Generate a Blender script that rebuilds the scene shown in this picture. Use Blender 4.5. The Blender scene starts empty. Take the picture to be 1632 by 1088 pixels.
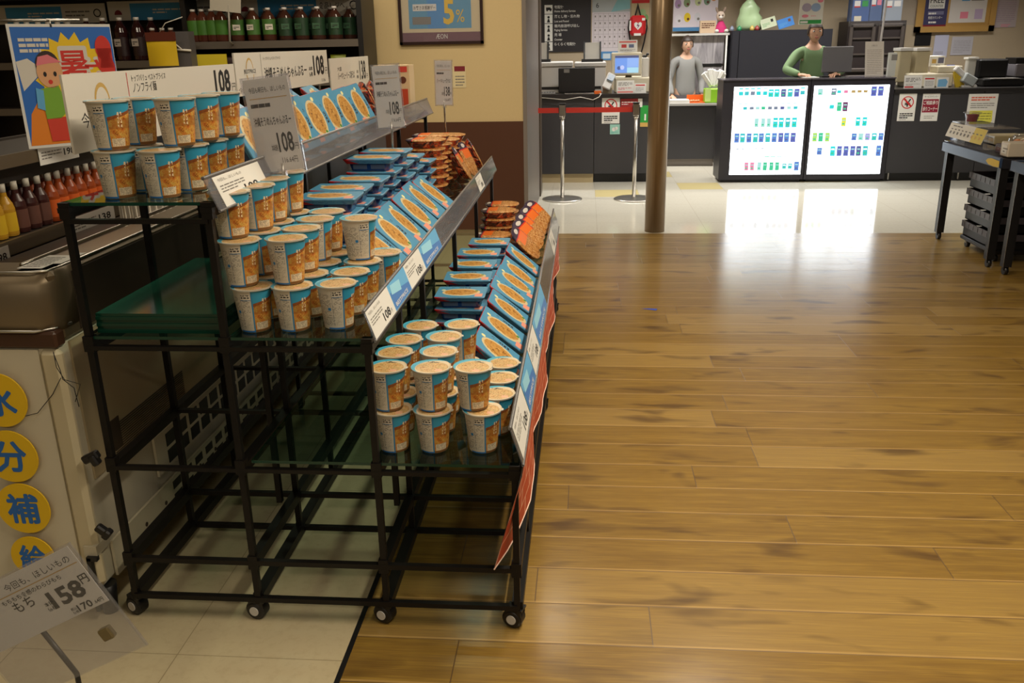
import bpy, math, random
from mathutils import Vector, Matrix
rnd = random.Random(7)
S = bpy.context.scene
COL = S.collection
PI = math.pi

# ------------------------------------------------------------------ camera
EYE = 1.5
CAMROT = Matrix(((0.99660118, -0.00869635, 0.08191746),
                 (0.08033476, 0.32268921, -0.9430896),
                 (-0.01823245, 0.94646503, 0.32229107)))
FPX = 1397.0
cam = bpy.data.cameras.new('camera')
cam.sensor_width = 36.0
cam.lens = FPX / 1632.0 * 36.0
cam.clip_start = 0.02
cam_o = bpy.data.objects.new('camera', cam)
cam_o.matrix_world = Matrix.Translation((0, 0, EYE)) @ CAMROT.to_4x4()
COL.objects.link(cam_o)
S.camera = cam_o

# ------------------------------------------------------------------ colour management, world, room lamps
S.view_settings.view_transform = 'Standard'
S.view_settings.look = 'None'
S.view_settings.gamma = 1.0
S.view_settings.use_curve_mapping = False
S.view_settings.exposure = 0.0
W = bpy.data.worlds.new('world')
S.world = W
W.use_nodes = True
W.node_tree.nodes['Background'].inputs[0].default_value = (1.0, 0.90, 0.76, 1)
W.node_tree.nodes['Background'].inputs[1].default_value = 0.06

def area(name, loc, sx, sy, power, col, rot=(0, 0, 0), spread=170):
    l = bpy.data.lights.new(name, 'AREA')
    l.spread = math.radians(spread)      # narrower spread keeps the counter lamps' reflections off the floor
    l.shape = 'RECTANGLE'
    l.size, l.size_y, l.energy, l.color = sx, sy, power, col
    o = bpy.data.objects.new(name, l)
    o.location, o.rotation_euler = loc, rot
    COL.objects.link(o)
    return o
WARM = (1.0, 0.87, 0.67)
COOL = (1.0, 0.96, 0.90)
# ceiling tubes, with fill lamps at the same height under the ceiling
area('tube_lamp_aisle', (0.75, 2.6, 2.95), 0.16, 4.6, 124, WARM)
area('tube_lamp_aisle', (3.4, 2.2, 2.95), 0.16, 5.2, 16, WARM)
area('tube_lamp_drinks', (-2.0, 5.0, 2.95), 2.6, 0.16, 34, WARM)
area('fill_lamp_wall', (-0.9, 6.0, 2.95), 1.6, 0.16, 21, WARM)  # added wall wash that brightens the cream wall
area('tube_lamp_freezer', (-1.9, 2.0, 2.95), 0.16, 4.0, 10, WARM)
area('fill_lamp_behind', (-0.2, -1.6, 2.95), 2.4, 0.16, 38, WARM)  # unseen fill behind the camera, placed to light the front faces
area('tube_lamp_counter', (1.2, 8.7, 2.95), 5.0, 0.2, 82, COOL, spread=112)
area('tube_lamp_counter', (2.0, 10.9, 2.95), 6.0, 0.2, 135, COOL, spread=120)

# ------------------------------------------------------------------ measuring helpers (photo pixel on a known plane of the room)
def ray(u, v):
    return Matrix(CAMROT) @ Vector(((u - 816.0) / FPX, -(v - 544.0) / FPX, -1.0))
def on_z(u, v, z):
    d = ray(u, v); t = (z - EYE) / d.z
    return Vector((d.x * t, d.y * t, z))
def on_y(u, v, y):
    d = ray(u, v); t = y / d.y
    return Vector((d.x * t, y, d.z * t + EYE))
def on_x(u, v, x):
    d = ray(u, v); t = x / d.x
    return Vector((x, d.y * t, d.z * t + EYE))

# ------------------------------------------------------------------ materials
MATS = {}
def mat(name, col=(0.8, 0.8, 0.8), rough=0.5, metal=0.0, emit=None, es=1.0, spec=0.5, coat=0.0):
    if name in MATS:
        return MATS[name]
    m = bpy.data.materials.new(name)
    m.use_nodes = True
    b = m.node_tree.nodes['Principled BSDF']
    b.inputs['Base Color'].default_value = (*col, 1)
    b.inputs['Roughness'].default_value = rough
    b.inputs['Metallic'].default_value = metal
    b.inputs['Specular IOR Level'].default_value = spec
    b.inputs['Coat Weight'].default_value = coat
    if emit:
        b.inputs['Emission Color'].default_value = (*emit, 1)
        b.inputs['Emission Strength'].default_value = es
    m.diffuse_color = (*col, 1)
    MATS[name] = m
    return m
def sheet(name, tint, fres=1.45, rough=0.03, body=0.0, bodycol=(0.8, 0.8, 0.8)):
    """clear sheet: tinted see-through + fresnel gloss (+ a little milky body)"""
    if name in MATS:
        return MATS[name]
    m = bpy.data.materials.new(name)
    m.use_nodes = True
    nt = m.node_tree
    nt.nodes.clear()
    out = nt.nodes.new('ShaderNodeOutputMaterial')
    tr = nt.nodes.new('ShaderNodeBsdfTransparent'); tr.inputs[0].default_value = (*tint, 1)
    gl = nt.nodes.new('ShaderNodeBsdfGlossy'); gl.inputs['Roughness'].default_value = rough
    fr = nt.nodes.new('ShaderNodeFresnel'); fr.inputs[0].default_value = fres
    mx = nt.nodes.new('ShaderNodeMixShader')
    base = tr.outputs[0]
    if body > 0:
        df = nt.nodes.new('ShaderNodeBsdfDiffuse'); df.inputs[0].default_value = (*bodycol, 1)
        m2 = nt.nodes.new('ShaderNodeMixShader'); m2.inputs[0].default_value = body
        nt.links.new(tr.outputs[0], m2.inputs[1]); nt.links.new(df.outputs[0], m2.inputs[2])
        base = m2.outputs[0]
    ge = nt.nodes.new('ShaderNodeNewGeometry'); sb = nt.nodes.new('ShaderNodeMath'); sb.operation = 'SUBTRACT'; sb.inputs[0].default_value = 1.0
    nt.links.new(ge.outputs['Backfacing'], sb.inputs[1])
    ml = nt.nodes.new('ShaderNodeMath'); ml.operation = 'MULTIPLY'
    nt.links.new(fr.outputs[0], ml.inputs[0]); nt.links.new(sb.outputs[0], ml.inputs[1])
    nt.links.new(ml.outputs[0], mx.inputs[0]); nt.links.new(base, mx.inputs[1]); nt.links.new(gl.outputs[0], mx.inputs[2])
    nt.links.new(mx.outputs[0], out.inputs[0])
    MATS[name] = m
    return m

class X:
    """a value socket with arithmetic, for node expressions"""
    def __init__(s, nt, sock): s.nt, s.s = nt, sock
    def op(s, o, *a):
        n = s.nt.nodes.new('ShaderNodeMath'); n.operation = o
        for i, v in enumerate((s,) + a):
            if isinstance(v, X): s.nt.links.new(v.s, n.inputs[i])
            else: n.inputs[i].default_value = v
        return X(s.nt, n.outputs[0])
    def __add__(s, b): return s.op('ADD', b)
    def __sub__(s, b): return s.op('SUBTRACT', b)
    def __mul__(s, b): return s.op('MULTIPLY', b)
    def __truediv__(s, b): return s.op('DIVIDE', b)
    def gt(s, b): return s.op('GREATER_THAN', b)
    def lt(s, b): return s.op('LESS_THAN', b)
    def mx(s, b): return s.op('MAXIMUM', b)
    def mn(s, b): return s.op('MINIMUM', b)
    def inv(s): return s.op('SUBTRACT', 0.0).op('MULTIPLY', -1.0).op('ADD', 1.0)
    def frac(s): return s.op('FRACT')
    def floor(s): return s.op('FLOOR')
    def sq(s): return s.op('MULTIPLY', s)
    def box(s, a, b): return s.gt(a) * s.lt(b)
class NM:
    """node material builder"""
    def __init__(s, name, rough=0.5, spec=0.5, metal=0.0):
        s.m = bpy.data.materials.new(name); s.m.use_nodes = True
        s.nt = s.m.node_tree; s.b = s.nt.nodes['Principled BSDF']
        s.b.inputs['Roughness'].default_value = rough
        s.b.inputs['Specular IOR Level'].default_value = spec
        s.b.inputs['Metallic'].default_value = metal
        s.tc = s.nt.nodes.new('ShaderNodeTexCoord')
        MATS[name] = s.m
    def xyz(s, kind='Object'):
        n = s.nt.nodes.new('ShaderNodeSeparateXYZ'); s.nt.links.new(s.tc.outputs[kind], n.inputs[0])
        return [X(s.nt, o) for o in n.outputs]
    def vec(s, x, y, z=0.0):
        n = s.nt.nodes.new('ShaderNodeCombineXYZ')
        for i, v in enumerate((x, y, z)):
            if isinstance(v, X): s.nt.links.new(v.s, n.inputs[i])
            else: n.inputs[i].default_value = v
        return n.outputs[0]
    def noise(s, vec, scale=5.0, detail=3.0, rough=0.55, dist=0.0):
        n = s.nt.nodes.new('ShaderNodeTexNoise')
        n.inputs['Scale'].default_value = scale; n.inputs['Detail'].default_value = detail
        n.inputs['Roughness'].default_value = rough; n.inputs['Distortion'].default_value = dist
        s.nt.links.new(vec, n.inputs['Vector'])
        return X(s.nt, n.outputs[0])
    def white(s, vec):
        n = s.nt.nodes.new('ShaderNodeTexWhiteNoise'); n.noise_dimensions = '3D'
        s.nt.links.new(vec, n.inputs['Vector'])
        return X(s.nt, n.outputs['Value'])
    def ramp(s, fac, stops):
        n = s.nt.nodes.new('ShaderNodeValToRGB')
        e = n.color_ramp.elements
        e[0].position, e[0].color = stops[0][0], (*stops[0][1], 1)
        e[1].position, e[1].color = stops[-1][0], (*stops[-1][1], 1)
        for p, c in stops[1:-1]:
            k = e.new(p); k.color = (*c, 1)
        s.nt.links.new(fac.s, n.inputs[0])
        return n.outputs[0]
    def mix(s, fac, a, b, blend='MIX'):
        n = s.nt.nodes.new('ShaderNodeMix'); n.data_type = 'RGBA'; n.blend_type = blend
        if isinstance(fac, X): s.nt.links.new(fac.s, n.inputs[0])
        else: n.inputs[0].default_value = fac
        for v, i in ((a, 6), (b, 7)):
            if isinstance(v, tuple): n.inputs[i].default_value = (*v, 1)
            else: s.nt.links.new(v, n.inputs[i])
        return n.outputs[2]
    def out(s, col, rough=None, bump=None, bs=0.2, bd=0.01):
        s.nt.links.new(col, s.b.inputs['Base Color'])
        if isinstance(rough, X): s.nt.links.new(rough.s, s.b.inputs['Roughness'])
        if bump is not None:
            n = s.nt.nodes.new('ShaderNodeBump'); n.inputs['Strength'].default_value = bs; n.inputs['Distance'].default_value = bd
            s.nt.links.new(bump.s, n.inputs['Height']); s.nt.links.new(n.outputs[0], s.b.inputs['Normal'])
        return s.m

# ------------------------------------------------------------------ mesh builder
_TXT = {}
def text_geo(s, bold):
    k = (s, bold)
    if k in _TXT: return _TXT[k]
    cu = bpy.data.curves.new('lettering', 'FONT')
    cu.body = s; cu.size = 1.0; cu.resolution_u = 2; cu.offset = bold
    o = bpy.data.objects.new('lettering', cu); COL.objects.link(o)
    dg = bpy.context.evaluated_depsgraph_get(); dg.update()
    me = bpy.data.meshes.new_from_object(o.evaluated_get(dg))
    vs = [v.co.copy() for v in me.vertices]; fs = [tuple(p.vertices) for p in me.polygons]
    bpy.data.objects.remove(o); bpy.data.meshes.remove(me); bpy.data.curves.remove(cu)
    if vs:
        x0 = min(v.x for v in vs); x1 = max(v.x for v in vs); y0 = min(v.y for v in vs); y1 = max(v.y for v in vs)
    else: x0 = x1 = y0 = y1 = 0
    _TXT[k] = (vs, fs, (x0, x1, y0, y1))
    return _TXT[k]

class MB:
    def __init__(s):
        s.v, s.f, s.mi, s.sm, s.uv, s.ml = [], [], [], [], [], []
        s.T = Matrix.Identity(4)
    def _m(s, m):
        if m not in s.ml: s.ml.append(m)
        return s.ml.index(m)
    def add(s, vs, fs, m, smooth=False, uvs=None):
        b = len(s.v); k = s._m(m)
        s.v += [s.T @ Vector(p) for p in vs]
        for i, f in enumerate(fs):
            s.f.append(tuple(b + j for j in f)); s.mi.append(k)
            s.sm.append(smooth[i] if isinstance(smooth, list) else smooth)
            s.uv.append([uvs[j] for j in f] if uvs else None)
        return s
    def box(s, c, d, m, R=None, bev=0.0):
        x, y, z = d[0] / 2, d[1] / 2, d[2] / 2
        if bev > 0:
            b = min(bev, x * .9, y * .9, z * .9)
            vs = []; idx = {}
            for sx in (-1, 1):
                for sy in (-1, 1):
                    for sz in (-1, 1):
                        for a in range(3):
                            p = [sx * (x - b), sy * (y - b), sz * (z - b)]
                            p[a] = (sx * x, sy * y, sz * z)[a]
                            idx[(sx, sy, sz, a)] = len(vs); vs.append(p)
            fs = []
            for a in range(3):
                o = [i for i in range(3) if i != a]
                for sg in (-1, 1):
                    q = []
                    for (p, r) in ((-1, -1), (1, -1), (1, 1), (-1, 1)):
                        t = [0, 0, 0]; t[a] = sg; t[o[0]] = p; t[o[1]] = r
                        q.append(idx[(*t, a)])
                    fs.append(q)
            for a in range(3):
                o = [i for i in range(3) if i != a]
                for p in (-1, 1):
                    for r in (-1, 1):
                        t0 = [0, 0, 0]; t0[o[0]] = p; t0[o[1]] = r; t1 = t0[:]
                        t0[a] = -1; t1[a] = 1
                        fs.append([idx[(*t0, o[0])], idx[(*t1, o[0])], idx[(*t1, o[1])], idx[(*t0, o[1])]])
            for sx in (-1, 1):
                for sy in (-1, 1):
                    for sz in (-1, 1):
                        fs.append([idx[(sx, sy, sz, a)] for a in range(3)])
            cen = Vector((0, 0, 0)); g = []
            for f in fs:
                P = [Vector(vs[i]) for i in f]; n = (P[1] - P[0]).cross(P[2] - P[0]); mid = sum(P, Vector()) / len(P)
                g.append(f if n.dot(mid) > 0 else f[::-1])
            fs = g
        else:
            vs = [(-x, -y, -z), (x, -y, -z), (x, y, -z), (-x, y, -z), (-x, -y, z), (x, -y, z), (x, y, z), (-x, y, z)]
            fs = [(0, 3, 2, 1), (4, 5, 6, 7), (0, 1, 5, 4), (1, 2, 6, 5), (2, 3, 7, 6), (3, 0, 4, 7)]
        c = Vector(c)
        vs = [((R @ Vector(p)) if R else Vector(p)) + c for p in vs]
        return s.add(vs, fs, m)
    def bb(s, a, b, m, bev=0.0):
        return s.box([(a[i] + b[i]) / 2 for i in range(3)], [abs(b[i] - a[i]) for i in range(3)], m, None, bev)
    def quad(s, pts, m, uv=True):
        return s.add(pts, [tuple(range(len(pts)))], m, False, [(0, 0), (1, 0), (1, 1), (0, 1)] if uv and len(pts) == 4 else None)
    def bar(s, a, b, w, h, m, up=(0, 0, 1)):
        a, b = Vector(a), Vector(b); d = b - a; L = d.length; d.normalize()
        u = Vector(up)
        if abs(d.dot(u)) > .98: u = Vector((0, 1, 0))
        r = d.cross(u).normalized(); u = r.cross(d)
        R = Matrix((r, d, u)).transposed()
        return s.box((a + b) / 2, (w, L, h), m, R)
    def cyl(s, a, b, r, m, n=14, r2=None, cap=True, smooth=True):
        a, b = Vector(a), Vector(b); d = (b - a).normalized()
        r2 = r if r2 is None else r2
        p = d.orthogonal().normalized(); q = d.cross(p)
        vs = []
        for c, rr in ((a, r), (b, r2)):
            for i in range(n):
                t = 2 * PI * i / n
                vs.append(c + (p * math.cos(t) + q * math.sin(t)) * rr)
        fs = [(i, (i + 1) % n, n + (i + 1) % n, n + i) for i in range(n)]; sm = [smooth] * n
        if cap:
            fs += [tuple(range(n))[::-1], tuple(range(n, 2 * n))]; sm += [False, False]
        return s.add(vs, fs, m, sm)
    def lathe(s, prof, m, n=24, c=(0, 0, 0), smooth=True, mats=None, uv=False, sx=1, sy=1):
        """prof: list of (r, z); mats: one material per band"""
        c = Vector(c); k = len(prof)
        z0 = min(p[1] for p in prof); z1 = max(p[1] for p in prof)
        for j in range(k - 1):
            vs, uvs = [], []
            for (r, z) in (prof[j], prof[j + 1]):
                for i in range(n + 1):
                    t = 2 * PI * i / n
                    vs.append(c + Vector((r * sx * math.cos(t), r * sy * math.sin(t), z))); uvs.append((i / n, (z - z0) / max(1e-6, z1 - z0)))
            fs = [(i, i + 1, n + 2 + i, n + 1 + i) for i in range(n)]
            s.add(vs, fs, mats[j] if mats else m, smooth, uvs if uv else None)
        return s
    def tube(s, pts, r, m, n=8, smooth=True, cap=True):
        pts = [Vector(p) for p in pts]; vs = []; k = len(pts)
        pp = None
        for i, p in enumerate(pts):
            d = (pts[min(i + 1, k - 1)] - pts[max(i - 1, 0)]).normalized()
            if pp is None: pp = d.orthogonal().normalized()
            pp = (pp - d * pp.dot(d)).normalized(); q = d.cross(pp)
            rr = r[i] if isinstance(r, (list, tuple)) else r
            for j in range(n):
                t = 2 * PI * j / n
                vs.append(p + (pp * math.cos(t) + q * math.sin(t)) * rr)
        fs = []
        for i in range(k - 1):
            for j in range(n):
                fs.append((i * n + j, i * n + (j + 1) % n, (i + 1) * n + (j + 1) % n, (i + 1) * n + j))
        if cap:
            fs += [tuple(range(n))[::-1], tuple(range((k - 1) * n, k * n))]
        return s.add(vs, fs, m, smooth)
    def prism(s, pts2, z0, z1, m, mtop=None, M=None):
        """extrude a 2-D outline (x, y) from z0 to z1"""
        n = len(pts2); M = M or Matrix.Identity(4)
        lo = [M @ Vector((x, y, z0)) for x, y in pts2]; hi = [M @ Vector((x, y, z1)) for x, y in pts2]
        s.add(lo + hi, [tuple(range(n))[::-1]] + [(i, (i + 1) % n, n + (i + 1) % n, n + i) for i in range(n)], m)
        s.add(hi, [tuple(range(n))], mtop or m)
        return s
    def sphere(s, c, r, m, n=14, k=9, R=None):
        r = r if isinstance(r, (list, tuple)) else (r, r, r)
        vs, fs = [], []
        for j in range(k + 1):
            a = PI * j / k
            for i in range(n):
                t = 2 * PI * i / n
                p = Vector((r[0] * math.sin(a) * math.cos(t), r[1] * math.sin(a) * math.sin(t), r[2] * math.cos(a)))
                vs.append((R @ p if R else p) + Vector(c))
        for j in range(k):
            for i in range(n):
                fs.append((j * n + i, (j + 1) * n + i, (j + 1) * n + (i + 1) % n, j * n + (i + 1) % n))
        return s.add(vs, fs, m, True)
    def text(s, t, x, y, size, m, z=0.0, bold=0.0, sx=1.0, align='l', fitw=None, rot=0.0, fith=None):
        heavy = bold > .012 and any(ord(q) > 0x2fff for q in t)      # dense characters: thicken by overprinting
        vs, fs, (x0, x1, y0, y1) = text_geo(t, 0.0 if heavy else bold)
        if not vs: return s
        w = (x1 - x0) * size * sx
        if fitw: sx *= fitw / max(w, 1e-6); w = fitw
        sy = size if not fith else fith / max(1e-6, y1 - y0)
        ox = {'l': 0, 'c': -w / 2, 'r': -w}[align]
        ca, sa = math.cos(rot), math.sin(rot)
        sh = [(0, 0)]
        if heavy: sh += [(math.cos(i * PI / 4) * bold * .8, math.sin(i * PI / 4) * bold * .8) for i in range(8)]
        for si, (dx, dy) in enumerate(sh):
            out = []
            for p in vs:
                a, b = (p.x - x0 + dx) * size * sx + ox, (p.y - y0 + dy) * sy
                out.append((x + a * ca - b * sa, y + a * sa + b * ca, z + si * 4e-5))
            s.add(out, fs, m)
        return s
    def rect(s, x, y, w, h, m, z=0.0):
        return s.add([(x, y, z), (x + w, y, z), (x + w, y + h, z), (x, y + h, z)], [(0, 1, 2, 3)], m, False, [(0, 0), (1, 0), (1, 1), (0, 1)])
    def poly(s, pts, m, z=0.0):
        return s.add([(x, y, z) for x, y in pts], [tuple(range(len(pts)))], m)
    def disc(s, x, y, r, m, z=0.0, n=28, ry=None):
        return s.poly([(x + r * math.cos(2 * PI * i / n), y + (ry or r) * math.sin(2 * PI * i / n)) for i in range(n)], m, z)
    def ring(s, x, y, r, w, m, z=0.0, n=30):
        vs = []
        for rr in (r, r - w):
            vs += [(x + rr * math.cos(2 * PI * i / n), y + rr * math.sin(2 * PI * i / n), z) for i in range(n)]
        return s.add(vs, [(i, (i + 1) % n, n + (i + 1) % n, n + i) for i in range(n)], m)
    def lines(s, x, y, w, h, n, m, z=0.0, frac=0.45, seed=1, gap=0.03, brk=0.0):
        """rows of small print as thin dashes"""
        r = random.Random(seed); st = h / n
        for i in range(n):
            yy = y + h - (i + 1) * st; xx = x; e = x + w * (1 if i < n - 1 else r.uniform(.4, .9))
            while xx < e:
                L = min(r.uniform(.08, .3) * w, e - xx)
                s.rect(xx, yy, L, st * frac, m, z); xx += L + gap * w
        return s
    def mesh(s, name):
        me = bpy.data.meshes.new(name)
        me.from_pydata([tuple(p) for p in s.v], [], s.f)
        for m in s.ml: me.materials.append(m)
        me.polygons.foreach_set('material_index', s.mi)
        me.polygons.foreach_set('use_smooth', s.sm)
        if any(s.uv):
            L = me.uv_layers.new(name='UVMap'); d = L.data; i = 0
            for f, u in zip(s.f, s.uv):
                for k in range(len(f)):
                    if u: d[i].uv = u[k]
                    i += 1
        me.update()
        return me
    def build(s, name, parent=None, M=None):
        o = bpy.data.objects.new(name, s.mesh(name))
        COL.objects.link(o)
        if parent: o.parent = parent
        if M is not None: o.matrix_basis = M
        return o

def tag(o, label=None, cat=None, group=None, kind=None):
    if label: o['label'] = label
    if cat: o['category'] = cat
    if group: o['group'] = group
    if kind: o['kind'] = kind
    return o
def thing(name, label, cat, loc=(0, 0, 0), rz=0.0, group=None, M=None):
    o = bpy.data.objects.new(name, None)
    o.empty_display_size = .05
    COL.objects.link(o)
    if M is not None: o.matrix_basis = M
    else:
        o.location = loc; o.rotation_euler = (0, 0, rz)
    return tag(o, label, cat, group)
def struct(o): o['kind'] = 'structure'; return o
def dup(src, M, label=None, group=None):
    r = src.copy(); COL.objects.link(r); r.matrix_basis = M
    if label: r['label'] = label
    if group: r['group'] = group
    for ch in list(src.children):
        c = ch.copy(); COL.objects.link(c); c.parent = r; c.matrix_basis = ch.matrix_basis.copy()
        for g in list(ch.children):
            d = g.copy(); COL.objects.link(d); d.parent = c; d.matrix_basis = g.matrix_basis.copy()
    return r
def frame(pos, right, up):
    """matrix whose local x runs along right, y along up, z = facing normal"""
    r = Vector(right).normalized(); u = Vector(up); n = r.cross(u).normalized(); u = n.cross(r)
    M = Matrix((r, u, n)).transposed().to_4x4(); M.translation = Vector(pos)
    return M
def TR(x, y, z, rz=0.0, rx=0.0, ry=0.0):
    return Matrix.Translation((x, y, z)) @ Matrix.Rotation(rz, 4, 'Z') @ Matrix.Rotation(ry, 4, 'Y') @ Matrix.Rotation(rx, 4, 'X')
def facing(c0, c1, y):
    """a board facing the aisle on the plane y: lower-left and upper-right photo corners -> matrix, width, height"""
    a, b = on_y(*c0, y), on_y(*c1, y)
    return frame(a, (1, 0, 0), (0, 0, 1)), b.x - a.x, b.z - a.z

# ------------------------------------------------------------------ palette
def c8(r, g, b):
    return tuple(((x / 255) / 12.92 if x / 255 <= .04045 else ((x / 255 + .055) / 1.055) ** 2.4) for x in (r, g, b))
def flat(name, r, g, b, rough=.55, **k): return mat(name, c8(r, g, b), rough, **k)
M_WHITE = flat('white_card', 214, 208, 196)
M_PAPER = flat('paper_white', 222, 220, 214, .7)
M_CREAM = flat('cream_plastic', 205, 196, 172, .45)
M_GREYW = flat('office_white', 206, 203, 198, .4)
M_INK = flat('ink_black', 28, 25, 24, .7)
M_INKG = flat('ink_grey', 120, 116, 110, .7)
M_RED = flat('print_red', 196, 30, 34)
M_BLACK = flat('black_plastic', 24, 23, 24, .4)
M_DARK = flat('charcoal_laminate', 52, 51, 54, .45)
M_RACK = flat('black_steel', 19, 16, 15, .42, spec=.3)
M_CHROME = mat('brushed_steel', c8(190, 186, 178), .28, 1.0)
M_ORANGE = flat('print_orange', 226, 104, 30)
M_YEL = flat('print_yellow', 232, 190, 24)
M_BLUE = flat('print_blue', 30, 110, 190)
M_SKY = flat('print_sky_blue', 96, 168, 214)
M_GREEN = flat('print_green', 40, 150, 70)
M_TEAL = flat('print_teal', 60, 150, 150)
M_GOLD = flat('print_gold', 196, 160, 84)
M_PINK = flat('print_pink', 224, 130, 150)
M_BROWN = flat('print_brown', 96, 50, 30)
M_MAROON = flat('print_maroon', 122, 26, 40)
M_CLEAR = sheet('clear_acrylic', (.93, .93, .95), 1.49, .04, .05)
M_FILM = sheet('clear_film', (.94, .95, .95), 1.45, .12, .12)
M_GLASS = sheet('green_glass', (.34, .46, .40), 1.5, .015, .05, c8(50, 84, 70))
M_GEDGE = flat('green_glass_edge', 14, 58, 44, .15)

# ------------------------------------------------------------------ floors
def wood_floor():
    k = NM('oak_planks', .3)
    x, y, z = k.xyz()
    row = ((y - 1.93) / .1745)
    ri = row.floor(); fy = row.frac()
    rv = k.white(k.vec(ri, 3.0, 1.0))
    col = (x + rv * 1.45) / 1.45
    ci = col.floor(); fx = col.frac()
    pv = k.white(k.vec(ri, ci, 7.0))
    pv2 = k.white(k.vec(ci, ri, 2.0))
    grain = k.noise(k.vec(x * 1.6 + pv * 40, y * 26, pv2 * 9), 1.6, 4, .6, .6)
    fine = k.noise(k.vec(x * 5, y * 190, pv * 9), 1.4, 3, .6)
    knot = k.noise(k.vec(x * 2.0 + pv2 * 21, y * 6.5, 2.0), 1.5, 2, .5, .5)
    base = k.ramp(grain, [(.2, c8(112, 86, 28)), (.42, c8(156, 124, 46)), (.6, c8(182, 148, 60)), (.82, c8(204, 172, 80))])
    base = k.mix((fine - .30) * 1.25, c8(112, 84, 42), base)
    base = k.mix(pv * .22, base, c8(146, 112, 44))
    base = k.mix(pv2.gt(.75) * .22, base, c8(188, 158, 98))
    kn = ((knot - .56) * 4.5).mx(0.0).mn(.72)
    base = k.mix(kn, base, c8(66, 42, 24))
    seam = fy.lt(.016).mx(fx.lt(.0022))
    base = k.mix(seam * .75, base, c8(70, 46, 22))
    edge = fy.box(.016, .06)
    base = k.mix(edge * .28, base, c8(214, 176, 112))
    rough = (grain * .10) + .145 + seam * .3
    wob = k.noise(k.vec(x * 2.2, y * 2.2, .5), 2.0, 2, .5)
    k.b.inputs['Specular IOR Level'].default_value = .5; k.b.inputs['Coat Weight'].default_value = .45; k.b.inputs['Coat Roughness'].default_value = .38
    return k.out(base, rough, fine * .18 + wob * 1.6 + seam * -.6, .10, .004)
def tile_floor(name, base_c, dark_c, size, rough, seam_c, yellow=False, fx0=0, fy0=0):
    k = NM(name, rough)
    x, y, z = k.xyz()
    tx = (x - fx0) / size; ty = (y - fy0) / size
    n = k.noise(k.vec(x, y, 0), 38, 4, .65); n2 = k.noise(k.vec(x, y, 3), 1.4, 3)
    base = k.mix(((n - .48) * 3).mx(0.0).mn(1.0), base_c, dark_c)
    base = k.mix(n2 * .3, base, dark_c)
    if yellow:
        w = k.white(k.vec(tx.floor(), ty.floor(), 5.0))
        base = k.mix(w.gt(.93) * .8, base, c8(206, 188, 122))
    sm = tx.frac().lt(.006).mx(ty.frac().lt(.006))
    base = k.mix(sm * .6, base, seam_c)
    return k.out(base, None, n2 * 1.0 + sm * -.4, .05, .003)
M_WOOD = wood_floor()
M_TILE = tile_floor('beige_tiles', c8(196, 182, 148), c8(182, 166, 132), .45, .32, c8(120, 104, 74), False, -.606, 1.83)
M_TILE2 = tile_floor('pale_tiles', c8(206, 201, 186), c8(194, 189, 174), .45, .09, c8(150, 144, 128), True, .1, 7.16)
YB = 7.16   # edge between the wooden floor and the pale tiles
m = MB(); m.bb((-.6, -3.2, -.05), (5.2, YB, 0), M_WOOD); struct(m.build('floor_wood'))
m = MB(); m.bb((-5.2, -3.2, -.05), (-.614, YB, 0), M_TILE); struct(m.build('floor_tile'))
m = MB(); m.bb((-5.2, YB, -.05), (7.2, 12.6, 0), M_TILE2); struct(m.build('floor_counter'))
m = MB(); m.bb((-.614, -3.2, -.05), (-.6, YB, .0015), M_BLACK); struct(m.build('trim_1'))

# ------------------------------------------------------------------ walls, column, ceiling
k = NM('cream_plaster', .8); x, y, z = k.xyz()
n = k.noise(k.vec(x, y, z), 60, 3)
M_WALL = k.out(k.mix(n * .4, c8(206, 184, 138), c8(194, 170, 124)), None, n, .12, .004)
M_WAIN = flat('brown_wainscot', 78, 44, 26, .5)
k = NM('back_plaster', .8); x, y, z = k.xyz()
n = k.noise(k.vec(x, y, z), 50, 3)
M_WALLB = k.out(k.mix(n * .4, c8(176, 160, 136), c8(164, 148, 124)))
m = MB()
m.bb((-5.2, 7.2, .905), (-.48, 9.3, 3.05), M_WALL)
m.bb((-5.2, 7.19, 0), (-.47, 9.31, .905), M_WAIN)
struct(m.build('wall_drinks'))
m = MB(); m.bb((-.5, 7.185, 0), (-.468, 9.32, 3.05), flat('grey_corner_guard', 122, 114, 108, .4))
m.bb((-.4695, 9.0, .0), (-.455, 9.325, 3.05), flat('dark_corner_guard', 74, 62, 50, .4))
struct(m.build('trim_2'))
m = MB(); m.bb((-5.2, 12.4, 0), (7.2, 12.6, 3.05), M_WALLB); struct(m.build('wall_back'))
m = MB(); m.bb((7.2, YB, 0), (7.3, 12.6, 3.05), M_WALLB); struct(m.build('wall_right'))
m = MB(); m.bb((-5.3, -3.2, 0), (-5.2, 12.6, 3.05), M_WALL); struct(m.build('wall_left'))
m = MB(); m.bb((-5.3, -3.2, 3.05), (7.3, 12.6, 3.1), flat('ceiling_white', 176, 166, 146, .9)); struct(m.build('ceiling'))

k = NM('bronze_steel', .32, metal=.45); x, y, z = k.xyz()
n = k.noise(k.vec(x * 60, y * 60, z * .8), 2, 3)
M_BRONZE = k.out(k.mix(n, c8(124, 102, 76), c8(156, 134, 104)), None)
m = MB(); m.cyl((.575, 7.26, 0), (.575, 7.26, 3.05), .082, M_BRONZE, 40)
tag(m.build('round_column'), 'round bronze metal column at the edge of the wooden floor', 'column')

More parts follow.
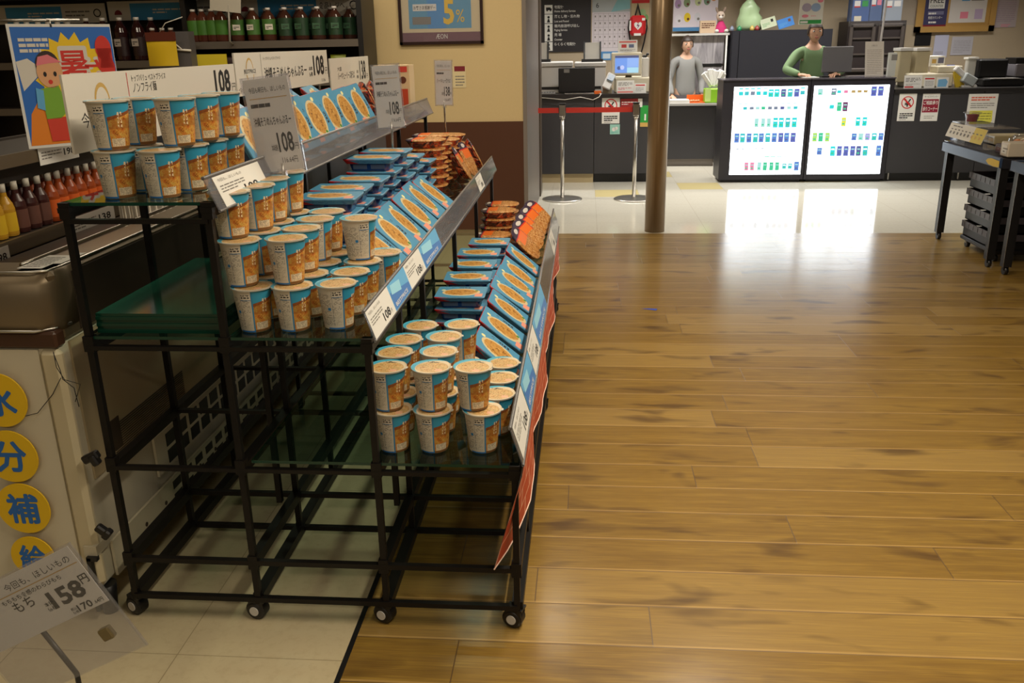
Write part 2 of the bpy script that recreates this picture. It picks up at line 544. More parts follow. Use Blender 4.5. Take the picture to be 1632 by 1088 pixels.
# ------------------------------------------------------------------ the stepped rack
RX = (-1.235, -.885, -.527, -.172)
RY0, RY1 = 1.99, 4.93
T1, T2, T3 = .491, .826, 1.160     # top faces of the glass
PY = [RY0 + i * (RY1 - RY0) / 8 for i in range(9)]
rack = thing('display_rack', 'stepped black steel rack on castors with three tiers of glass shelves', 'display rack', ((RX[0] + RX[3]) / 2, (RY0 + RY1) / 2, 0))
Rinv = rack.matrix_basis.inverted()
def rpart(m, name, label=None):
    m2 = m; m2.v = [Vector(p) - rack.location for p in m.v]
    o = m2.build(name, rack)
    if label: o['label'] = label
    return o
TOPS = {0: T3, 1: T3, 2: T2, 3: T1}
for ix, x in enumerate(RX):
    for iy, y in enumerate(PY):
        if iy in (3, 5, 7) : continue
        m = MB(); w = .0165
        z1 = TOPS[ix] - .012
        m.bb((x - w / 2, y - w / 2, .055), (x + w / 2, y + w / 2, z1), M_RACK)
        m.bb((x - w * .9, y - w * .8, z1 - .012), (x + w * .9, y + w * .8, z1), M_RACK)      # bracket head
        if iy == 0:
            for zz in (.186, T1 - .02, T2 - .02, T3 - .02):
                if zz < z1: m.bb((x - w * .8, y - w * .7, zz - .02), (x + w * .8, y + w * .7, zz + .02), M_RACK)
        rpart(m, 'post')
# doubled posts where the modules are pinned together
for x, z0, z1 in ((RX[1] - .032, T2, T3 - .012), (RX[1] - .034, .19, T2 - .012), (RX[2] - .03, .19, T1 - .01)):
    m = MB(); m.bb((x - .008, PY[1] - .06, z0), (x + .008, PY[1] - .042, z1), M_RACK); rpart(m, 'post')
def railx(x0, x1, y, z, h=.011):
    m = MB(); m.bb((x0, y - .008, z - h / 2), (x1, y + .008, z + h / 2), M_RACK); rpart(m, 'cross_rail')
def raily(x, z, w=.024, h=.034):
    m = MB(); m.bb((x - w / 2, RY0, z - h / 2), (x + w / 2, RY1, z + h / 2), M_RACK); rpart(m, 'side_rail')
for iy in (0, 1, 2, 4, 6, 8):
    y = PY[iy] + (.004 if iy else -.004)
    railx(RX[0], RX[1], y, T3 - .045); railx(RX[0], RX[2], y, T2 - .030); railx(RX[0], RX[3], y, T1 - .028)
    if iy in (0, 1, 4, 8):
        railx(RX[0], RX[3], y, .186, .014); railx(RX[0], RX[3], y, .070, .014)
for x, zs in ((RX[0], (.070, .186, T1 - .028, T2 - .030, T3 - .022)), (RX[1], (.070, .186, T1 - .028, T2 - .030, T3 - .022)),
              (RX[2], (.070, .186, T1 - .028, T2 - .022)), (RX[3], (.070, .186, T1 - .022))):
    for z in zs:
        raily(x, z, .024 if z > .1 else .03, .03 if z in (.186,) else .026)
# glass shelf panels resting in the frame
def glass(x0, x1, y0, y1, z, name='glass_shelf', par=True):
    m = MB(); t = .008
    vs = [(x0, y0), (x1, y0), (x1, y1), (x0, y1)]
    lo = [(a, b, z - t) for a, b in vs]; hi = [(a, b, z) for a, b in vs]
    m.add(hi, [(0, 1, 2, 3)], M_GLASS)
    m.add(lo + hi, [(0, 1, 5, 4), (1, 2, 6, 5), (2, 3, 7, 6), (3, 0, 4, 7)], M_GEDGE)
    return rpart(m, name) if par else m
ys = [RY0 - .005, 2.90, 3.72, RY1]
for i in range(3):
    a, b = ys[i] + (.004 if i else 0), ys[i + 1]
    glass(RX[0] - .01, RX[1] + .012, a, b, T3)
    glass(RX[1] + .016, RX[2] + .012, a, b, T2)
    glass(RX[0] - .01, RX[1] + .010, a, b, T2)
    glass(RX[1] + .03, RX[3] + .012, a, b, T1)
# castors
def castor(x, y, a):
    def mk():
        m = MB(); m.T = Matrix.Translation(-rack.location) @ Matrix.Translation((x, y, 0)) @ Matrix.Rotation(a, 4, 'Z'); return m
    m = mk()
    m.cyl((0, 0, .05), (0, 0, .075), .012, M_RACK, 10)
    m.bb((-.017, -.014, .04), (-.014, .03, .058), M_BLACK); m.bb((.014, -.014, .04), (.017, .03, .058), M_BLACK); m.bb((-.017, -.018, .056), (.017, .03, .061), M_BLACK)
    o = m.build('castor', rack)
    w = mk(); w.lathe([(.001, -.019), (.022, -.019), (.0285, -.014), (.0285, .014), (.022, .019), (.001, .019)], M_BLACK, 22); wm = Matrix.Translation((0, .012, .0285)) @ Matrix.Rotation(PI / 2, 4, 'Y')
    T_ = w.T; w.v = [T_ @ (wm @ (T_.inverted() @ p)) for p in w.v]; w.build('wheel', o)
    hb = mk(); hb.cyl((-.0215, .012, .0285), (.0215, .012, .0285), .0135, M_GREYW, 16); hb.build('hub_cap', o)
ci = 0
for x in RX:
    for y in (RY0 + .01, 3.47, RY1 - .02):
        castor(x, y, (1.15, 1.9, .6, 1.35, 2.2, .9, 1.2, 1.7, 2.0, 1.25, .5, 1.0)[ci]); ci += 1

# spare panes kept on the middle tier under the top shelf
for i in range(6):
    z = T2 + .0085 + i * .0085
    mm = glass(RX[0] + .012, RX[1] - .02, RY0 + .02 + .003 * (i % 2), RY0 + .62, z, par=False)
    mm.ml = [M_GEDGE if q is M_GEDGE else flat('stacked_green_glass', 30, 82, 66, .12) for q in mm.ml]
    lab = ['bottom', 'second', 'third', 'fourth', 'fifth', 'topmost'][i]
    tag(mm.build('glass_pane'), f'spare green glass pane, {lab} of the stack beneath the top shelf', 'glass pane', 'stacked spare glass panes')

# price rails: clear slanted lips clipped to the aisle edge of each tier
def lip(xb, zb, xt, zt, y0, y1, label):
    t = thing('price_rail', label, 'price rail', (xb, (y0 + y1) / 2, zb)); L = t.location
    m = MB(); d = .003
    def pt(s, y, off=0): return Vector((xb + (xt - xb) * s + off, y, zb + (zt - zb) * s)) - L
    a, b, c, e = pt(0, y0), pt(0, y1), pt(1, y1), pt(1, y0)
    o = Vector((d, 0, d * .3))
    m.add([a, b, c, e, a + o, b + o, c + o, e + o], [(0, 3, 2, 1), (4, 5, 6, 7), (0, 1, 5, 4), (1, 2, 6, 5), (2, 3, 7, 6), (3, 0, 4, 7)], M_LIP)
    m.build('clear_front', t)
    m = MB(); m.cyl(e + o * .5, c + o * .5, .0045, M_LIPE, 8); m.cyl(a + o * .5, b + o * .5, .0035, M_LIPE, 8); m.build('rail_bead', t)
    return t
M_LIP = sheet('rail_acrylic', (.80, .80, .82), 1.5, .08, .28, c8(150, 150, 156))
M_LIPE = flat('rail_edge', 120, 118, 118, .25)
LIPS = {1: (-.150, T1 + .012, -.181, T1 + .112), 2: (-.501, T2 + .001, -.526, T2 + .074), 3: (-.846, T3 - .018, -.877, T3 + .058)}
for t_, nm in ((1, 'lowest'), (2, 'middle'), (3, 'top')):
    lip(*LIPS[t_], RY0 - .03, RY1 + .02, f'clear plastic price rail along the aisle edge of the {nm} glass shelf')
def card(t_, y0, y1, s0, s1, style, label, group):
    xb, zb, xt, zt = LIPS[t_]
    p = lambda s: Vector((xb + (xt - xb) * s + .0045, 0, zb + (zt - zb) * s))
    lo, hi = p(s0), p(s1)
    up = hi - lo
    Mx = frame((lo.x, y0, lo.z), (0, 1, 0), up); w, h = y1 - y0, up.length
    m = MB(); wt = M_PAPER
    if style == 'white':
        m.bb((0, 0, -.0006), (w, h, 0), wt)
        m.text('今回も、ほしいもの', w * .06, h * .80, h * .12, M_INKG, .0004, fitw=w * .5)
        m.lines(w * .06, h * .45, w * .5, h * .28, 3, M_INKG, .0004, .4, 3)
        m.text('108', w * .5, h * .14, h * .42, M_INK, .0004, .02, fitw=w * .3); m.text('円', w * .83, h * .14, h * .18, M_INK, .0004)
    else:
        m.bb((0, 0, -.0006), (w, h, 0), M_SKY)
        m.poly([(w * .02, h * .04), (w * .98, h * .04), (w * .98, h * .38), (w * .02, h * .7)], flat('card_blue', 66, 120, 190), .0003)
        m.poly([(w * .08, h * .6), (w * .55, h * .42), (w * .6, h * .8), (w * .12, h * .93)], flat('card_pale_blue', 150, 208, 230), .0005)
        m.text('BESTPRICE', w * .1, h * .12, h * .2, M_PAPER, .0006, .01, fitw=w * .7)
    tag(m.build('price_card', None, Mx), label, 'price card', group)
card(2, 1.965, 2.20, .03, .97, 'white', 'white 108 yen price card at the near end of the middle price rail', 'cards in the middle rail')
card(2, 2.20, 2.42, .03, .97, 'blue', 'blue printed card next to the nearest white card in the middle rail', 'cards in the middle rail')
card(2, 2.42, 2.66, .03, .97, 'white', 'second white price card from the near end of the middle rail', 'cards in the middle rail')
card(2, 2.66, 2.98, .03, .97, 'blue', 'longer blue printed card beside the leaning trays in the middle rail', 'cards in the middle rail')
card(2, 4.15, 4.35, .03, .95, 'white', 'lone white card near the far end of the middle price rail', 'cards in the middle rail')
card(1, 1.98, 2.26, .10, .95, 'white', 'white price card at the near end of the lowest price rail', 'cards in the lowest rail')
card(1, 2.27, 2.55, .10, .95, 'blue', 'blue card between the two white cards of the lowest rail', 'cards in the lowest rail')
card(1, 2.56, 2.82, .10, .95, 'white', 'second white price card along the lowest rail', 'cards in the lowest rail')
card(1, 2.83, 3.35, .10, .95, 'blue', 'long blue card beside the leaning trays in the lowest rail', 'cards in the lowest rail')
card(1, 4.2, 4.45, .10, .95, 'white', 'white card at the far end of the lowest price rail', 'cards in the lowest rail')
card(3, 2.0, 2.30, .05, .95, 'white', 'white price card at the near end of the top price rail', 'cards in the top rail')
card(3, 4.05, 4.18, .0, .8, 'white', 'small cream card in the far part of the top rail', 'cards in the top rail')

# brick-patterned paper skirt hung under the lowest rail
k = NM('brick_print', .6); x, y, z = k.xyz('UV')
bx = x * 30.0; by = y * 4.0
sh = by.floor() * .5
e = (bx + sh).frac().lt(.08).mx(by.frac().lt(.10))
nz = k.noise(k.vec(x * 60, y * 10, 0), 3, 3)
M_BRICK = k.out(k.mix(e, k.mix(nz, c8(206, 84, 44), c8(190, 70, 36)), c8(232, 170, 140)))
def skirt():
    m = MB(); n = 46; vs = []; uv = []
    rr = random.Random(3)
    for i in range(n + 1):
        t = i / n; y = 1.94 + t * 2.95
        bow = .012 * math.sin(t * 22) + .006 * math.sin(t * 51)
        xt = -.150; xb = -.150 + bow * .6
        if t < .09: xb -= (.09 - t) * .85
        zb = .265 + .07 * t + .016 * math.sin(t * 9) - (.0 if t > .1 else (.1 - t) * .5)
        for j in range(7):
            s = j / 6
            vs.append((xt + (xb - xt) * s + bow * .3 * s, y, .485 + (zb - .485) * s)); uv.append((t, 1 - s))
    fs = [(i * 7 + j, (i + 1) * 7 + j, (i + 1) * 7 + j + 1, i * 7 + j + 1) for i in range(n) for j in range(6)]
    m.add(vs, fs, M_BRICK, True, uv)
    m.add([(a - .0012, b, c) for a, b, c in vs], [f[::-1] for f in fs], flat('paper_back', 150, 150, 156, .8), True)
    # pale cut edge
    m.tube([Vector(vs[i * 7 + 6]) for i in range(n + 1)], .0022, flat('pale_edge', 236, 204, 188), 5)
    return m
tag(skirt().build('brick_print_skirt'), 'orange brick-patterned paper skirt hanging below the lowest price rail', 'paper skirt')

# ------------------------------------------------------------------ noodle cups
CH, CR, CB = .114, .0515, .036      # height, lid radius, base radius
def cup_body_mat():
    k = NM('cup_print', .38)
    u, v, _ = k.xyz('UV')
    X0, X1 = .800, 1.085             # the photo panel, in turns round the cup (wraps past 1)
    uu = u + u.lt(.3)                # 0.3 .. 1.3
    photo = uu.box(X0, X1)
    pu = (uu - X0) / (X1 - X0)
    nz = k.noise(k.vec(uu * 26, v * 9, 1), 1.15, 6, .72, .7)
    nz2 = k.noise(k.vec(uu * 10, v * 6, 4), 2.2, 2)
    noodle = k.ramp(nz, [(.30, c8(84, 44, 20)), (.40, c8(160, 88, 34)), (.46, c8(216, 154, 62)), (.51, c8(180, 110, 44)), (.56, c8(228, 186, 92)), (.62, c8(170, 134, 50)), (.70, c8(232, 204, 130))])
    noodle = k.mix(((nz2 - .52) * 4).mx(0.0).mn(.4), noodle, c8(196, 92, 34))
    noodle = k.mix(v.box(.45, .66) * .35, noodle, c8(92, 50, 26))
    slant = v - pu * .16             # band climbs to the right
    ph = k.mix(slant.lt(.70) * 1.0, c8(52, 150, 186), noodle)
    fringe = slant.box(.63, .70 )
    ph = k.mix(fringe * .8, ph, c8(112, 40, 26))
    st = k.white(k.vec((pu * 26).floor(), (v * 30).floor(), 1)).gt(.45)
    ph = k.mix(st * pu.box(.30, .36).mx(pu.box(.40, .45)) * v.box(.48, .80), ph, c8(226, 206, 170))
    lab = pu.box(.06, .52) * v.box(.08, .25)
    ltx = (v * 42).frac().lt(.4) * k.white(k.vec((uu * 130).floor(), (v * 42).floor(), 2)).gt(.45) * pu.box(.09, .49)
    ph = k.mix(lab, ph, k.mix(ltx * .8, c8(222, 206, 176), c8(96, 72, 52)))
    ph = k.mix(v.lt(.075), ph, c8(120, 84, 46))  # shadow along the panel's foot, painted into the print
    # back panel with the small print
    tx = (v * 34).frac().lt(.42) * k.white(k.vec((uu * 95).floor(), (v * 34).floor(), 6)).gt(.5)
    cols = uu.box(.775, .792).mx(uu.box(.675, .680)).inv()
    info = k.mix(tx * cols * .8 * v.box(.10, .86), c8(204, 196, 180), c8(58, 55, 54))
    top = uu.box(.690, .785) * v.box(.80, .93)
    ttx = v.box(.885, .915).mx(v.box(.83, .865)) * k.white(k.vec((uu * 120).floor(), (v * 30).floor(), 9)).gt(.35) * uu.box(.70, .775)
    info = k.mix(top, info, k.mix(ttx, c8(216, 208, 192), c8(44, 40, 40)))
    info = k.mix(uu.box(.690, .785) * v.box(.780, .795), info, c8(40, 110, 160))
    info = k.mix(uu.box(.640, .672) * v.box(.47, .54), info, c8(40, 120, 180))
    info = k.mix(uu.box(.700, .785) * v.box(.10, .46) * .5, info, c8(206, 198, 178))
    info = k.mix(uu.box(.786, .789).mx(uu.box(.690, .693)) * v.box(.1, .93) * .7, info, c8(90, 100, 110))
    col = k.mix(photo, info, ph)
    col = k.mix(uu.box(X0 - .011, X0 + .002), col, c8(42, 132, 180))
    col = k.mix(v.lt(.055) * photo.inv() * uu.box(.62, .8), col, c8(36, 112, 186))
    col = k.mix(v.lt(.012), col, c8(226, 222, 214))
    return k.out(col)
def cup_lid_mat():
    k = NM('cup_lid_print', .28)
    x, y, z = k.xyz()
    r = (x.sq() + y.sq()).op('SQRT') / CR
    nz = k.noise(k.vec(x, y, 0), 75, 6, .72, .8)
    nd = k.ramp(nz, [(.34, c8(96, 64, 30)), (.43, c8(184, 134, 72)), (.49, c8(222, 192, 138)), (.54, c8(140, 100, 48)), (.60, c8(216, 184, 126)), (.68, c8(120, 126, 60))])
    ell = (x - .004).sq() * 1.0 + (y + .006).sq() * 1.25
    col = k.mix(ell.lt(.00175), c8(206, 188, 156), nd)
    crescent = (x - .012).sq() + (y + .008).sq()
    col = k.mix(crescent.gt(.0026), col, c8(70, 160, 186))
    t = x.box(-.014, .016) * y.box(.026, .036) * k.white(k.vec((x * 260).floor(), (y * 260).floor(), 3)).gt(.42)
    col = k.mix(t, col, c8(40, 34, 30))
    pk = x.box(.016, .034) * y.box(-.034, -.018)
    col = k.mix(pk * .6, col, c8(226, 170, 150))
    return k.out(col, None, nz, .15, .002)
M_CUP = cup_body_mat(); M_LID = cup_lid_mat()
M_RIM = flat('lid_rim', 184, 178, 164, .35)
cb = MB()
prof = [(CB * .9, .0), (CB, .002), (CB + .001, .008), (CR * .90, CH - .012), (CR * .93, CH - .004)]
cb.lathe(prof, M_CUP, 40, uv=True)
cb.disc(0, 0, CB * .9, M_RIM, .0005, 24)
cl = MB()
cl.lathe([(CR * .93, CH - .005), (CR, CH - .004), (CR, CH - .0005), (CR * .985, CH)], M_RIM, 40)
cl.lathe([(CR * .985, CH), (CR * .93, CH - .0008), (.0001, CH - .0002)], M_LID, 40)
cl.poly([(CR * .97, -.010), (CR + .005, -.005), (CR + .004, .006), (CR * .97, .010)], M_RIM, CH - .0015)   # pull tab
CUPG = 'noodle cups stacked on the rack'
cup0 = thing('noodle_cup', 'x', 'noodle cup', (0, 0, 0))
cb.build('cup', cup0); cl.build('lid', cup0)
first = [True]
def cup(x, y, z, label, rz=None):
    rz = rnd.uniform(-.16, .16) if rz is None else rz
    M = TR(x, y, z, rz)
    if first[0]:
        first[0] = False; cup0.matrix_basis = M; cup0['label'] = label; cup0['group'] = CUPG; return cup0
    return dup(cup0, M, label, CUPG)
ORD = ['front', 'second', 'third', 'fourth', 'fifth']
PIT = CH + .001
# lowest tier
low = {'inner': [(-.497, 2.075), (-.503, 2.19), (-.497, 2.298), (-.474, 2.425)],
       'middle': [(-.391, 2.078), (-.391, 2.20), (-.396, 2.325), (-.361, 2.44)]}
for c_, pts in low.items():
    for i, (x, y) in enumerate(pts):
        for lv in (0, 1):
            dx = -.0 if c_ != 'inner' else -.008 * lv
            cup(x + dx + (.028 if lv == 0 else 0) * 0, y + .004 * lv, T1 + lv * PIT,
                f'noodle cup on the lowest shelf, {ORD[i]} row, {c_} column, {("lower", "upper")[lv]} layer', None)
cup(-.262, 2.082, T1, 'noodle cup on the lowest shelf, front row, aisle side column, lower layer', -.02)
cup(-.283, 2.090, T1 + PIT, 'noodle cup on the lowest shelf, front row, aisle side column, upper layer', -.42)
for i, (x, y) in enumerate([(-.236, 2.190), (-.239, 2.31), (-.242, 2.43)]):
    cup(x, y, T1, f'single noodle cup by the lowest price rail, {ORD[i + 1]} row behind the two-high stack')
# middle tier
mid = 'noodle cup on the middle shelf, '
for i, (x, y) in enumerate([(-.832, 2.055), (-.835, 2.172), (-.838, 2.292), (-.836, 2.43)]):
    for lv in range(3):
        cup(x - (.022 * lv if i == 0 else .006 * lv) + .004, y + .008 * lv + (.0 if i else .02 * (lv == 2)), T2 + lv * PIT,
            mid + f'{ORD[i]} row, column beside the posts, {("bottom", "middle", "top")[lv]} layer', rnd.uniform(-.1, .18))
for i, (x, y) in enumerate([(-.728, 2.062), (-.722, 2.185), (-.722, 2.31), (-.722, 2.425)]):
    for lv in range(2):
        cup(x - (.012 if i == 0 else .018) * lv, y + .025 * lv, T2 + lv * PIT,
            mid + f'{ORD[i]} row, centre column, {("lower", "upper")[lv]} layer', None if (i, lv) != (2, 1) else -.35 + .9)
for i, (x, y) in enumerate([(-.622, 2.085), (-.617, 2.205), (-.613, 2.325), (-.578, 2.43)]):
    cup(x, y, T2, mid + f'{ORD[i]} row, aisle side column, single layer', .36 if i == 0 else None)
cup(-.620, 2.345, T2 + PIT, 'upper noodle cup alone above the aisle side column, against the leaning trays', .62)
# top tier
top = 'noodle cup on the top shelf, '
for i, (x, y) in enumerate([(-1.135, 2.065), (-1.12, 2.175)]):
    for lv in range(2):
        cup(x, y + .004 * lv, T3 + lv * PIT, top + f'{ORD[i]} row, wall side column, {("lower", "upper")[lv]} layer', .05)
for i, (x, y) in enumerate([(-1.022, 2.065), (-1.000, 2.178), (-.995, 2.292), (-.990, 2.405)]):
    cup(x, y, T3, top + f'{ORD[i]} row, aisle side column, lower layer', -.02)
for i, (x, y) in enumerate([(-1.0, 2.135), (-.988, 2.255), (-.978, 2.375)]):
    cup(x, y, T3 + PIT, top + f'{["first", "second", "third"][i]} upper cup bridging the aisle side column', -.04)

# ------------------------------------------------------------------ printed noodle trays in blue sleeves
TL, TW, TH = .185, .146, .046
def tray_print():
    k = NM('tray_print', .3)
    u, v, _ = k.xyz('UV')
    nz = k.noise(k.vec(u * 13, v * 10, 0), 1.15, 6, .72, .7)
    nd = k.ramp(nz, [(.36, c8(92, 58, 24)), (.43, c8(160, 108, 46)), (.50, c8(204, 152, 76)), (.56, c8(170, 118, 52)), (.62, c8(222, 180, 108)), (.7, c8(150, 120, 60))])
    ex = (u - .50) / .385; ey = (v - .46) / .335
    e = ex.sq() + ey.sq()
    ex2 = (u - .49) / .335; ey2 = (v - .47) / .275
    e2 = ex2.sq() + ey2.sq()
    wv = k.noise(k.vec(u * 6, v * 4, 2), 1.5, 3)
    col = k.mix(wv * .5, c8(84, 148, 182), c8(66, 130, 172))
    col = k.mix(e.lt(1.0), col, c8(206, 188, 146))
    col = k.mix((e2 + nz * .5).lt(1.2), col, nd)
    gr = (u - .80).sq() + (v - .60).sq() * .5
    col = k.mix(gr.lt(.0012), col, c8(70, 130, 50))
    col = k.mix(u.box(.80, .95) * v.box(.06, .34), col, c8(226, 150, 130))
    lw = k.white(k.vec((u * 60).floor(), (v * 22).floor(), 4)).gt(.35)
    col = k.mix(u.box(.42, .66) * v.box(.84, .93) * lw, col, c8(40, 40, 48))
    col = k.mix(((u - .30).sq() + ((v - .885) * .8).sq()).lt(.0012) * lw, col, c8(40, 40, 48))
    col = k.mix(((u - .12).sq() + ((v - .66) * .8).sq()).lt(.002), col, c8(226, 220, 160))
    return k.out(col)
def tray_side():
    k = NM('tray_side_print', .3)
    u, v, _ = k.xyz('UV')
    nz = k.noise(k.vec(u * 5, v * 2, 1), 2.5, 4)
    w = k.noise(k.vec(u * 20, v * 4, 8), 3, 4)
    col = k.mix(((w - .52) * 6).mx(0.0).mn(.7), c8(78, 150, 190), c8(176, 176, 166))
    col = k.mix(((nz - .55) * 6).mx(0.0).mn(.8), col, c8(44, 84, 140))
    col = k.mix((u + v * .25).lt(.30), col, c8(196, 40, 36))
    return k.out(col)
M_TRAYP, M_TRAYS = tray_print(), tray_side()
M_TRAYB = flat('dark_blue_tray', 24, 52, 110, .2)
M_TRAYW = flat('tray_window', 86, 96, 120, .2)
def rrect(w, d, r, n=5):
    pts = []
    for cx_, cy_, a0 in ((w / 2 - r, d / 2 - r, 0), (-w / 2 + r, d / 2 - r, PI / 2), (-w / 2 + r, -d / 2 + r, PI), (w / 2 - r, -d / 2 + r, 1.5 * PI)):
        for i in range(n + 1):
            a = a0 + PI / 2 * i / n
            pts.append((cx_ + r * math.cos(a), cy_ + r * math.sin(a)))
    return pts
def loft(m, rings, mts, smooth=False, capt=None, capb=None, uvtop=None):
    """rings: list of (outline, z); same vertex count"""
    n = len(rings[0][0])
    for j in range(len(rings) - 1):
        (a, za), (b, zb) = rings[j], rings[j + 1]
        vs = [(x, y, za) for x, y in a] + [(x, y, zb) for x, y in b]
        us = []
        W_ = max(x for x, y in a) * 2
        for q, vv in ((a, 0), (b, 1)):
            us += [(.5 + x / W_, vv) for x, y in q]
        m.add(vs, [(i, (i + 1) % n, n + (i + 1) % n, n + i) for i in range(n)], mts[j], smooth, us)
    if capt:
        o, z = rings[-1]; mx_ = max(x for x, y in o); my_ = max(y for x, y in o)
        m.add([(x, y, z) for x, y in o], [tuple(range(n))], capt, False, [(.5 + x / mx_ / 2, .5 + y / my_ / 2) for x, y in o])
    if capb:
        o, z = rings[0]
        m.add([(x, y, z) for x, y in o], [tuple(range(n))[::-1]], capb)
tb = MB()
loft(tb, [(rrect(TL * .76, TW * .70, .022), 0), (rrect(TL * .84, TW * .80, .024), TH * .62), (rrect(TL * .90, TW * .88, .02), TH * .64)], [M_TRAYB, M_TRAYB], capb=M_TRAYB)
for s in (-1, 1):
    for xx in (-.033, .033):
        yb = -TW * .355 * s if False else s * TW * .383
        tb.add([(xx - .026, s * TW * .372, TH * .16), (xx + .026, s * TW * .372, TH * .16), (xx + .026, s * TW * .398, TH * .54), (xx - .026, s * TW * .398, TH * .54)], [(0, 1, 2, 3) if s < 0 else (3, 2, 1, 0)], M_TRAYW)
tt = MB()
loft(tt, [(rrect(TL * .90, TW * .88, .010), TH * .60), (rrect(TL, TW, .008), TH * .90), (rrect(TL, TW, .008), TH * .95), (rrect(TL * .985, TW * .98, .008), TH)], [M_TRAYS, M_TRAYS, M_TRAYS], capt=M_TRAYP)
loft(tt, [(rrect(TL * .90, TW * .88, .010), TH * .60), (rrect(TL * .84, TW * .80, .010), TH * .60)], [M_TRAYS])
tray0 = thing('noodle_tray', 'x', 'noodle tray', (0, 0, 0))
tb.build('tray_base', tray0); tt.build('printed_sleeve', tray0)
firstt = [True]
def tray(M, label, group):
    if firstt[0]:
        firstt[0] = False; tray0.matrix_basis = M; tag(tray0, label, None, group); return tray0
    return dup(tray0, M, label, group)
def lean(x, y, z, ry, rx, label, group, f=tray, rz=0.0):
    """centre of the printed face at (x, y, z); ry tips the long side down to the aisle, rx tips it towards the shopper"""
    M = TR(x, y, z, rz) @ Matrix.Rotation(ry, 4, 'Y') @ Matrix.Rotation(rx, 4, 'X') @ Matrix.Translation((0, 0, -TH))
    return f(M, label, group)
N10 = ['nearest', 'second', 'third', 'fourth', 'fifth', 'sixth', 'seventh', 'eighth', 'ninth', 'tenth']
ROW = lambda i, last, where: f'{"nearest" if i == 0 else "farthest" if i == last else N10[i]} blue noodle tray leaning {where}'
for i, (x, y) in enumerate([(-.262, 2.57), (-.268, 2.80), (-.262, 2.99), (-.272, 3.20), (-.270, 3.38), (-.268, 3.56), (-.268, 3.78)]):
    lean(x, y, .592 + rnd.uniform(-.007, .007), .66 + rnd.uniform(-.05, .05), .06 + rnd.uniform(-.05, .05), ROW(i, 6, 'on the lowest shelf against its price rail'), 'trays leaning on the lowest shelf')
for i, (x, y) in enumerate([(-.602, 2.53), (-.612, 2.76), (-.618, 2.95), (-.614, 3.14), (-.628, 3.38), (-.618, 3.56)]):
    lean(x, y, .925 + rnd.uniform(-.007, .007), .72 + rnd.uniform(-.05, .05), .06 + rnd.uniform(-.05, .05), ROW(i, 5, 'on the middle shelf against its price rail'), 'trays leaning on the middle shelf')
for i, (x, y) in enumerate([(-.965, 2.56), (-.965, 2.78), (-.965, 2.99), (-.965, 3.19), (-.965, 3.39), (-.965, 3.61), (-.965, 3.83)]):
    lean(x, y, 1.256 + rnd.uniform(-.006, .006), 1.13 + rnd.uniform(-.06, .06), .22 + rnd.uniform(-.05, .05), ROW(i, 6, 'on the top shelf against its price rail'), 'trays leaning on the top shelf')
for i, y in enumerate([2.85, 3.15, 3.45, 3.75]):
    lean(-1.10, y, 1.290, .62, .05, f'{N10[i]} blue noodle tray of the tipped row behind those on the top shelf', 'tipped trays behind on the top shelf')
def pile(x, y, z0, n, names, where, f=tray, h=TH, g=None, jit=.006):
    for j in range(n):
        M = TR(x + rnd.uniform(-jit, jit), y + rnd.uniform(-jit, jit), z0 + .0015 + j * (h + .0015), rnd.uniform(-.05, .05)) @ Matrix.Rotation(0, 4, 'X')
        nm = 'bottom' if j == 0 else 'topmost' if j == n - 1 else N10[j] + ' from the bottom'
        f(M, f'{names}, {nm} in the {where}', g)
for i, (x, y, n) in enumerate([(-.452, 3.10, 3), (-.462, 3.33, 3), (-.458, 3.545, 3), (-.458, 3.75, 3), (-.446, 3.97, 3)]):
    pile(x, y, T1, n, 'blue noodle tray', f'{N10[i]} pile on the lowest shelf', g='flat trays on the lowest shelf')
for i, (x, y, n) in enumerate([(-.79, 2.66, 5), (-.80, 2.83, 5), (-.79, 3.03, 5), (-.785, 3.24, 6), (-.78, 3.45, 6), (-.775, 3.68, 5), (-.765, 3.90, 4)]):
    pile(x, y, T2, n, 'blue noodle tray', f'{N10[i]} pile on the middle shelf', g='flat trays on the middle shelf')

# ------------------------------------------------------------------ film-wrapped orange noodle packs
PL, PW, PH = .190, .160, .048
def pack_top():
    k = NM('pack_film_print', .22)
    u, v, _ = k.xyz('UV')
    nz = k.noise(k.vec(u * 8, v * 6, 3), 2.5, 5, .65, 1.0)
    fd = k.ramp(nz, [(.3, c8(110, 60, 24)), (.45, c8(176, 112, 52)), (.6, c8(206, 158, 98)), (.8, c8(228, 206, 166))])
    w = u + (nz - .5) * .04
    col = k.mix(w.lt(.22), fd, c8(54, 40, 62))
    col = k.mix(w.box(.22, .48) * v.box(.18, .86), col, c8(232, 112, 34))
    col = k.mix(w.box(.205, .235).mx(v.box(.86, .90) * w.lt(.5)), col, c8(206, 40, 36))
    ov = ((u - .12) / .06).sq() + ((v - .5) / .16).sq()
    col = k.mix(ov.lt(1.0), col, c8(206, 198, 190))
    return k.out(col, None, nz, .5, .006)
def pack_side():
    k = NM('pack_side_print', .25)
    x, y, z = k.xyz()
    nz = k.noise(k.vec(x, y, z * 1.6), 26, 4, .6, .8)
    n2 = k.noise(k.vec(y, x, z * 2), 34, 3)
    col = k.ramp(nz, [(.30, c8(60, 34, 34)), (.46, c8(104, 66, 60)), (.52, c8(196, 50, 34)), (.60, c8(226, 110, 50)), (.68, c8(206, 180, 150))])
    col = k.mix(n2.lt(.42), col, c8(58, 36, 36))
    return k.out(col, None, n2, .5, .006)
M_PKT, M_PKS = pack_top(), pack_side()
def sup(w, d, n=28, e=2.6):
    pts = []
    for i in range(n):
        t = 2 * PI * i / n; c_, s_ = math.cos(t), math.sin(t)
        pts.append((w / 2 * math.copysign(abs(c_) ** (2 / e), c_), d / 2 * math.copysign(abs(s_) ** (2 / e), s_)))
    return pts
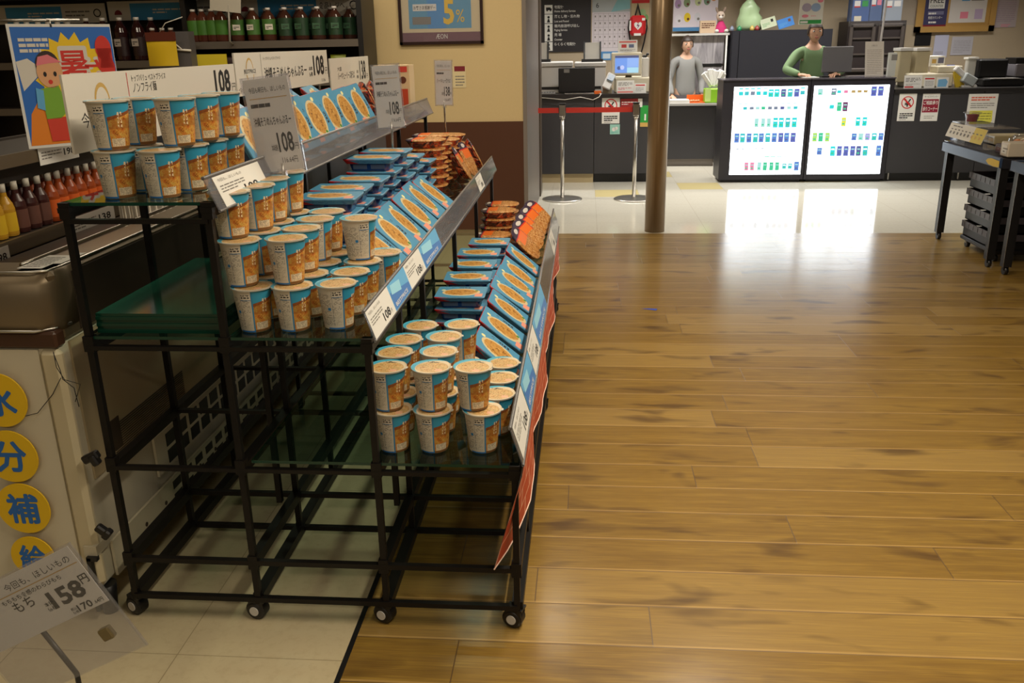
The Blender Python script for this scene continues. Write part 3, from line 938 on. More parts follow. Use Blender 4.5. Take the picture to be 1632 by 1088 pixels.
pb = MB()
loft(pb, [(sup(PL * .66, PW * .66), 0), (sup(PL * .80, PW * .80), PH * .3), (sup(PL * .97, PW * .97), PH * .78), (sup(PL, PW), PH * .82)], [M_PKS] * 3, True, capb=M_PKS)
pt = MB()
loft(pt, [(sup(PL, PW), PH * .82), (sup(PL * .985, PW * .985), PH * .9), (sup(PL * .8, PW * .8), PH * .985), (sup(PL * .4, PW * .4), PH)], [M_PKT] * 3, True, capt=M_PKT)
for f, us in zip(pt.f, pt.uv):       # one continuous print over the domed top
    for q, i in enumerate(f):
        us[q] = (.5 + pt.v[i].x / PL, .5 + pt.v[i].y / PW)
pack0 = thing('noodle_pack', 'x', 'noodle pack', (0, 0, 0))
pb.build('bowl', pack0); pt.build('film_lid', pack0)
firstp = [True]
def pack(M, label, group):
    if firstp[0]:
        firstp[0] = False; pack0.matrix_basis = M; tag(pack0, label, None, group); return pack0
    return dup(pack0, M, label, group)
for i, (x, y, n) in enumerate([(-.745, 4.15, 6), (-.755, 4.36, 6), (-.745, 4.58, 5), (-.74, 4.80, 5)]):
    pile(x, y, T2, n, 'orange noodle pack', f'{N10[i]} pile of the middle shelf', pack, PH * .84, 'orange packs piled on the middle shelf', .009)
for i, (x, y, n) in enumerate([(-.47, 4.20, 2), (-.475, 4.40, 2), (-.468, 4.62, 4), (-.465, 4.82, 4)]):
    pile(x, y, T1, n, 'orange noodle pack', f'{N10[i]} pile of the lowest shelf', pack, PH * .84, 'orange packs piled on the lowest shelf', .009)
def leanp(x, y, z, ry, rx, *a): return lean(x + rnd.uniform(-.012, .012), y, z, ry + rnd.uniform(-.08, .08), rx + rnd.uniform(-.12, .12), *a, f=pack, rz=rnd.uniform(-.22, .22))
for i, (x, y) in enumerate([(-.275, 4.08), (-.272, 4.27), (-.268, 4.44), (-.262, 4.62), (-.255, 4.80)]):
    leanp(x, y, .605, .82, .28, f'{N10[i]} orange noodle pack leaning against the far end of the lowest rail', 'orange packs leaning on the lowest shelf')
for i, (x, y) in enumerate([(-.608, 4.42), (-.60, 4.60), (-.60, 4.79)]):
    leanp(x, y, .935, 1.12, -.12, f'{N10[i]} orange noodle pack leaning at the far end of the middle rail', 'orange packs leaning on the middle shelf')
for i, (x, y) in enumerate([(-.965, 4.02), (-.965, 4.18), (-.965, 4.33), (-.965, 4.48), (-.965, 4.62)]):
    leanp(x, y, 1.262, 1.18, -.35, f'{N10[i]} orange noodle pack leaning on the far part of the top shelf', 'orange packs leaning on the top shelf')
# a printed shipping box at the end of the top shelf
bx = MB()
bx.bb((-1.12, 4.76, T3 + .001), (-.93, 4.90, 1.40), flat('box_print', 214, 190, 150, .6))
bx.T = frame((-1.12, 4.759, T3), (1, 0, 0), (0, 0, 1))
bx.rect(.01, .205, .17, .028, flat('box_red', 206, 70, 56), .0005); bx.rect(.01, .02, .17, .10, flat('box_orange', 190, 70, 40), .0005)
for j in range(4): bx.disc(.03 + j * .042, .165, .018, [M_GREEN, M_RED, M_GOLD, M_BROWN][j], .0008, 14)
tag(bx.build('carton'), 'printed open carton behind the leaning packs at the far end of the top shelf', 'carton')

# ------------------------------------------------------------------ price boards standing along the back of the top tier
def board(y0, y1, z0, z1, label, art):
    t = thing('price_board', label, 'price board', (-1.243, (y0 + y1) / 2, T3 + .001))
    L = t.location
    Mx = frame(Vector((-1.240, y0, z0)) - L, (0, 1, 0), (0, 0, 1)); w, h = y1 - y0, z1 - z0
    m = MB(); m.bb((0, 0, -.006), (w, h, 0), M_WHITE); art(m, w, h)
    m.build('printed_face', t, Mx)
    for f in (.12, .88):
        c_ = MB(); y = y0 + f * w - L.y
        c_.bb((-.006, y - .008, 0), (-.001, y + .008, z0 - L.z + .03), M_CLEAR); c_.build('support_clip', t)
    return t
def art1(m, w, h):
    m.disc(w * .155, h * .62, h * .20, M_GOLD, .0006, 24, h * .25); m.disc(w * .155, h * .60, h * .17, M_WHITE, .0009, 24, h * .21)
    m.bb((w * .09, h * .50, .0009), (w * .225, h * .64, .001), M_WHITE)
    m.text('BESTPRICE', w * .155, h * .53, .03, M_INK, .0014, .012, fitw=w * .125, align='c')
    m.rect(w * .285, h * .55, .003, h * .42, M_RED, .0006)
    m.text('トップバリュ ベストプライス', w * .31, h * .84, .02, M_INK, .0006, fitw=w * .19)
    m.text('ノンフライ麺', w * .31, h * .68, .03, M_INK, .0006, fitw=w * .13)
    m.text('今回も明日も、', w * .05, h * .30, .04, M_INK, .0006, fitw=w * .24)
    m.text('ほしいもの', w * .10, h * .10, .036, M_INK, .0006, fitw=w * .20)
    m.text('108', w * .83, h * .50, .1, M_INK, .0006, .03, fitw=w * .125, fith=h * .42, align='l')
    m.text('円', w * .965, h * .52, .03, M_INK, .0006, fitw=w * .03)
board(2.076, 3.15, 1.262, 1.448, 'wide white 108 yen price board behind the cups on the top shelf', art1)
def art2(m, w, h):
    m.disc(w * .12, h * .55, h * .26, M_GOLD, .0006, 24, h * .33); m.disc(w * .12, h * .55, h * .22, M_WHITE, .0009, 24, h * .28)
    m.bb((w * .07, h * .48, .0009), (w * .175, h * .62, .001), M_WHITE)
    m.text('BESTPRICE', w * .12, h * .51, .02, M_INK, .0014, .012, fitw=w * .10, align='c')
    m.rect(w * .225, h * .3, .003, h * .66, M_INKG, .0006)
    m.text('トップバリュベストプライス', w * .25, h * .80, .02, M_INK, .0006, fitw=w * .17, fith=h * .08)
    m.text('沖縄そうめんちゃんぷるー', w * .25, h * .30, .05, M_INK, .0006, .012, fitw=w * .46, fith=h * .32)
    m.text('本体', w * .74, h * .42, .02, M_INK, .0006, .01, fitw=w * .045); m.text('価格', w * .74, h * .26, .02, M_INK, .0006, .01, fitw=w * .045)
    m.text('108', w * .80, h * .26, .1, M_INK, .0006, .03, fitw=w * .145, fith=h * .60)
    m.text('円', w * .955, h * .28, .03, M_INK, .0006, fitw=w * .035, fith=h * .2)
    m.text('今回も明日も', w * .01, h * .06, .03, M_INK, .0006, fitw=w * .2, fith=h * .14)
    m.text('116', w * .9, h * .06, .02, M_INK, .0006, fitw=w * .05, fith=h * .1)
board(3.16, 4.33, 1.335, 1.484, 'white 108 yen price board in the middle of the back row', art2)
def art3(m, w, h):
    m.text('バーベキューソース焼そば', w * .16, h * .35, .04, M_INK, .0006, fitw=w * .42, fith=h * .24)
    m.text('大盛', w * .16, h * .62, .03, M_INK, .0006, fitw=w * .10, fith=h * .12)
    m.text('本体', w * .64, h * .48, .02, M_INK, .0006, fitw=w * .05); m.text('価格', w * .64, h * .32, .02, M_INK, .0006, fitw=w * .05)
    m.text('138', w * .73, h * .26, .1, M_INK, .0006, .02, fitw=w * .17, fith=h * .62)
    m.text('円', w * .92, h * .28, .03, M_INK, .0006, fitw=w * .04)
board(4.37, 5.16, 1.28, 1.444, 'white 138 yen price board at the far end of the back row', art3)

# ------------------------------------------------------------------ acrylic sign stands among the goods
def sign_stand(TLp, TRp, BLp, y, foot, label, price, small):
    a, b, c_ = on_y(*TLp, y), on_y(*TRp, y), on_y(*BLp, y)
    w = (b - a).length; h = (a - c_).length
    f = on_y(*foot, y)
    t = thing('sign_stand', label, 'price sign stand', (f.x, y, small)); L = t.location
    Mx = frame(c_ - L, b - a, a - c_)
    m = MB(); m.bb((0, 0, -.004), (w, h, -.001), M_PAPER)
    z = -.0006
    m.text('今回も明日も、ほしいもの', w * .10, h * .855, .02, M_INK, z, fitw=w * .82, fith=h * .06)
    m.rect(w * .08, h * .79, w * .84, h * .008, M_GOLD, z)
    m.lines(w * .08, h * .70, w * .84, h * .05, 1, M_INK, z, .8, 3, .01)
    m.text('沖縄そうめんちゃんぷるー' if price == '108' else 'バーベキュー焼そば', w * .08, h * .50, .03, M_INK, z, .012, fitw=w * .84, fith=h * .10)
    m.text(price, w * .52, h * .2, .1, M_INK, z, .02, fitw=w * .36, fith=h * .22)
    m.text('円', w * .89, h * .22, .02, M_INK, z, fitw=w * .08)
    m.text('本体価格', w * .36, h * .22, .02, M_INK, z, fitw=w * .14); m.text('116.64円', w * .55, h * .08, .02, M_INK, z, fitw=w * .35)
    m.build('price_sheet', t, Mx)
    m = MB(); m.bb((-.006, -.006, 0), (w + .006, h + .006, .0018), M_CLEAR); m.bb((-.006, -.006, -.006), (w + .006, h + .006, -.0045), M_CLEAR)
    for q in ((-.006, -.006, -.006, 0, h + .006), (w, -.006, -.006, w + .006, h + .006)):
        m.bb((q[0], q[1], -.006), (q[3], q[4], .0018), M_CLEAR)
    m.build('acrylic_sleeve', t, Mx)
    pb_ = (c_ + (b - a) * .5) - L
    m = MB(); m.tube([pb_ + Vector((0, .004, .02)), pb_ + Vector((0, .004, -.02)), (0, .004, .004)], .0045, M_CHROME, 10)
    m.build('stem', t)
    m = MB(); m.cyl((0, .004, 0), (0, .004, .006), .03, M_CHROME, 20); m.build('foot', t)
    m = MB(); m.box(pb_ + Vector((0, .0, -.006)), (.022, .016, .022), M_CLEAR); m.build('clamp', t)
    return t
sign_stand((400, 128), (471, 119), (416, 276), 2.36, (466, 355), 'clear price stand with steel stem rising between the middle shelf cups', '108', T2 + .001)
sign_stand((591, 106), (633, 103), (603, 204), 3.54, (632, 345), '108 yen price stand rising behind the leaning trays of the middle shelf', '108', T2 + .001)
sign_stand((691, 97), (717, 97), (695, 167), 4.92, (712, 240), 'smallest clear price stand, near the orange packs at the far end', '138', T2 + .001)

# ------------------------------------------------------------------ chest freezer beside the rack
FZ = thing('chest_freezer', 'white chest freezer with brown metal rim behind the rack', 'freezer', (-1.65, 3.6, 0))
FL = FZ.location
def fpart(m, name, label=None, par=None):
    m.v = [Vector(p) - FL for p in m.v]
    o = m.build(name, par or FZ)
    if label: o['label'] = label
    return o
FX, FY0, FY1 = -1.318, 1.985, 5.8
M_FW = flat('freezer_white', 208, 200, 178, .45); M_FB = flat('freezer_beige', 176, 160, 128, .5)
M_FR = mat('freezer_bronze', c8(118, 104, 82), .38, .55); M_FD = flat('freezer_dark_band', 62, 50, 40, .5)
m = MB(); m.bb((-1.98, FY0, .085), (FX - .006, FY1, .80), M_FW, .01); fpart(m, 'body')
m = MB(); m.bb((FX - .006, FY0 + .05, .40), (FX, FY1, .795), M_FB); fpart(m, 'side_panel', 'beige side panel')
m = MB()
m.bb((-1.425, FY0 + .02, .80), (FX + .004, FY1, .985), M_FR, .012)
fpart(m, 'side_rim')
m = MB(); m.bb((FX + .0045, FY0 + .1, .815), (FX + .007, FY1, .968), M_FD); fpart(m, 'dark_band')
# rounded front of the rim
m = MB(); pr = []
for i in range(9):
    a = PI / 2 * i / 8
    pr.append((-.05 - .02 * math.cos(a) * 2.0 + .01, .985 - .035 + .035 * math.sin(a)))
outl = [(0.12, .985), (.03, .985), (.008, .975), (-.006, .955), (-.014, .92), (-.016, .86), (-.006, .835), (.12, .835)]
vs = [(-1.98, FY0 + a, b) for a, b in outl] + [(FX - .03, FY0 + a, b) for a, b in outl] + [(FX + .006, FY0 + max(a, .0) + .03, b) for a, b in outl]
n = len(outl); fs = [tuple(range(n))]
for j in range(2):
    for i in range(n): fs.append((j * n + i, (j + 1) * n + i, (j + 1) * n + (i + 1) % n, j * n + (i + 1) % n))
fs.append(tuple(range(2 * n, 3 * n))[::-1])
m.add(vs, fs, M_FR, True); fpart(m, 'rounded_end')
m = MB(); m.bb((-1.98, FY0 - .012, .795), (FX + .004, FY0 + .03, .838), flat('freezer_bumper', 70, 44, 30, .4), .006); fpart(m, 'bumper')
m = MB()
m.tube([(-1.98, FY0 - .017, .842), (FX - .045, FY0 - .017, .842), (FX - .01, FY0 + .01, .842), (FX + .008, FY0 + .06, .842)], .004, M_CHROME); fpart(m, 'chrome_strip')
m = MB(); m.tube([(-1.98, FY0 + .012, .984), (FX - .05, FY0 + .012, .986), (FX - .012, FY0 + .03, .985), (FX - .004, FY0 + .08, .986), (FX - .004, FY1, .986)], .004, M_CHROME); fpart(m, 'chrome_edge')
m = MB(); m.tube([(-1.428, FY0 + .08, .988), (-1.428, FY1, .988)], .006, M_CHROME); fpart(m, 'chrome_edge')
m = MB(); m.bb((-1.98, FY0 + .1, .80), (-1.43, FY1, .83), M_FD); fpart(m, 'well_floor')
# front corner post, catches, foot, kick strip
m = MB(); m.bb((-1.372, FY0 - .012, .10), (FX + .004, FY0 + .02, .79), flat('freezer_corner', 196, 184, 152, .5), .012); fpart(m, 'corner_post')
m = MB(); m.bb((-1.98, FY0 - .006, .085), (-1.372, FY0, .79), M_FW); fpart(m, 'front_panel')
m = MB(); m.bb((FX - .03, FY0 - .018, .20), (FX + .006, FY0 + .05, .23), flat('freezer_ledge', 190, 182, 160, .5)); fpart(m, 'corner_ledge')
def catch(u, v, w=.02, h=.05, rot=.7):
    p = on_y(u, v, FY0 - .02); m = MB(); R = Matrix.Rotation(rot, 3, 'Y')
    m.box(p, (w * 2.2, .02, h * .45), M_BLACK, R, .004); m.box(p + Vector((.012, -.004, -.006)), (w * .9, .024, h * .6), M_BLACK, R, .004)
    fpart(m, 'latch')
catch(145, 728, .022, .05, -.45); catch(165, 846, .02, .05, .7)
m = MB(); m.bb((FX - .022, FY0 - .028, .03), (FX - .010, FY0 - .014, .20), M_BLACK); m.bb((FX - .022, FY0 - .028, .19), (FX + .008, FY0 - .014, .202), M_BLACK); fpart(m, 'black_strap')
m = MB(); m.cyl((FX - .01, FY0 + .02, 0), (FX - .01, FY0 + .02, .09), .02, M_BLACK, 12, .028); fpart(m, 'foot')
m = MB(); m.cyl((-1.9, FY0 + .05, 0), (-1.9, FY0 + .05, .09), .022, M_BLACK, 12); fpart(m, 'foot')
m = MB(); m.cyl((FX - .03, FY1 - .05, 0), (FX - .03, FY1 - .05, .09), .022, M_BLACK, 12); fpart(m, 'foot')
# slotted kick plate and grille on the long side
m = MB(); M_KP = flat('kick_plate', 206, 196, 170, .5)
m.bb((FX - .002, FY0 + .06, .09), (FX + .006, FY1, .20), M_KP)
for i in range(6): m.cyl((FX + .006, 2.1 + i * .13, .145), (FX + .008, 2.1 + i * .13, .145), .007, M_FD, 10)
for i in range(22):
    for j in range(2): m.bb((FX + .005, 2.42 + i * .085, .115 + j * .045), (FX + .0075, 2.42 + i * .085 + .055, .142 + j * .045), M_BLACK)
fpart(m, 'kick_plate')
m = MB()
m.bb((FX - .002, 2.35, .24), (FX + .006, FY1, .37), M_KP)
for i in range(24):
    for j in range(2): m.bb((FX + .005, 2.42 + i * .085, .255 + j * .056), (FX + .008, 2.42 + i * .085 + .062, .298 + j * .056), M_BLACK)
fpart(m, 'vent_grille')
m = MB()
for j in range(12): m.bb((FX + .0, 2.15, .42 + j * .007), (FX + .0015, 2.6, .423 + j * .007), M_FD)
fpart(m, 'small_louvre')
m = MB(); m.bb((FX, 2.14, .43), (FX + .002, 2.19, .52), M_FD); fpart(m, 'rating_plate', 'dark rating plate')
m = MB(); pz = [on_y(85, 560, FY0 - .02), on_y(90, 585, FY0 - .025), on_y(103, 605, FY0 - .03), on_y(128, 612, FY0 - .03), on_y(120, 640, FY0 - .02)]
m.tube(pz, .0011, M_INK, 5); fpart(m, 'loose_wire')
m = MB(); pz = [on_y(85, 562, FY0 - .02), on_y(96, 590, FY0 - .025), on_y(100, 604, FY0 - .03), on_y(118, 618, FY0 - .03), on_y(126, 648, FY0 - .02)]
m.tube(pz, .0011, M_INK, 5); fpart(m, 'loose_wire')
m = MB(); pz = [on_y(97, 602, FY0 - .02), on_y(84, 628, FY0 - .02), on_y(60, 658, FY0 - .02), on_y(20, 668, FY0 - .012), on_y(-20, 666, FY0 - .012)]
m.tube(pz, .0011, M_INK, 5); fpart(m, 'loose_wire')
# notices on the rim
for (u, v, lab) in ((30, 437, 'larger white notice card lying on the front of the freezer rim'), (70, 447, 'narrow white notice strip next to it on the freezer rim')):
    pass
m = MB(); m.bb((-1.41, 2.02, .9905), (-1.345, 2.16, .9915), M_PAPER); m.T = frame((-1.41, 2.02, .992), (1, 0, 0), (0, 1, 0))
m.lines(.006, .012, .054, .115, 7, M_INKG, 0, .4, 5); tag(m.build('notice_card'), 'white printed notice card lying flat on the freezer rim', 'notice card')
m = MB(); m.bb((-1.345, 2.07, .9905), (-1.325, 2.19, .9915), M_PAPER); tag(m.build('notice_card'), 'plain narrow white card lying at the edge of the freezer rim', 'notice card')
# orange paper and white tag on the side
m = MB(); m.bb((FX + .0005, 3.15, .47), (FX + .003, 3.55, .66), flat('orange_paper', 150, 84, 44, .7))
tag(m.build('paper_notice'), 'brownish orange paper stuck on the freezer side behind the rack', 'paper notice')
m = MB(); m.T = frame((FX + .009, 3.15, .80), (0, 1, 0), (0, 0, 1)); m.bb((0, 0, 0), (.12, .16, .003), M_PAPER); m.lines(.01, .02, .1, .09, 4, M_INKG, .0035, .4, 8); m.rect(.0, .13, .12, .03, M_RED, .0035)
tag(m.build('hang_tag'), 'white tag with a red top hanging on the dark freezer band', 'tag')
# white slatted basket in the well
def basket(x0, x1, y0, y1, z0, z1, label):
    t = thing('slatted_basket', label, 'basket', ((x0 + x1) / 2, (y0 + y1) / 2, z0)); L = t.location
    MW = flat('basket_white', 206, 200, 188, .45)
    m = MB(); m.T = Matrix.Translation(-L)
    for yy in (y0, y1): m.bb((x0, yy - .004, z1 - .05), (x1, yy + .004, z1), MW); m.bb((x0, yy - .004, z0), (x1, yy + .004, z0 + .03), MW)
    for xx in (x0, x1): m.bb((xx - .004, y0, z1 - .05), (xx + .004, y1, z1), MW); m.bb((xx - .004, y0, z0), (xx + .004, y1, z0 + .03), MW)
    m.bb((x0, y0, z0), (x1, y1, z0 + .004), MW)
    ny, nx = int((y1 - y0) / .026), int((x1 - x0) / .026)
    for i in range(ny + 1):
        yy = y0 + (y1 - y0) * i / ny
        for xx in (x0, x1): m.bb((xx - .003, yy - .006, z0), (xx + .003, yy + .006, z1 - .02), MW)
    for i in range(nx + 1):
        xx = x0 + (x1 - x0) * i / nx
        for yy in (y0, y1): m.bb((xx - .006, yy - .003, z0), (xx + .006, yy + .003, z1 - .02), MW)
    m.build('basket_shell', t); return t
basket(-1.74, -1.48, 3.15, 3.72, .84, 1.075, 'white slatted plastic basket in the freezer well')
basket(-1.74, -1.48, 3.76, 4.40, .84, 1.12, 'taller white slatted basket further along the freezer well')

# drink-water sign on the freezer front
dw = MB(); Y_ = FY0 - .018
for i, (ch, u, v) in enumerate([('水', 0, 637), ('分', 19, 726), ('補', 40, 808), ('給', 56, 884)]):
    p = on_y(u, v, Y_)
    dw.T = frame((p.x, Y_ - .002 * i, p.z), (1, 0, 0), (0, 0, 1))
    dw.cyl((0, 0, 0), (0, 0, .004), .074 if i < 3 else .062, M_YEL, 48)
    s_ = .085 if i < 3 else .07
    vs, fs, (x0, x1, y0, y1) = text_geo(ch, .035)
    dw.text(ch, -s_ / 2, -s_ / 2, s_, flat('sign_blue', 40, 106, 186), .0046, .035, fitw=s_, fith=s_)
tag(dw.build('drink_sign'), 'yellow four-disc sign with blue characters on the freezer front', 'sign')

# ------------------------------------------------------------------ price placard in a clear sleeve, close by at the lower left
t = thing('price_placard', 'tilted white 158 yen placard in a clear sleeve before the freezer', 'price placard', (-1.16, 1.56, 0.0))
TRc = on_y(107, 870, 1.56)
FP = frame(TRc - t.location, (.885, 0, .466), (-.466, 0, .885))
m = MB(); w, h = .36, .152
m.bb((-w, -h, -.001), (0, 0, 0), M_PAPER)
m.text('今回も、ほしいもの', -.016, -.034, .02, M_INK, .0005, fitw=.185, align='r')
m.rect(-.33, -.042, .325, .0022, M_GOLD, .0005)
m.text('もちもち食感のわらびもち', -.062, -.060, .0135, M_INK, .0005, .008, align='r', fitw=.17)
m.text('158', -.125, -.118, .066, M_INK, .0005, .035, fitw=.094, fith=.045)
m.text('円', -.028, -.092, .026, M_INK, .0005, .02)
m.text('本体', -.143, -.104, .012, M_INK, .0005, .01); m.text('価格', -.143, -.117, .012, M_INK, .0005, .01)
m.text('税込', -.095, -.138, .008, M_INK, .0005, .01); m.text('価格', -.095, -.147, .008, M_INK, .0005, .01)
m.text('170', -.078, -.147, .024, M_INK, .0005, .02, fitw=.040); m.text('.64円', -.034, -.146, .012, M_INK, .0005, .01)
m.text('もち', -.158, -.088, .032, M_INK, .0005, .01, align='r')
m.build('price_sheet', t, FP)
m = MB(); m.bb((-w, -.285, .0014), (.010, .006, .0022), M_CLEAR); m.bb((-w, -.285, -.003), (.010, .006, -.0022), M_CLEAR); m.bb((.006, -.285, -.003), (.010, .006, .0022), M_CLEAR)
m.build('clear_sleeve', t, FP)
m = MB(); m.bb((-.075, -.235, -.012), (-.045, -.205, .006), flat('olive_clip', 110, 96, 62, .4), .003); m.build('clip', t, FP)
pe = FP @ Vector((-.20, -.28, -.008))
m = MB(); m.tube([FP @ Vector((-.20, -.15, -.008)), pe, (pe.x, pe.y, .01)], .006, M_BLACK, 10); m.build('stem', t)
m = MB(); m.cyl((pe.x, pe.y, 0), (pe.x, pe.y, .012), .07, M_BLACK, 24); m.build('foot', t)

# ------------------------------------------------------------------ sauce shelf beyond the freezer
SS = thing('sauce_shelf', 'dark double shelf unit with sauces beyond the freezer', 'shelf unit', (-2.3, 3.9, 0)); L = SS.location
def spart(m, name): m.v = [Vector(p) - L for p in m.v]; return m.build(name, SS)
M_SH = flat('shelf_dark', 46, 40, 35, .5); M_SHR = flat('shelf_rail_brown', 92, 80, 62, .4)
m = MB(); m.bb((-2.46, 2.3, 0), (-2.44, 5.6, 1.16), M_SH); spart(m, 'back_panel')
m = MB(); m.bb((-2.44, 2.3, .84), (-2.0, 5.6, .875), M_SH); spart(m, 'shelf')
m = MB(); m.bb((-2.01, 2.3, .83), (-1.995, 5.6, .88), M_SHR); spart(m, 'price_rail')
m = MB(); m.bb((-2.44, 2.3, 1.125), (-2.0, 4.35, 1.15), M_SH); spart(m, 'shelf')
m = MB(); m.bb((-2.01, 2.3, 1.12), (-1.995, 4.35, 1.165), M_SHR); spart(m, 'price_rail')
m = MB(); m.bb((-2.3, 2.3, 1.06), (-2.06, 4.30, 1.122), M_BLACK); spart(m, 'shelf_bracket')
m = MB(); m.bb((-2.44, 2.3, 0), (-2.02, 5.6, .06), M_SH); spart(m, 'plinth')
for yy in (2.3, 4.36, 5.6):
    m = MB(); m.bb((-2.45, yy - .02, 0), (-2.40, yy + .02, 2.0 if yy < 2.5 else 1.16), M_BLACK); spart(m, 'upright')
m = MB(); MG = flat('mesh_white', 196, 190, 172, .6)
m.bb((-2.425, 3.2, .90), (-2.42, 4.3, 1.10), MG)
for i in range(23): m.bb((-2.419, 3.2 + i * .05, .90), (-2.417, 3.204 + i * .05, 1.10), M_BLACK)
for i in range(4): m.bb((-2.419, 3.2, .93 + i * .05), (-2.417, 4.3, .934 + i * .05), M_BLACK)
spart(m, 'white_mesh')
def sauce(col, lab, cap, h=.185):
    t = thing('sauce_bottle', 'x', 'sauce bottle')
    m = MB(); gl_ = flat('sauce_' + lab, *col, .25); lb = flat('sauce_label_' + lab, *LABC[lab], .5)
    m.lathe([(.001, 0), (.028, .002), (.03, .01), (.03, h * .52), (.026, h * .62), (.013, h * .76), (.011, h * .86)], gl_, 16); m.build('bottle', t)
    m = MB(); m.lathe([(.0306, h * .10), (.0306, h * .46)], lb, 16); m.build('label_band', t)
    m = MB(); m.cyl((0, 0, h * .84), (0, 0, h), .012, flat('cap_' + cap, *CAPC[cap], .4), 12); m.build('cap', t)
    return t
LABC = {'orange': (206, 92, 28), 'yellow': (206, 168, 30), 'brown': (96, 60, 50), 'green': (190, 140, 60)}
CAPC = {'white': (206, 200, 186), 'red': (150, 40, 34)}
protos = {q: sauce(c_, q, w_) for q, c_, w_ in (('orange', (150, 66, 26), 'white'), ('yellow', (186, 140, 40), 'white'), ('brown', (60, 30, 28), 'white'), ('green', (150, 110, 40), 'red'))}
used = set()
k_ = 0
for i in range(22):
    y = 2.62 + i * .068
    q = ['yellow', 'yellow', 'brown', 'orange', 'orange', 'orange', 'orange'][min(i // 3, 6)]
    for r_ in range(2):
        x = -2.06 - r_ * .072
        nm = f'{q}-labelled sauce bottle, {["front", "second"][r_]} row of the shelf beyond the freezer, place {i + 1} along it'
        nm = f'{q} sauce bottle beyond the freezer, {["front", "back"][r_]} row, number {i + 1} from the near end'
        M = TR(x, y + rnd.uniform(-.004, .004), .876, rnd.uniform(0, 6))
        if q not in used: used.add(q); protos[q].matrix_basis = M; tag(protos[q], nm, None, 'sauce bottles beyond the freezer')
        else: dup(protos[q], M, nm, 'sauce bottles beyond the freezer')
for q in protos:
    if q not in used:
        for ch in list(protos[q].children): bpy.data.objects.remove(ch)
        bpy.data.objects.remove(protos[q])
def scard(y0, y1, z0, z1, label, price):
    m = MB(); m.T = frame((-1.992, y0, z0), (0, 1, 0), (0, 0, 1)); w, h = y1 - y0, z1 - z0
    m.bb((0, 0, 0), (w, h, .001), M_PAPER); m.lines(w * .06, h * .3, w * .5, h * .5, 3, M_INKG, .0015, .4, 4); m.text(price, w * .62, h * .3, .02, M_INK, .0015, .02, fitw=w * .28, fith=h * .4)
    tag(m.build('shelf_label'), label, 'price label')
scard(3.10, 3.36, 1.105, 1.17, 'white price label on the rail under the summer poster', '198')
scard(3.22, 3.55, .815, .885, 'white price label on the lower sauce rail beside the rack post', '138')
scard(2.66, 2.83, .80, .87, 'white price label on the lower sauce rail at the photo edge', '98')

# summer poster hung in front of that shelf
tl = on_x(8, 38, -2.0)
t = thing('summer_poster', 'blue and yellow summer heat poster with red lettering and a child', 'poster', tl)
pw, ph_ = .365, .425
FPm = frame((0, 0, -ph_), (.6, .8, 0), (0, 0, 1))
m = MB(); z = .001
m.bb((0, 0, 0), (pw, ph_, .001), M_PAPER)
mb_, mo, my, mr = flat('poster_blue', 38, 104, 190), flat('poster_orange', 226, 130, 30), flat('poster_yellow', 236, 196, 20), flat('poster_red', 206, 44, 32)
m.rect(.01, .01, pw - .012, ph_ - .02, mb_, z + .0004)
m.poly([(.01, .01), (pw - .012, .01), (pw - .012, .16), (.10, .22), (.03, .12)], mo, z + .0008)
m.poly([(.02, .20), (.10, .27), (.05, .31), (.01, .30)], M_WHITE, z + .0008)
st = []
for i in range(36):
    a = 2 * PI * i / 36; r_ = .135 if i % 2 else .165
    st.append((.205 + r_ * math.cos(a) * .85, .235 + r_ * math.sin(a)))
m.poly(st, my, z + .0012)
for ch, x, y, s_ in (('暑', .205, .24, .115), ('さ', .285, .235, .085), ('対', .215, .105, .11)):
    m.text(ch, x - s_ / 2, y - .02, s_, M_WHITE, z + .0016, .055, fitw=s_ * 1.08, fith=s_ * 1.08)
    m.text(ch, x - s_ / 2 + .004, y - .016, s_, mr, z + .0022, .012, fitw=s_ * .96, fith=s_ * .96)
m.disc(.325, .34, .03, mr, z + .0024, 20, .045); m.disc(.332, .27, .028, mr, z + .0024, 20, .045); m.rect(.30, .27, .055, .07, mr, z + .0024)
# child: hair, face, visor, shirt, shorts
m.disc(.115, .285, .042, flat('hair_dark', 50, 32, 26), z + .0026, 24, .05)
m.disc(.118, .262, .045, flat('poster_skin', 220, 164, 118), z + .003, 24, .055)
m.poly([(.075, .285), (.085, .315), (.12, .322), (.165, .295), (.12, .292)], flat('visor_pink', 224, 120, 130), z + .0034)
m.disc(.10, .255, .006, M_INK, z + .0034, 12, .009); m.disc(.135, .255, .006, M_INK, z + .0034, 12, .009); m.disc(.115, .228, .008, mr, z + .0034, 12)
m.poly([(.075, .205), (.14, .215), (.165, .13), (.13, .10), (.08, .10)], flat('shirt_green', 120, 170, 50), z + .003)
m.poly([(.06, .21), (.085, .20), (.08, .13), (.055, .14)], M_SKY, z + .0032)
m.poly([(.08, .10), (.15, .105), (.165, .02), (.085, .02)], flat('shorts_red', 206, 60, 40), z + .003)
m.lines(.03, .33, .10, .055, 3, M_WHITE, z + .0016, .6, 5); m.lines(.27, .20, .07, .03, 2, M_WHITE, z + .003, .5, 7)
m.build('poster_sheet', t, FPm)
m = MB(); m.tube([(-.03, 0, .012), (pw * .6 * .7, pw * .8 * .7, .012)], .006, M_CHROME, 10); m.build('hanging_rod', t)
m = MB(); m.tube([(pw * .25, pw * .33, -.01), (pw * .25, pw * .33, .012), (pw * .25 - .16, pw * .33 - .02, .012), (-.44, pw * .33 - .02, .012)], .004, M_CHROME, 8); m.build('hook', t)

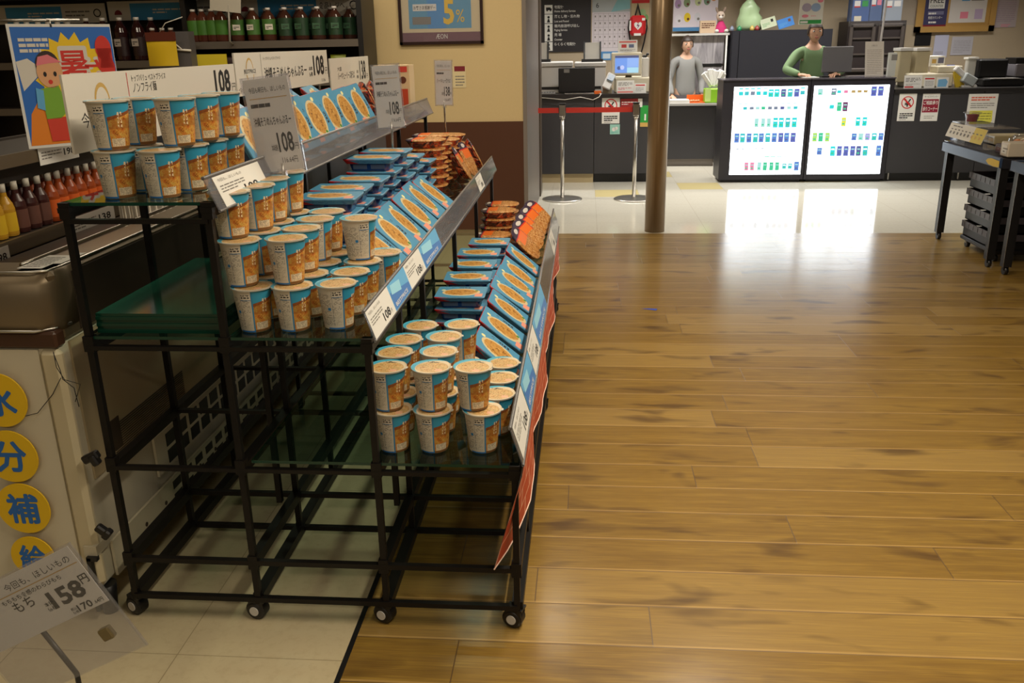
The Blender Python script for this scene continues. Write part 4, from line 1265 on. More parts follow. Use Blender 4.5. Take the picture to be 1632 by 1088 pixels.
# ------------------------------------------------------------------ drinks shelving against the wall
DS = thing('drinks_shelving', 'tall dark drinks shelving with printed header strips against the wall', 'shelving', (-3.2, 6.9, 0)); L2 = DS.location
def dpart(m, name, label=None):
    m.v = [Vector(p) - L2 for p in m.v]; o = m.build(name, DS)
    if label: o['label'] = label
    return o
XA, XM, XB = -4.9, -3.02, -1.66
m = MB(); m.bb((XA, 7.13, 0), (XB, 7.16, 2.2), M_SH); dpart(m, 'back_panel')
for x in (XA, XM, XB):
    m = MB(); m.bb((x - .02, 6.72 if x != XM else 6.8, 0), (x + .02, 7.13, 1.84 if x == XB else 2.2), M_BLACK); dpart(m, 'upright')
M_DR = flat('drinks_rail_grey', 92, 84, 76, .45)
for x0, x1, z, nm in ((XA, XM, 1.42, 1), (XM, XB, 1.545, 2), (XA, XM, 1.08, 3), (XM, XB, 1.27, 4), (XM, XB, .8, 5), (XA, XM, .6, 6), (XA, XB, 1.90, 7), (XA, XB, .08, 8)):
    m = MB(); m.bb((x0 + .02, 6.74, z - .02), (x1 - .02, 7.13, z), M_SH); dpart(m, 'shelf')
    if nm < 7:
        m = MB(); m.bb((x0 + .02, 6.72, z - .048), (x1 - .02, 6.74, z + .004), M_DR); dpart(m, 'price_rail')
def header(x0, x1, z0, z1, art):
    m = MB(); m.T = frame((x0, 7.02, z0), (1, 0, 0), (0, 0, 1)); w, h = x1 - x0, z1 - z0
    m.bb((0, 0, -.003), (w, h, 0), M_WHITE); art(m, w, h); dpart(m, 'header_strip', 'white and blue header strip')
def hart(m, w, h, txt=None):
    m.disc(w * .08, h * .30, h * .22, M_MAROON, .0006, 20, h * .25); m.bb((w * .04, h * .05, .0004), (w * .12, h * .3, .0007), M_WHITE)
    m.rect(w * .18, .0, w * .46, h * .88, flat('header_blue', 60, 150, 205), .0005)
    m.lines(w * .36, h * .35, w * .26, h * .3, 2, M_WHITE, .001, .5, 3)
    m.lines(w * .67, h * .35, w * .20, h * .4, 2, M_INKG, .001, .4, 5)
    m.ring(w * .93, h * .5, h * .22, h * .06, M_INK, .001)
    if txt:
        m.bb((w * .64, -.0, .001), (w * .90, h, .0015), M_WHITE); m.text(txt, w * .66, h * .35, .05, M_INK, .002, .01, fitw=w * .2)
header(-2.70, -1.70, 1.72, 1.87, lambda m, w, h: hart(m, w, h, '食品レジへ'))
header(-3.72, -2.72, 1.72, 1.86, hart)
header(-4.74, -3.74, 1.71, 1.85, hart)
def pet(name, h, r, liq, labc, capc, labz=(.18, .62), patch=None):
    t = thing(name, 'x', 'bottle'); key = name + '_%d_%d' % (labc[0], labc[1])
    m = MB(); m.lathe([(.001, 0), (r * .92, .002), (r, .012), (r, h * .66), (r * .82, h * .76), (r * .42, h * .88), (r * .33, h * .92), (r * .33, h * .95)], flat(key + '_liquid', *liq, .12), 18); m.build('bottle', t)
    m = MB(); m.lathe([(r * 1.015, h * labz[0]), (r * 1.015, h * labz[1])], flat(key + '_label', *labc, .4), 18)
    if patch:
        for a in (0, PI):
            R = Matrix.Rotation(a, 4, 'Z')
            m.T = R @ frame((-r * .55, -r * 1.03, h * .34), (1, 0, 0), (0, 0, 1)); m.rect(0, 0, r * 1.1, h * .17, flat('patch_' + key, *patch, .5), 0); m.lines(r * .15, h * .04, r * .8, h * .09, 2, M_INK, .0006, .5, 3)
    m.build('label_band', t)
    m = MB(); m.cyl((0, 0, h * .93), (0, 0, h), r * .38, flat('cap_' + key, *capc, .4), 14); m.build('cap', t)
    return t
def row(proto, xs, y, z, lab, group, start=0):
    for i, x in enumerate(xs):
        nm = lab.replace('#', N20[i]); M = TR(x, y, z, rnd.uniform(-.3, .3))
        if 'used' not in proto: proto['used'] = 1; proto.matrix_basis = M; tag(proto, nm, None, group)
        else: dup(proto, M, nm, group)
N20 = ['first', 'second', 'third', 'fourth', 'fifth', 'sixth', 'seventh', 'eighth', 'ninth', 'tenth', 'eleventh', 'twelfth', 'thirteenth', 'fourteenth']
coffee = pet('coffee_bottle', .315, .052, (44, 20, 20), (40, 22, 24), (206, 202, 196), (.12, .55), (180, 170, 164))
green = pet('tea_bottle', .235, .050, (80, 42, 30), (70, 120, 44), (210, 206, 200), (.22, .66))
white_ = pet('tea_bottle', .235, .050, (70, 40, 28), (70, 110, 50), (214, 208, 200), (.2, .66), (206, 200, 186))
darkg = pet('tea_bottle', .235, .052, (58, 34, 26), (34, 60, 40), (210, 204, 200), (.15, .68), (56, 92, 66))
clear_ = pet('water_bottle', .30, .05, (150, 160, 170), (170, 176, 180), (214, 210, 204))
X68 = lambda u: on_y(u, 60, 6.82).x
row(coffee, [X68(u) for u in (141, 167, 194, 221)], 6.82, 1.421, 'dark coffee bottle, # from the summer poster, front row', 'coffee bottles beside the poster')
row(coffee, [X68(u) for u in (155, 181, 208, 232)], 6.94, 1.421, 'dark coffee bottle in the row behind, # from the summer poster', 'coffee bottles beside the poster')
row(clear_, [X68(u) for u in (28, 44, 62, 78, 93, 109)], 6.84, 1.421, 'white-capped clear bottle behind the summer poster, # along', 'clear bottles behind the poster')
row(green, [X68(u) for u in (312, 326, 341, 355)], 6.82, 1.546, 'bright green labelled tea bottle, # from the grey post, front row', 'tea bottles on the drinks shelving')
row(white_, [X68(u) for u in (380, 406, 431)], 6.82, 1.546, 'tea bottle with a pale patch on its label, # of three', 'tea bottles on the drinks shelving')
row(darkg, [X68(u) for u in (457, 483, 509, 536)], 6.82, 1.546, 'dark green labelled tea bottle, # from the pale-patched ones, front row', 'tea bottles on the drinks shelving')
row(darkg, [X68(u) for u in (372, 394, 418, 444, 470, 496, 522, 552)], 6.95, 1.546, 'tea bottle in the back row of the top tea shelf, # from the post', 'tea bottles on the drinks shelving')
row(green, [X68(u) for u in (240, 256, 270)], 6.86, 1.421, 'green labelled tea bottle left of the grey post, # along', 'tea bottles on the drinks shelving')
# boxes on the upper shelf, pouches below
for i, (u0, u1, c_, nm) in enumerate([(2, 50, (150, 110, 84), 'tan'), (52, 100, (120, 84, 66), 'brown'), (102, 160, (120, 40, 36), 'dark red'), (162, 196, (206, 200, 190), 'white'), (198, 250, (150, 118, 90), 'light brown'), (254, 292, (70, 44, 70), 'purple'), (314, 344, (206, 196, 200), 'pale pink')]):
    a, b = X68(u0), X68(u1)
    m = MB(); m.bb((a, 6.78, 1.901), (b - .02, 7.0, 2.15), flat('carton_' + nm.replace(' ', '_'), *c_, .6), .006)
    m.T = frame((a, 6.7795, 1.9), (1, 0, 0), (0, 0, 1)); m.lines(.02, .02, b - a - .06, .08, 2, M_GOLD, 0, .5, i)
    tag(m.build('drink_carton'), f'{nm} drink carton on the uppermost shelf above the header strips', 'carton', 'cartons above the header strips')
def pouch(u, z, h, w, c_, lab, y=6.80):
    m = MB(); x = on_y(u, 90, y).x; c1 = flat('pouch_' + lab.split()[0], *c_, .4)
    n = 8
    for s in (-1, 1):
        vs = []
        for j in range(n + 1):
            tt_ = j / n; th = .035 * (1 - tt_) ** .6
            for i in range(7):
                q = i / 6; ww = w * (1 - .12 * math.sin(PI * tt_))
                vs.append((x + (q - .5) * ww, y + s * th * math.sin(PI * q) ** .5, z + h * tt_))
        m.add(vs, [(j * 7 + i, j * 7 + i + 1, (j + 1) * 7 + i + 1, (j + 1) * 7 + i)[::(1 if s < 0 else -1)] for j in range(n) for i in range(6)], c1, True)
    m.T = frame((x - w * .3, y - .037, z + h * .3), (1, 0, 0), (0, 0, 1)); m.rect(0, 0, w * .6, h * .3, M_WHITE if lab.split()[0] != 'white' else M_INKG, 0)
    tag(m.build('pouch'), f'{lab} pouch on the shelf under the tea bottles', 'pouch', 'pouches under the tea bottles')
pouch(370, 1.271, .17, .20, (60, 40, 40), 'dark brown'); pouch(439, 1.271, .19, .12, (170, 170, 40), 'yellow green'); pouch(478, 1.271, .2, .14, (170, 140, 40), 'mustard'); pouch(503, 1.271, .19, .12, (150, 130, 50), 'olive')
pouch(539, 1.271, .17, .12, (140, 150, 40), 'lime'); pouch(340, 1.271, .18, .2, (70, 46, 36), 'chocolate'); pouch(408, 1.271, .18, .14, (56, 40, 52), 'plum')
# grey post with a hanging yellow bag
m = MB(); p0, p1 = on_y(286, 105, 6.55), on_y(304, 50, 6.55)
m.bb((p0.x, 6.50, 0), (p1.x, 6.60, p1.z), flat('post_grey', 88, 84, 84, .5))
m.tube([(p0.x - .01, 6.49, 1.50), (p1.x + .01, 6.49, 1.49)], .008, M_WHITE, 6); m.tube([(p0.x - .05, 6.48, 1.60), ((p0.x + p1.x) / 2, 6.49, 1.50)], .006, M_WHITE, 6)
tag(m.build('shelf_post'), 'grey square post tied with white straps before the tea shelf', 'post')
t = thing('hanging_bag', 'yellow snack bag with a brown top hanging beside the grey post', 'bag', on_y(262, 105, 6.42))
m = MB(); w, h = .22, .23
for s in (-1, 1):
    vs = [((q / 6 - .5) * w, s * .03 * math.sin(PI * q / 6) * (1 - j / 8) ** .5, h * j / 8 * .75) for j in range(9) for q in range(7)]
    m.add(vs, [(j * 7 + i, j * 7 + i + 1, (j + 1) * 7 + i + 1, (j + 1) * 7 + i)[::(1 if s < 0 else -1)] for j in range(8) for i in range(6)], flat('bag_yellow', 206, 172, 34, .35), True)
m.build('pouch_body', t)
m = MB(); m.bb((-w / 2, -.008, h * .74), (w / 2, .008, h), flat('bag_brown', 90, 40, 30, .4)); m.build('top_band', t)
m = MB(); m.tube([(0, 0, h), (.05, .0, h + .06), (.16, .05, h + .1)], .003, M_WHITE, 6); m.build('tie', t)
m = MB(); a = on_y(312, 112, 6.6); b = on_y(360, 86, 6.6)
m.bb((a.x - .05, 6.6, a.z - .2), (b.x, 6.61, b.z), flat('board_yellow', 206, 186, 40, .6))
m.bb((a.x - .05, 6.595, a.z - .2), (a.x - .04, 6.615, b.z), M_WHITE); m.bb((b.x - .02, 6.60, 0), (b.x - .0, 6.61, b.z - .1), M_BLACK)
tag(m.build('yellow_board'), 'plain yellow board standing in front of the tea shelf', 'board')
# white card on a stem in front of the header strips
t = thing('sign_card', 'blank pale card on a thin stem in front of the tea bottles', 'sign card', on_y(366, 66, 6.66))
a, b = on_y(336, 16, 6.66) - t.location, on_y(383, 0, 6.66) - t.location
m = MB(); m.box(((a.x + b.x) / 2, 0, (a.z + b.z) / 2 + .01), (b.x - a.x, .006, .11), flat('pale_card', 186, 180, 166, .6), Matrix.Rotation(.12, 3, 'Y')); m.build('card', t)
m = MB(); m.tube([((a.x + b.x) / 2 + .02, .004, (a.z + b.z) / 2), (0, .004, 0), (0, .06, -.02)], .008, flat('stem_pale', 150, 146, 136, .4), 8); m.build('stem', t)

# ------------------------------------------------------------------ framed wall poster and wall notice
a, b = on_y(638, 72, 7.185), on_y(771, 72, 7.185)
w, h = b.x - a.x, .62
t = thing('framed_poster', 'black framed store poster with a yellow 5% on the cream wall', 'framed poster', (a.x, 7.199, a.z))
Mx = frame((0, 0, 0), (1, 0, 0), (0, 0, 1))
m = MB(); f = .022
for q in (((0, 0, 0), (w, f, .025)), ((0, h - f, 0), (w, h, .025)), ((0, 0, 0), (f, h, .025)), ((w - f, 0, 0), (w, h, .025))): m.bb(*q, flat('poster_frame_black', 44, 26, 24, .3))
m.build('frame', t, Mx)
m = MB(); m.bb((f, f, 0), (w - f, h - f, .006), flat('poster_cream', 212, 196, 158, .6)); z = .0065
m.rect(f, f, w - 2 * f, h * .11, flat('poster_plum', 104, 50, 70), z); m.text('ÆON', w * .5, f + .02, .05, M_PAPER, z + .0005, 0, fitw=w * .14, align='c')
m.rect(w * .12, h * .19, w * .74, h * .43, flat('poster_sky', 76, 150, 190), z)
m.rect(w * .34, h * .19, w * .22, h * .41, flat('poster_azure', 58, 140, 206), z + .0004)
m.rect(w * .13, h * .54, w * .16, h * .13, M_YEL, z + .0008); m.bb((w * .17, h * .40, z), (w * .45, h * .48, z + .0009), M_PAPER)
m.text('お客さま感謝デー', w * .18, h * .415, .03, M_INK, z + .0013, .01, fitw=w * .26)
m.rect(w * .16, h * .24, w * .22, h * .09, M_INKG, z + .0009)
m.text('5', w * .53, h * .235, .2, M_YEL, z + .0013, .03, fitw=w * .13, fith=h * .30); m.text('%', w * .68, h * .26, .1, M_YEL, z + .0013, 0, fitw=w * .1, fith=h * .15)
m.rect(w * .10, h * .69, w * .74, h * .2, flat('poster_fruit', 150, 90, 84), z); m.rect(w * .10, h * .69, w * .38, h * .2, flat('poster_olive', 176, 150, 60), z + .0004)
m.build('poster_print', t, Mx)
m = MB(); m.bb((f, f, .016), (w - f, h - f, .018), M_CLEAR); m.build('front_pane', t, Mx)
p = on_y(719, 140, 7.195); q = on_y(742, 106, 7.195)
m = MB(); m.T = frame((p.x, 7.199, p.z), (1, 0, 0), (0, 0, 1)); w, h = q.x - p.x, q.z - p.z
m.bb((0, 0, 0), (w, h, .002), flat('notice_cream', 214, 198, 156, .7)); m.rect(w * .25, h * .78, w * .7, h * .24, M_MAROON, .0025); m.lines(w * .3, h * .1, w * .6, h * .55, 4, M_INKG, .0025, .4, 4)
tag(m.build('wall_notice'), 'small cream notice with a dark red heading on the cream wall', 'notice')

# ------------------------------------------------------------------ service counter
def simple(name, label, cat, build, loc=(0, 0, 0), group=None):
    m = MB(); build(m); o = m.build(name)
    return tag(o, label, cat, group)
def grp(name, label, cat, loc, group=None):
    t = thing(name, label, cat, loc, 0, group); L = Vector(loc)
    def part(m, nm, lab=None, par=None):
        m.v = [Vector(p) - L for p in m.v]
        o = m.build(nm, par or t)
        if lab: o['label'] = lab
        return o
    return t, part
M_TOP = flat('counter_top_dark', 40, 37, 36, .3)
CT = .957
t, part = grp('service_counter', 'charcoal service counter with the register, behind the rope barrier', 'counter', (.1, 10.2, 0))
m = MB(); m.bb((-.60, 9.92, .10), (.085, 10.75, CT - .04), M_DARK); part(m, 'front_panel')
m = MB(); m.bb((.092, 9.92, .10), (.80, 10.75, CT - .04), M_DARK); part(m, 'front_panel')
m = MB(); m.bb((-.60, 9.94, 0), (.085, 10.7, .10), flat('kick_cream', 176, 158, 120, .6)); part(m, 'kick_board', 'cream kick board')
m = MB(); m.bb((.092, 9.98, 0), (.80, 10.7, .10), M_BLACK); part(m, 'kick_board', 'black recessed kick board')
m = MB(); m.bb((-.60, 9.89, CT - .04), (.80, 10.8, CT), M_TOP); part(m, 'worktop')
t, part = grp('low_counter', 'lower charcoal counter with a pale top between column and lit cabinets', 'counter', (1.2, 11.5, 0))
m = MB(); m.bb((.55, 11.22, .09), (1.585, 11.6, .735), M_DARK); part(m, 'front_panel')
m = MB(); m.bb((.55, 11.25, 0), (1.585, 11.6, .09), flat('kick_grey', 116, 108, 100, .5)); part(m, 'kick_board')
m = MB(); m.bb((.53, 11.18, .735), (1.60, 11.64, .76), flat('top_grey', 176, 174, 170, .35)); part(m, 'worktop', 'pale grey worktop')
m = MB(); m.bb((1.588, 11.16, .04), (1.615, 11.62, .76), flat('edge_pale', 196, 192, 186, .5)); part(m, 'end_panel', 'pale end panel')

# lit display cabinets
def lum(name, r, g, b, s=1.0):
    c_ = c8(r, g, b)
    return mat('lit_' + name, (.02, .02, .02), .35, emit=c_, es=s)
LW = lum('white', 244, 251, 255, 4.5)
LC = {'t': lum('teal', 60, 200, 205), 'c': lum('cyan', 40, 222, 222), 'b': lum('blue', 88, 136, 214), 'n': lum('navy', 90, 100, 160), 'l': lum('lilac', 176, 168, 232),
      'g': lum('green', 60, 206, 150), 'k': lum('grey', 128, 140, 160), 'p': lum('pink', 240, 130, 170), 'm': lum('maroon', 120, 70, 110), 'y': lum('yellow', 232, 232, 70),
      'v': lum('lime', 180, 232, 110), 'w': lum('pale', 176, 232, 226), 'o': lum('gold', 190, 160, 100), 'i': lum('indigo', 92, 104, 190)}
LT = lum('caption', 110, 114, 132)
def litcab(x0, x1, px0, px1, rows, label, cham=False):
    t, part = grp('display_cabinet', label, 'lit display cabinet', ((x0 + x1) / 2, 10.0, 0), 'lit display cabinets')
    zt = 1.075
    Y0, Y1 = 9.86, 10.28
    m = MB()
    m.bb((x0, Y0, .03), (px0, Y1, zt), M_BLACKL); m.bb((px1, Y0, .03), (x1, Y1, zt), M_BLACKL)
    m.bb((px0, Y0, .03), (px1, Y1, .085), M_BLACKL); m.bb((px0, Y0, 1.013), (px1, Y1, zt), M_BLACKL); m.bb((px0, 10.2, .08), (px1, Y1, 1.02), M_BLACKL)
    m.bb((x0 + .03, Y0 + .04, 0), (x1 - .03, Y1 - .03, .03), M_BLACK)
    part(m, 'case')
    m = MB(); m.bb((x0 - .006, Y0 - .012, zt), (x1 + .006, Y1 + .01, zt + .012), flat('cab_top', 70, 66, 72, .22)); part(m, 'top_panel')
    m = MB(); m.T = frame((px0, Y0 + .012, .085), (1, 0, 0), (0, 0, 1)); w, h = px1 - px0, .928
    m.bb((0, 0, -.01), (w, h, 0), LW)
    for y, items, cap in rows:
        for it in items:
            x, c_, iw, ih = it; iw *= 1.12; ih *= 1.25
            if c_ == 'f':
                for q in ((x - iw / 2, y - ih / 2, .006, ih), (x - iw / 2, y + ih / 2 - .01, iw, .010), (x + iw / 2 - .006, y - ih / 2, .006, ih)):
                    m.rect(q[0] * w, (1 - (q[1] + q[3])) * h, q[2] * w, q[3] * h, LC['g'], .0008)
                continue
            m.rect((x - iw / 2) * w, (1 - y - ih / 2) * h, iw * w, ih * h, LC[c_], .0008)
            if ih > .05:
                m.rect((x - iw * .3) * w, (1 - y + ih * .12) * h, iw * .6 * w, ih * .12 * h, LW if c_ in 'ktc' else LC['w'], .0014)
                m.rect((x - iw * .3) * w, (1 - y - ih * .3) * h, iw * .5 * w, ih * .16 * h, LC['n' if c_ in 'bi' else 'g'], .0014)
        if cap: 
            for x in cap[1]: m.lines((x - .035) * w, (1 - cap[0]) * h, .075 * w, .022 * h, 2, LT, .0008, .6, int(x * 100), .08)
    part(m, 'lit_panel', 'glowing white panel printed with small coloured packs')
    return t
M_BLACKL = flat('cabinet_black', 34, 32, 38, .4)
e10 = [.08, .16, .25, .34, .42, .51, .60, .69, .77, .86]
s_ = lambda xs, c_, w=.055, h=.035: [(x, q, w, h) for x, q in zip(xs, c_)]
rowsL = [(.022, s_([.10, .18, .26, .34, .43, .94], 'ccccwc', .05, .012), None),
         (.075, s_([.10, .18, .26, .34, .43, .94], 'ctkcct') + s_([.51, .59, .68, .77, .86], 'ccnti', .062, .07), (.155, [.09, .18, .27, .36, .44, .51, .6, .68, .77, .86, .94])),
         (.19, s_([.10, .18, .27, .36, .43, .68, .76, .85], 'wwwwwwww', .045, .008), None),
         (.24, s_([.17, .26, .34, .42, .51, .59, .68, .77, .86], 'tkwgkknwt', .05, .028), (.325, [.08, .15, .23, .31, .39, .50, .58, .66, .84])),
         (.405, s_([.34, .43, .51], 'www', .05, .08) + s_([.60, .68, .77, .86], 'cctc', .06, .09), (.49, [.08, .17, .24, .34, .41, .49, .58, .66, .78])),
         (.575, s_(e10, 'btbtbtbibi', .062, .085), (.66, [.12, .29, .46, .62, .80])),
         (.70, s_([.10, .18, .27, .36, .45], 'kkkkk', .03, .01), None),
         (.74, [(x, 'f', .06, .09) for x in (.52, .60, .69, .78, .86)], (.825, [.14, .33, .52, .60, .69, .77, .85])),
         (.905, s_([.24, .32], 'pp', .05, .075) + s_([.42], 'w', .05, .08) + s_([.50, .59, .67], 'ggg', .05, .075) + s_([.77, .85], 'tt', .05, .05) + s_([.94], 'b', .06, .085), (.99, [.06, .14, .22, .30, .43, .60, .73, .85, .93]))]
rowsR = [(.07, s_([.09, .27], 'wk', .06, .06) + s_([.34, .43, .53, .61, .69], 'cpooo', .05, .025) + s_([.80, .89], 'ii', .065, .085), (.155, [.06, .15, .24, .32, .41, .50, .60, .69, .78, .87])),
         (.235, s_([.26], 'c', .055, .035) + s_([.36], 'g', .055, .08) + s_([.44], 'm', .06, .085), (.32, [.06, .15, .23, .33, .42, .50, .58])),
         (.405, s_([.44, .63, .72], 'ycc', .055, .08), (.485, [.06, .14, .21, .29, .42, .51, .6, .70, .78])),
         (.575, s_([.07, .15, .24], 'vgv', .055, .08) + s_([.60, .69, .78, .87, .96], 'bwltb', .06, .065), (.65, [.06, .14, .22, .34, .42, .5, .58, .67, .76, .85, .94])),
         (.735, s_([.15], 'b', .06, .065) + s_([.33, .42, .51, .60, .68, .77], 'ciiint', .06, .09) + s_([.95], 'b', .06, .095), (.81, [.12, .20, .33, .42, .51, .65, .78, .94])),
         (.975, [], (.985, [.16]))]
litcab(1.455, 2.365, 1.570, 2.335, rowsL, 'backlit display cabinet beside the low counter, printed in six rows')
litcab(2.372, 3.225, 2.402, 3.178, rowsR, 'backlit display cabinet beside the poster counter, with an empty strip at its foot')

# right-hand counter with posters
t, part = grp('poster_counter', 'charcoal counter carrying posters, beside the lit cabinets', 'counter', (4.4, 10.2, 0))
CT2 = .965
m = MB(); m.bb((3.235, 9.88, .09), (4.15, 10.7, CT2 - .03), M_DARK); part(m, 'front_panel')
m = MB(); m.bb((4.157, 9.88, .09), (5.8, 10.7, CT2 - .03), M_DARK); part(m, 'front_panel')
m = MB(); m.bb((3.235, 9.93, .0), (5.8, 10.6, .09), M_BLACK); part(m, 'kick_board')
m = MB(); m.bb((3.235, 9.86, CT2 - .03), (5.8, 10.75, CT2), M_TOP); part(m, 'worktop')
for x in (3.27, 4.0, 4.20):
    m = MB(); m.bb((x, 9.885, .02), (x + .012, 9.90, .09), M_CHROME); part(m, 'leveling_foot')
def poster(u0, v0, u1, v1, y, art, label, cat='poster', name='poster', th=.0015, group=None, base=M_PAPER):
    a, b = on_y(u0, v1, y), on_y(u1, v0, y)
    m = MB(); m.T = frame(a, (1, 0, 0), (0, 0, 1)); w, h = b.x - a.x, b.z - a.z
    m.bb((0, 0, -th), (w, h, 0), base); art(m, w, h)
    return tag(m.build(name), label, cat, group)
def yen(m, w, h):
    m.ring(w * .5, h * .68, w * .36, w * .055, M_RED, .001); m.text('￥', w * .5, h * .53, .1, M_INK, .0006, .03, fitw=w * .36, fith=h * .27, align='c')
    c_, s_ = math.cos(-.78), math.sin(-.78); R = w * .34
    m.poly([(w * .5 - R * c_ - .006, h * .68 - R * s_ - .006), (w * .5 + R * c_ - .006, h * .68 + R * s_ - .006), (w * .5 + R * c_ + .006, h * .68 + R * s_ + .006), (w * .5 - R * c_ + .006, h * .68 - R * s_ + .006)], M_RED, .0014)
    m.lines(w * .12, h * .10, w * .76, h * .22, 3, M_INK, .0006, .6, 3, .02); m.lines(w * .12, h * .04, w * .76, h * .04, 1, M_INKG, .0006, .5, 3, .02)
poster(1429, 149, 1462, 193, 9.877, yen, 'white notice with a crossed-out yen sign beside the red notice')
def redn(m, w, h):
    m.rect(w * .04, h * .32, w * .92, h * .48, flat('notice_maroon', 140, 24, 50), .0005)
    m.text('ご相談承り', w * .5, h * .60, .03, M_PAPER, .001, .02, fitw=w * .84, fith=h * .15, align='c'); m.text('承りコーナー', w * .5, h * .37, .03, M_PAPER, .001, .02, fitw=w * .84, fith=h * .15, align='c')
    m.text('サービスカウンター', w * .5, h * .86, .02, M_INK, .0006, fitw=w * .8, align='c', fith=h * .07); m.lines(w * .2, h * .1, w * .6, h * .14, 2, M_INKG, .0006, .3, 4)
poster(1466, 149, 1499, 193, 9.877, redn, 'white notice with a dark red band of white lettering')
def yeln(m, w, h):
    m.lines(w * .1, h * .80, w * .8, h * .14, 2, flat('line_orange', 214, 90, 60), .0006, .55, 4, .02); m.lines(w * .1, h * .58, w * .8, h * .18, 3, M_INKG, .0006, .35, 5, .02)
    m.poly([(w * .15, h * .1), (w * .85, h * .1), (w * .9, h * .2), (w * .88, h * .5), (w * .1, h * .5), (w * .1, h * .2)], flat('notice_yellow', 226, 220, 90), .0006)
    m.lines(w * .18, h * .16, w * .66, h * .32, 4, flat('line_olive', 130, 130, 60), .001, .3, 6, .03)
poster(1537, 149, 1592, 203, 9.877, yeln, 'tall white notice with orange heading and yellow text block')
poster(959, 154, 988, 197, 9.917, yen, 'white notice with a crossed-out yen sign behind the red barrier belt')
poster(972, 198, 988, 214, 9.917, lambda m, w, h: (m.disc(w * .4, h * .5, w * .2, M_PAPER, .0005), m.disc(w * .65, h * .6, w * .16, M_PAPER, .0005), m.lines(w * .1, h * .1, w * .7, h * .2, 2, M_TEAL, .0006, .4, 3)), 'small mint green sticker below the yen notice', 'sticker', 'sticker', base=flat('mint', 150, 200, 186))
poster(989, 157, 1024, 171, 9.917, lambda m, w, h: (m.rect(0, 0, w * .8, h, flat('strip_red', 150, 34, 34), .0004), m.lines(w * .05, h * .3, w * .7, h * .5, 2, M_PAPER, .0008, .4, 3)), 'red and white strip notice just behind the second barrier post', 'notice', 'notice')
poster(1020, 168, 1034, 202, 9.9175, lambda m, w, h: (m.rect(0, h * .2, w, h * .8, flat('leaf_green', 36, 150, 60), .0004), m.rect(w * .5, h * .3, w * .2, h * .3, M_PAPER, .0008), m.rect(0, 0, w, h * .2, M_GOLD, .0004)), 'green and yellow notice half hidden by the bronze column', 'notice', 'notice')

# rope barrier
def barrier(x, y, xl, label):
    t, part = grp('barrier_post', label, 'barrier post', (x, y, 0), 'retractable belt barrier')
    m = MB(); m.lathe([(.001, .0), (.2, .0), (.2, .008), (.19, .014), (.04, .024), (.001, .026)], M_CHROME, 36, (x, y, 0)); part(m, 'base_plate')
    m = MB(); m.cyl((x, y, .02), (x, y, .80), .0185, M_CHROME, 18); m.cyl((x, y, .79), (x, y, .815), .026, M_CHROME, 18); part(m, 'pole')
    m = MB(); m.bb((x - .03, y - .026, .81), (x + .03, y + .026, .925), M_CHROME, .006); m.bb((x - .034, y - .02, .83), (x - .03, y + .02, .91), M_BLACK); m.bb((x + .03, y - .02, .83), (x + .034, y + .02, .91), M_BLACK)
    m.bb((x - .032, y - .028, .925), (x + .032, y + .028, .935), M_BLACK); part(m, 'belt_head')
    m = MB(); m.bb((xl, y - .0015, .845), (x - .034, y + .0015, .893), flat('belt_red', 214, 54, 40, .6)); part(m, 'belt', 'red belt')
    return t
barrier(.483, 8.82, -.231 + .036, 'steel barrier post standing next to the bronze column')
barrier(-.231, 8.82, -.4665, 'steel barrier post between the wall corner and its twin')

# --------------------------------------------- things on the service counter
def onb(u0, u1, v0, y, ctop, d):      # box footprint from photo columns, standing on a counter
    a, b = on_y(u0, 140, y), on_y(u1, 140, y); z1 = on_y((u0 + u1) / 2, v0, y).z
    return a.x, b.x, z1
def printer(u0, u1, v0, tray_u, label):
    x0, x1, z1 = onb(u0, u1, v0, 10.2, CT, .4)
    t, part = grp('printer', label, 'printer', ((x0 + x1) / 2, 10.35, CT + .001), 'printers on the service counter')
    m = MB(); m.bb((x0, 10.2, CT + .001), (x1, 10.6, z1 - .05), M_GREYW, .006); m.bb((x0 - .005, 10.185, z1 - .05), (x1 + .005, 10.61, z1), M_GREYW, .008)
    m.bb((x0 + .05, 10.197, CT + .04), (x1 - .05, 10.201, CT + .07), M_BLACK)
    part(m, 'body')
    a, b = on_y(tray_u[0], 98, 10.3), on_y(tray_u[1], 70, 10.3)
    m = MB(); m.box(((a.x + b.x) / 2, 10.36, z1 + .10), (b.x - a.x, .012, .22), M_PAPER, Matrix.Rotation(-.35, 3, 'X')); part(m, 'paper_sheet')
    for xx in (a.x, b.x):
        m = MB(); m.box((xx, 10.36, z1 + .10), (.018, .05, .225), M_BLACK, Matrix.Rotation(-.35, 3, 'X')); part(m, 'feeder_side')
    m = MB(); m.bb((a.x - .03, 10.27, z1), (b.x + .03, 10.44, z1 + .03), M_BLACK); part(m, 'feeder_tray')
printer(848, 912, 99, (850, 873), 'white office printer half hidden by the wall corner')
printer(916, 965, 99, (931, 957), 'white office printer with an upright paper feeder, next to the register')
x0, x1, z1 = onb(890, 948, 108, 10.02, CT, .1)
t, part = grp('monitor', 'black flat monitor seen from behind on the service counter', 'monitor', ((x0 + x1) / 2, 10.05, CT + .001))
m = MB(); m.bb((x0, 10.03, CT + .015), (x1, 10.06, z1), M_BLACK, .006); m.bb((x0 + .06, 10.029, z1 - .05), (x0 + .12, 10.0295, z1 - .012), M_INKG); part(m, 'screen_back')
m = MB(); m.bb((x0 + .1, 10.0, CT + .001), (x1 - .1, 10.12, CT + .016), M_BLACK); part(m, 'foot')
a, b = on_y(974, 120, 10.12), on_y(1023, 83, 10.12)
t, part = grp('cash_register', 'cream cash register with a bright blue screen near the column', 'cash register', ((a.x + b.x) / 2, 10.2, CT + .001))
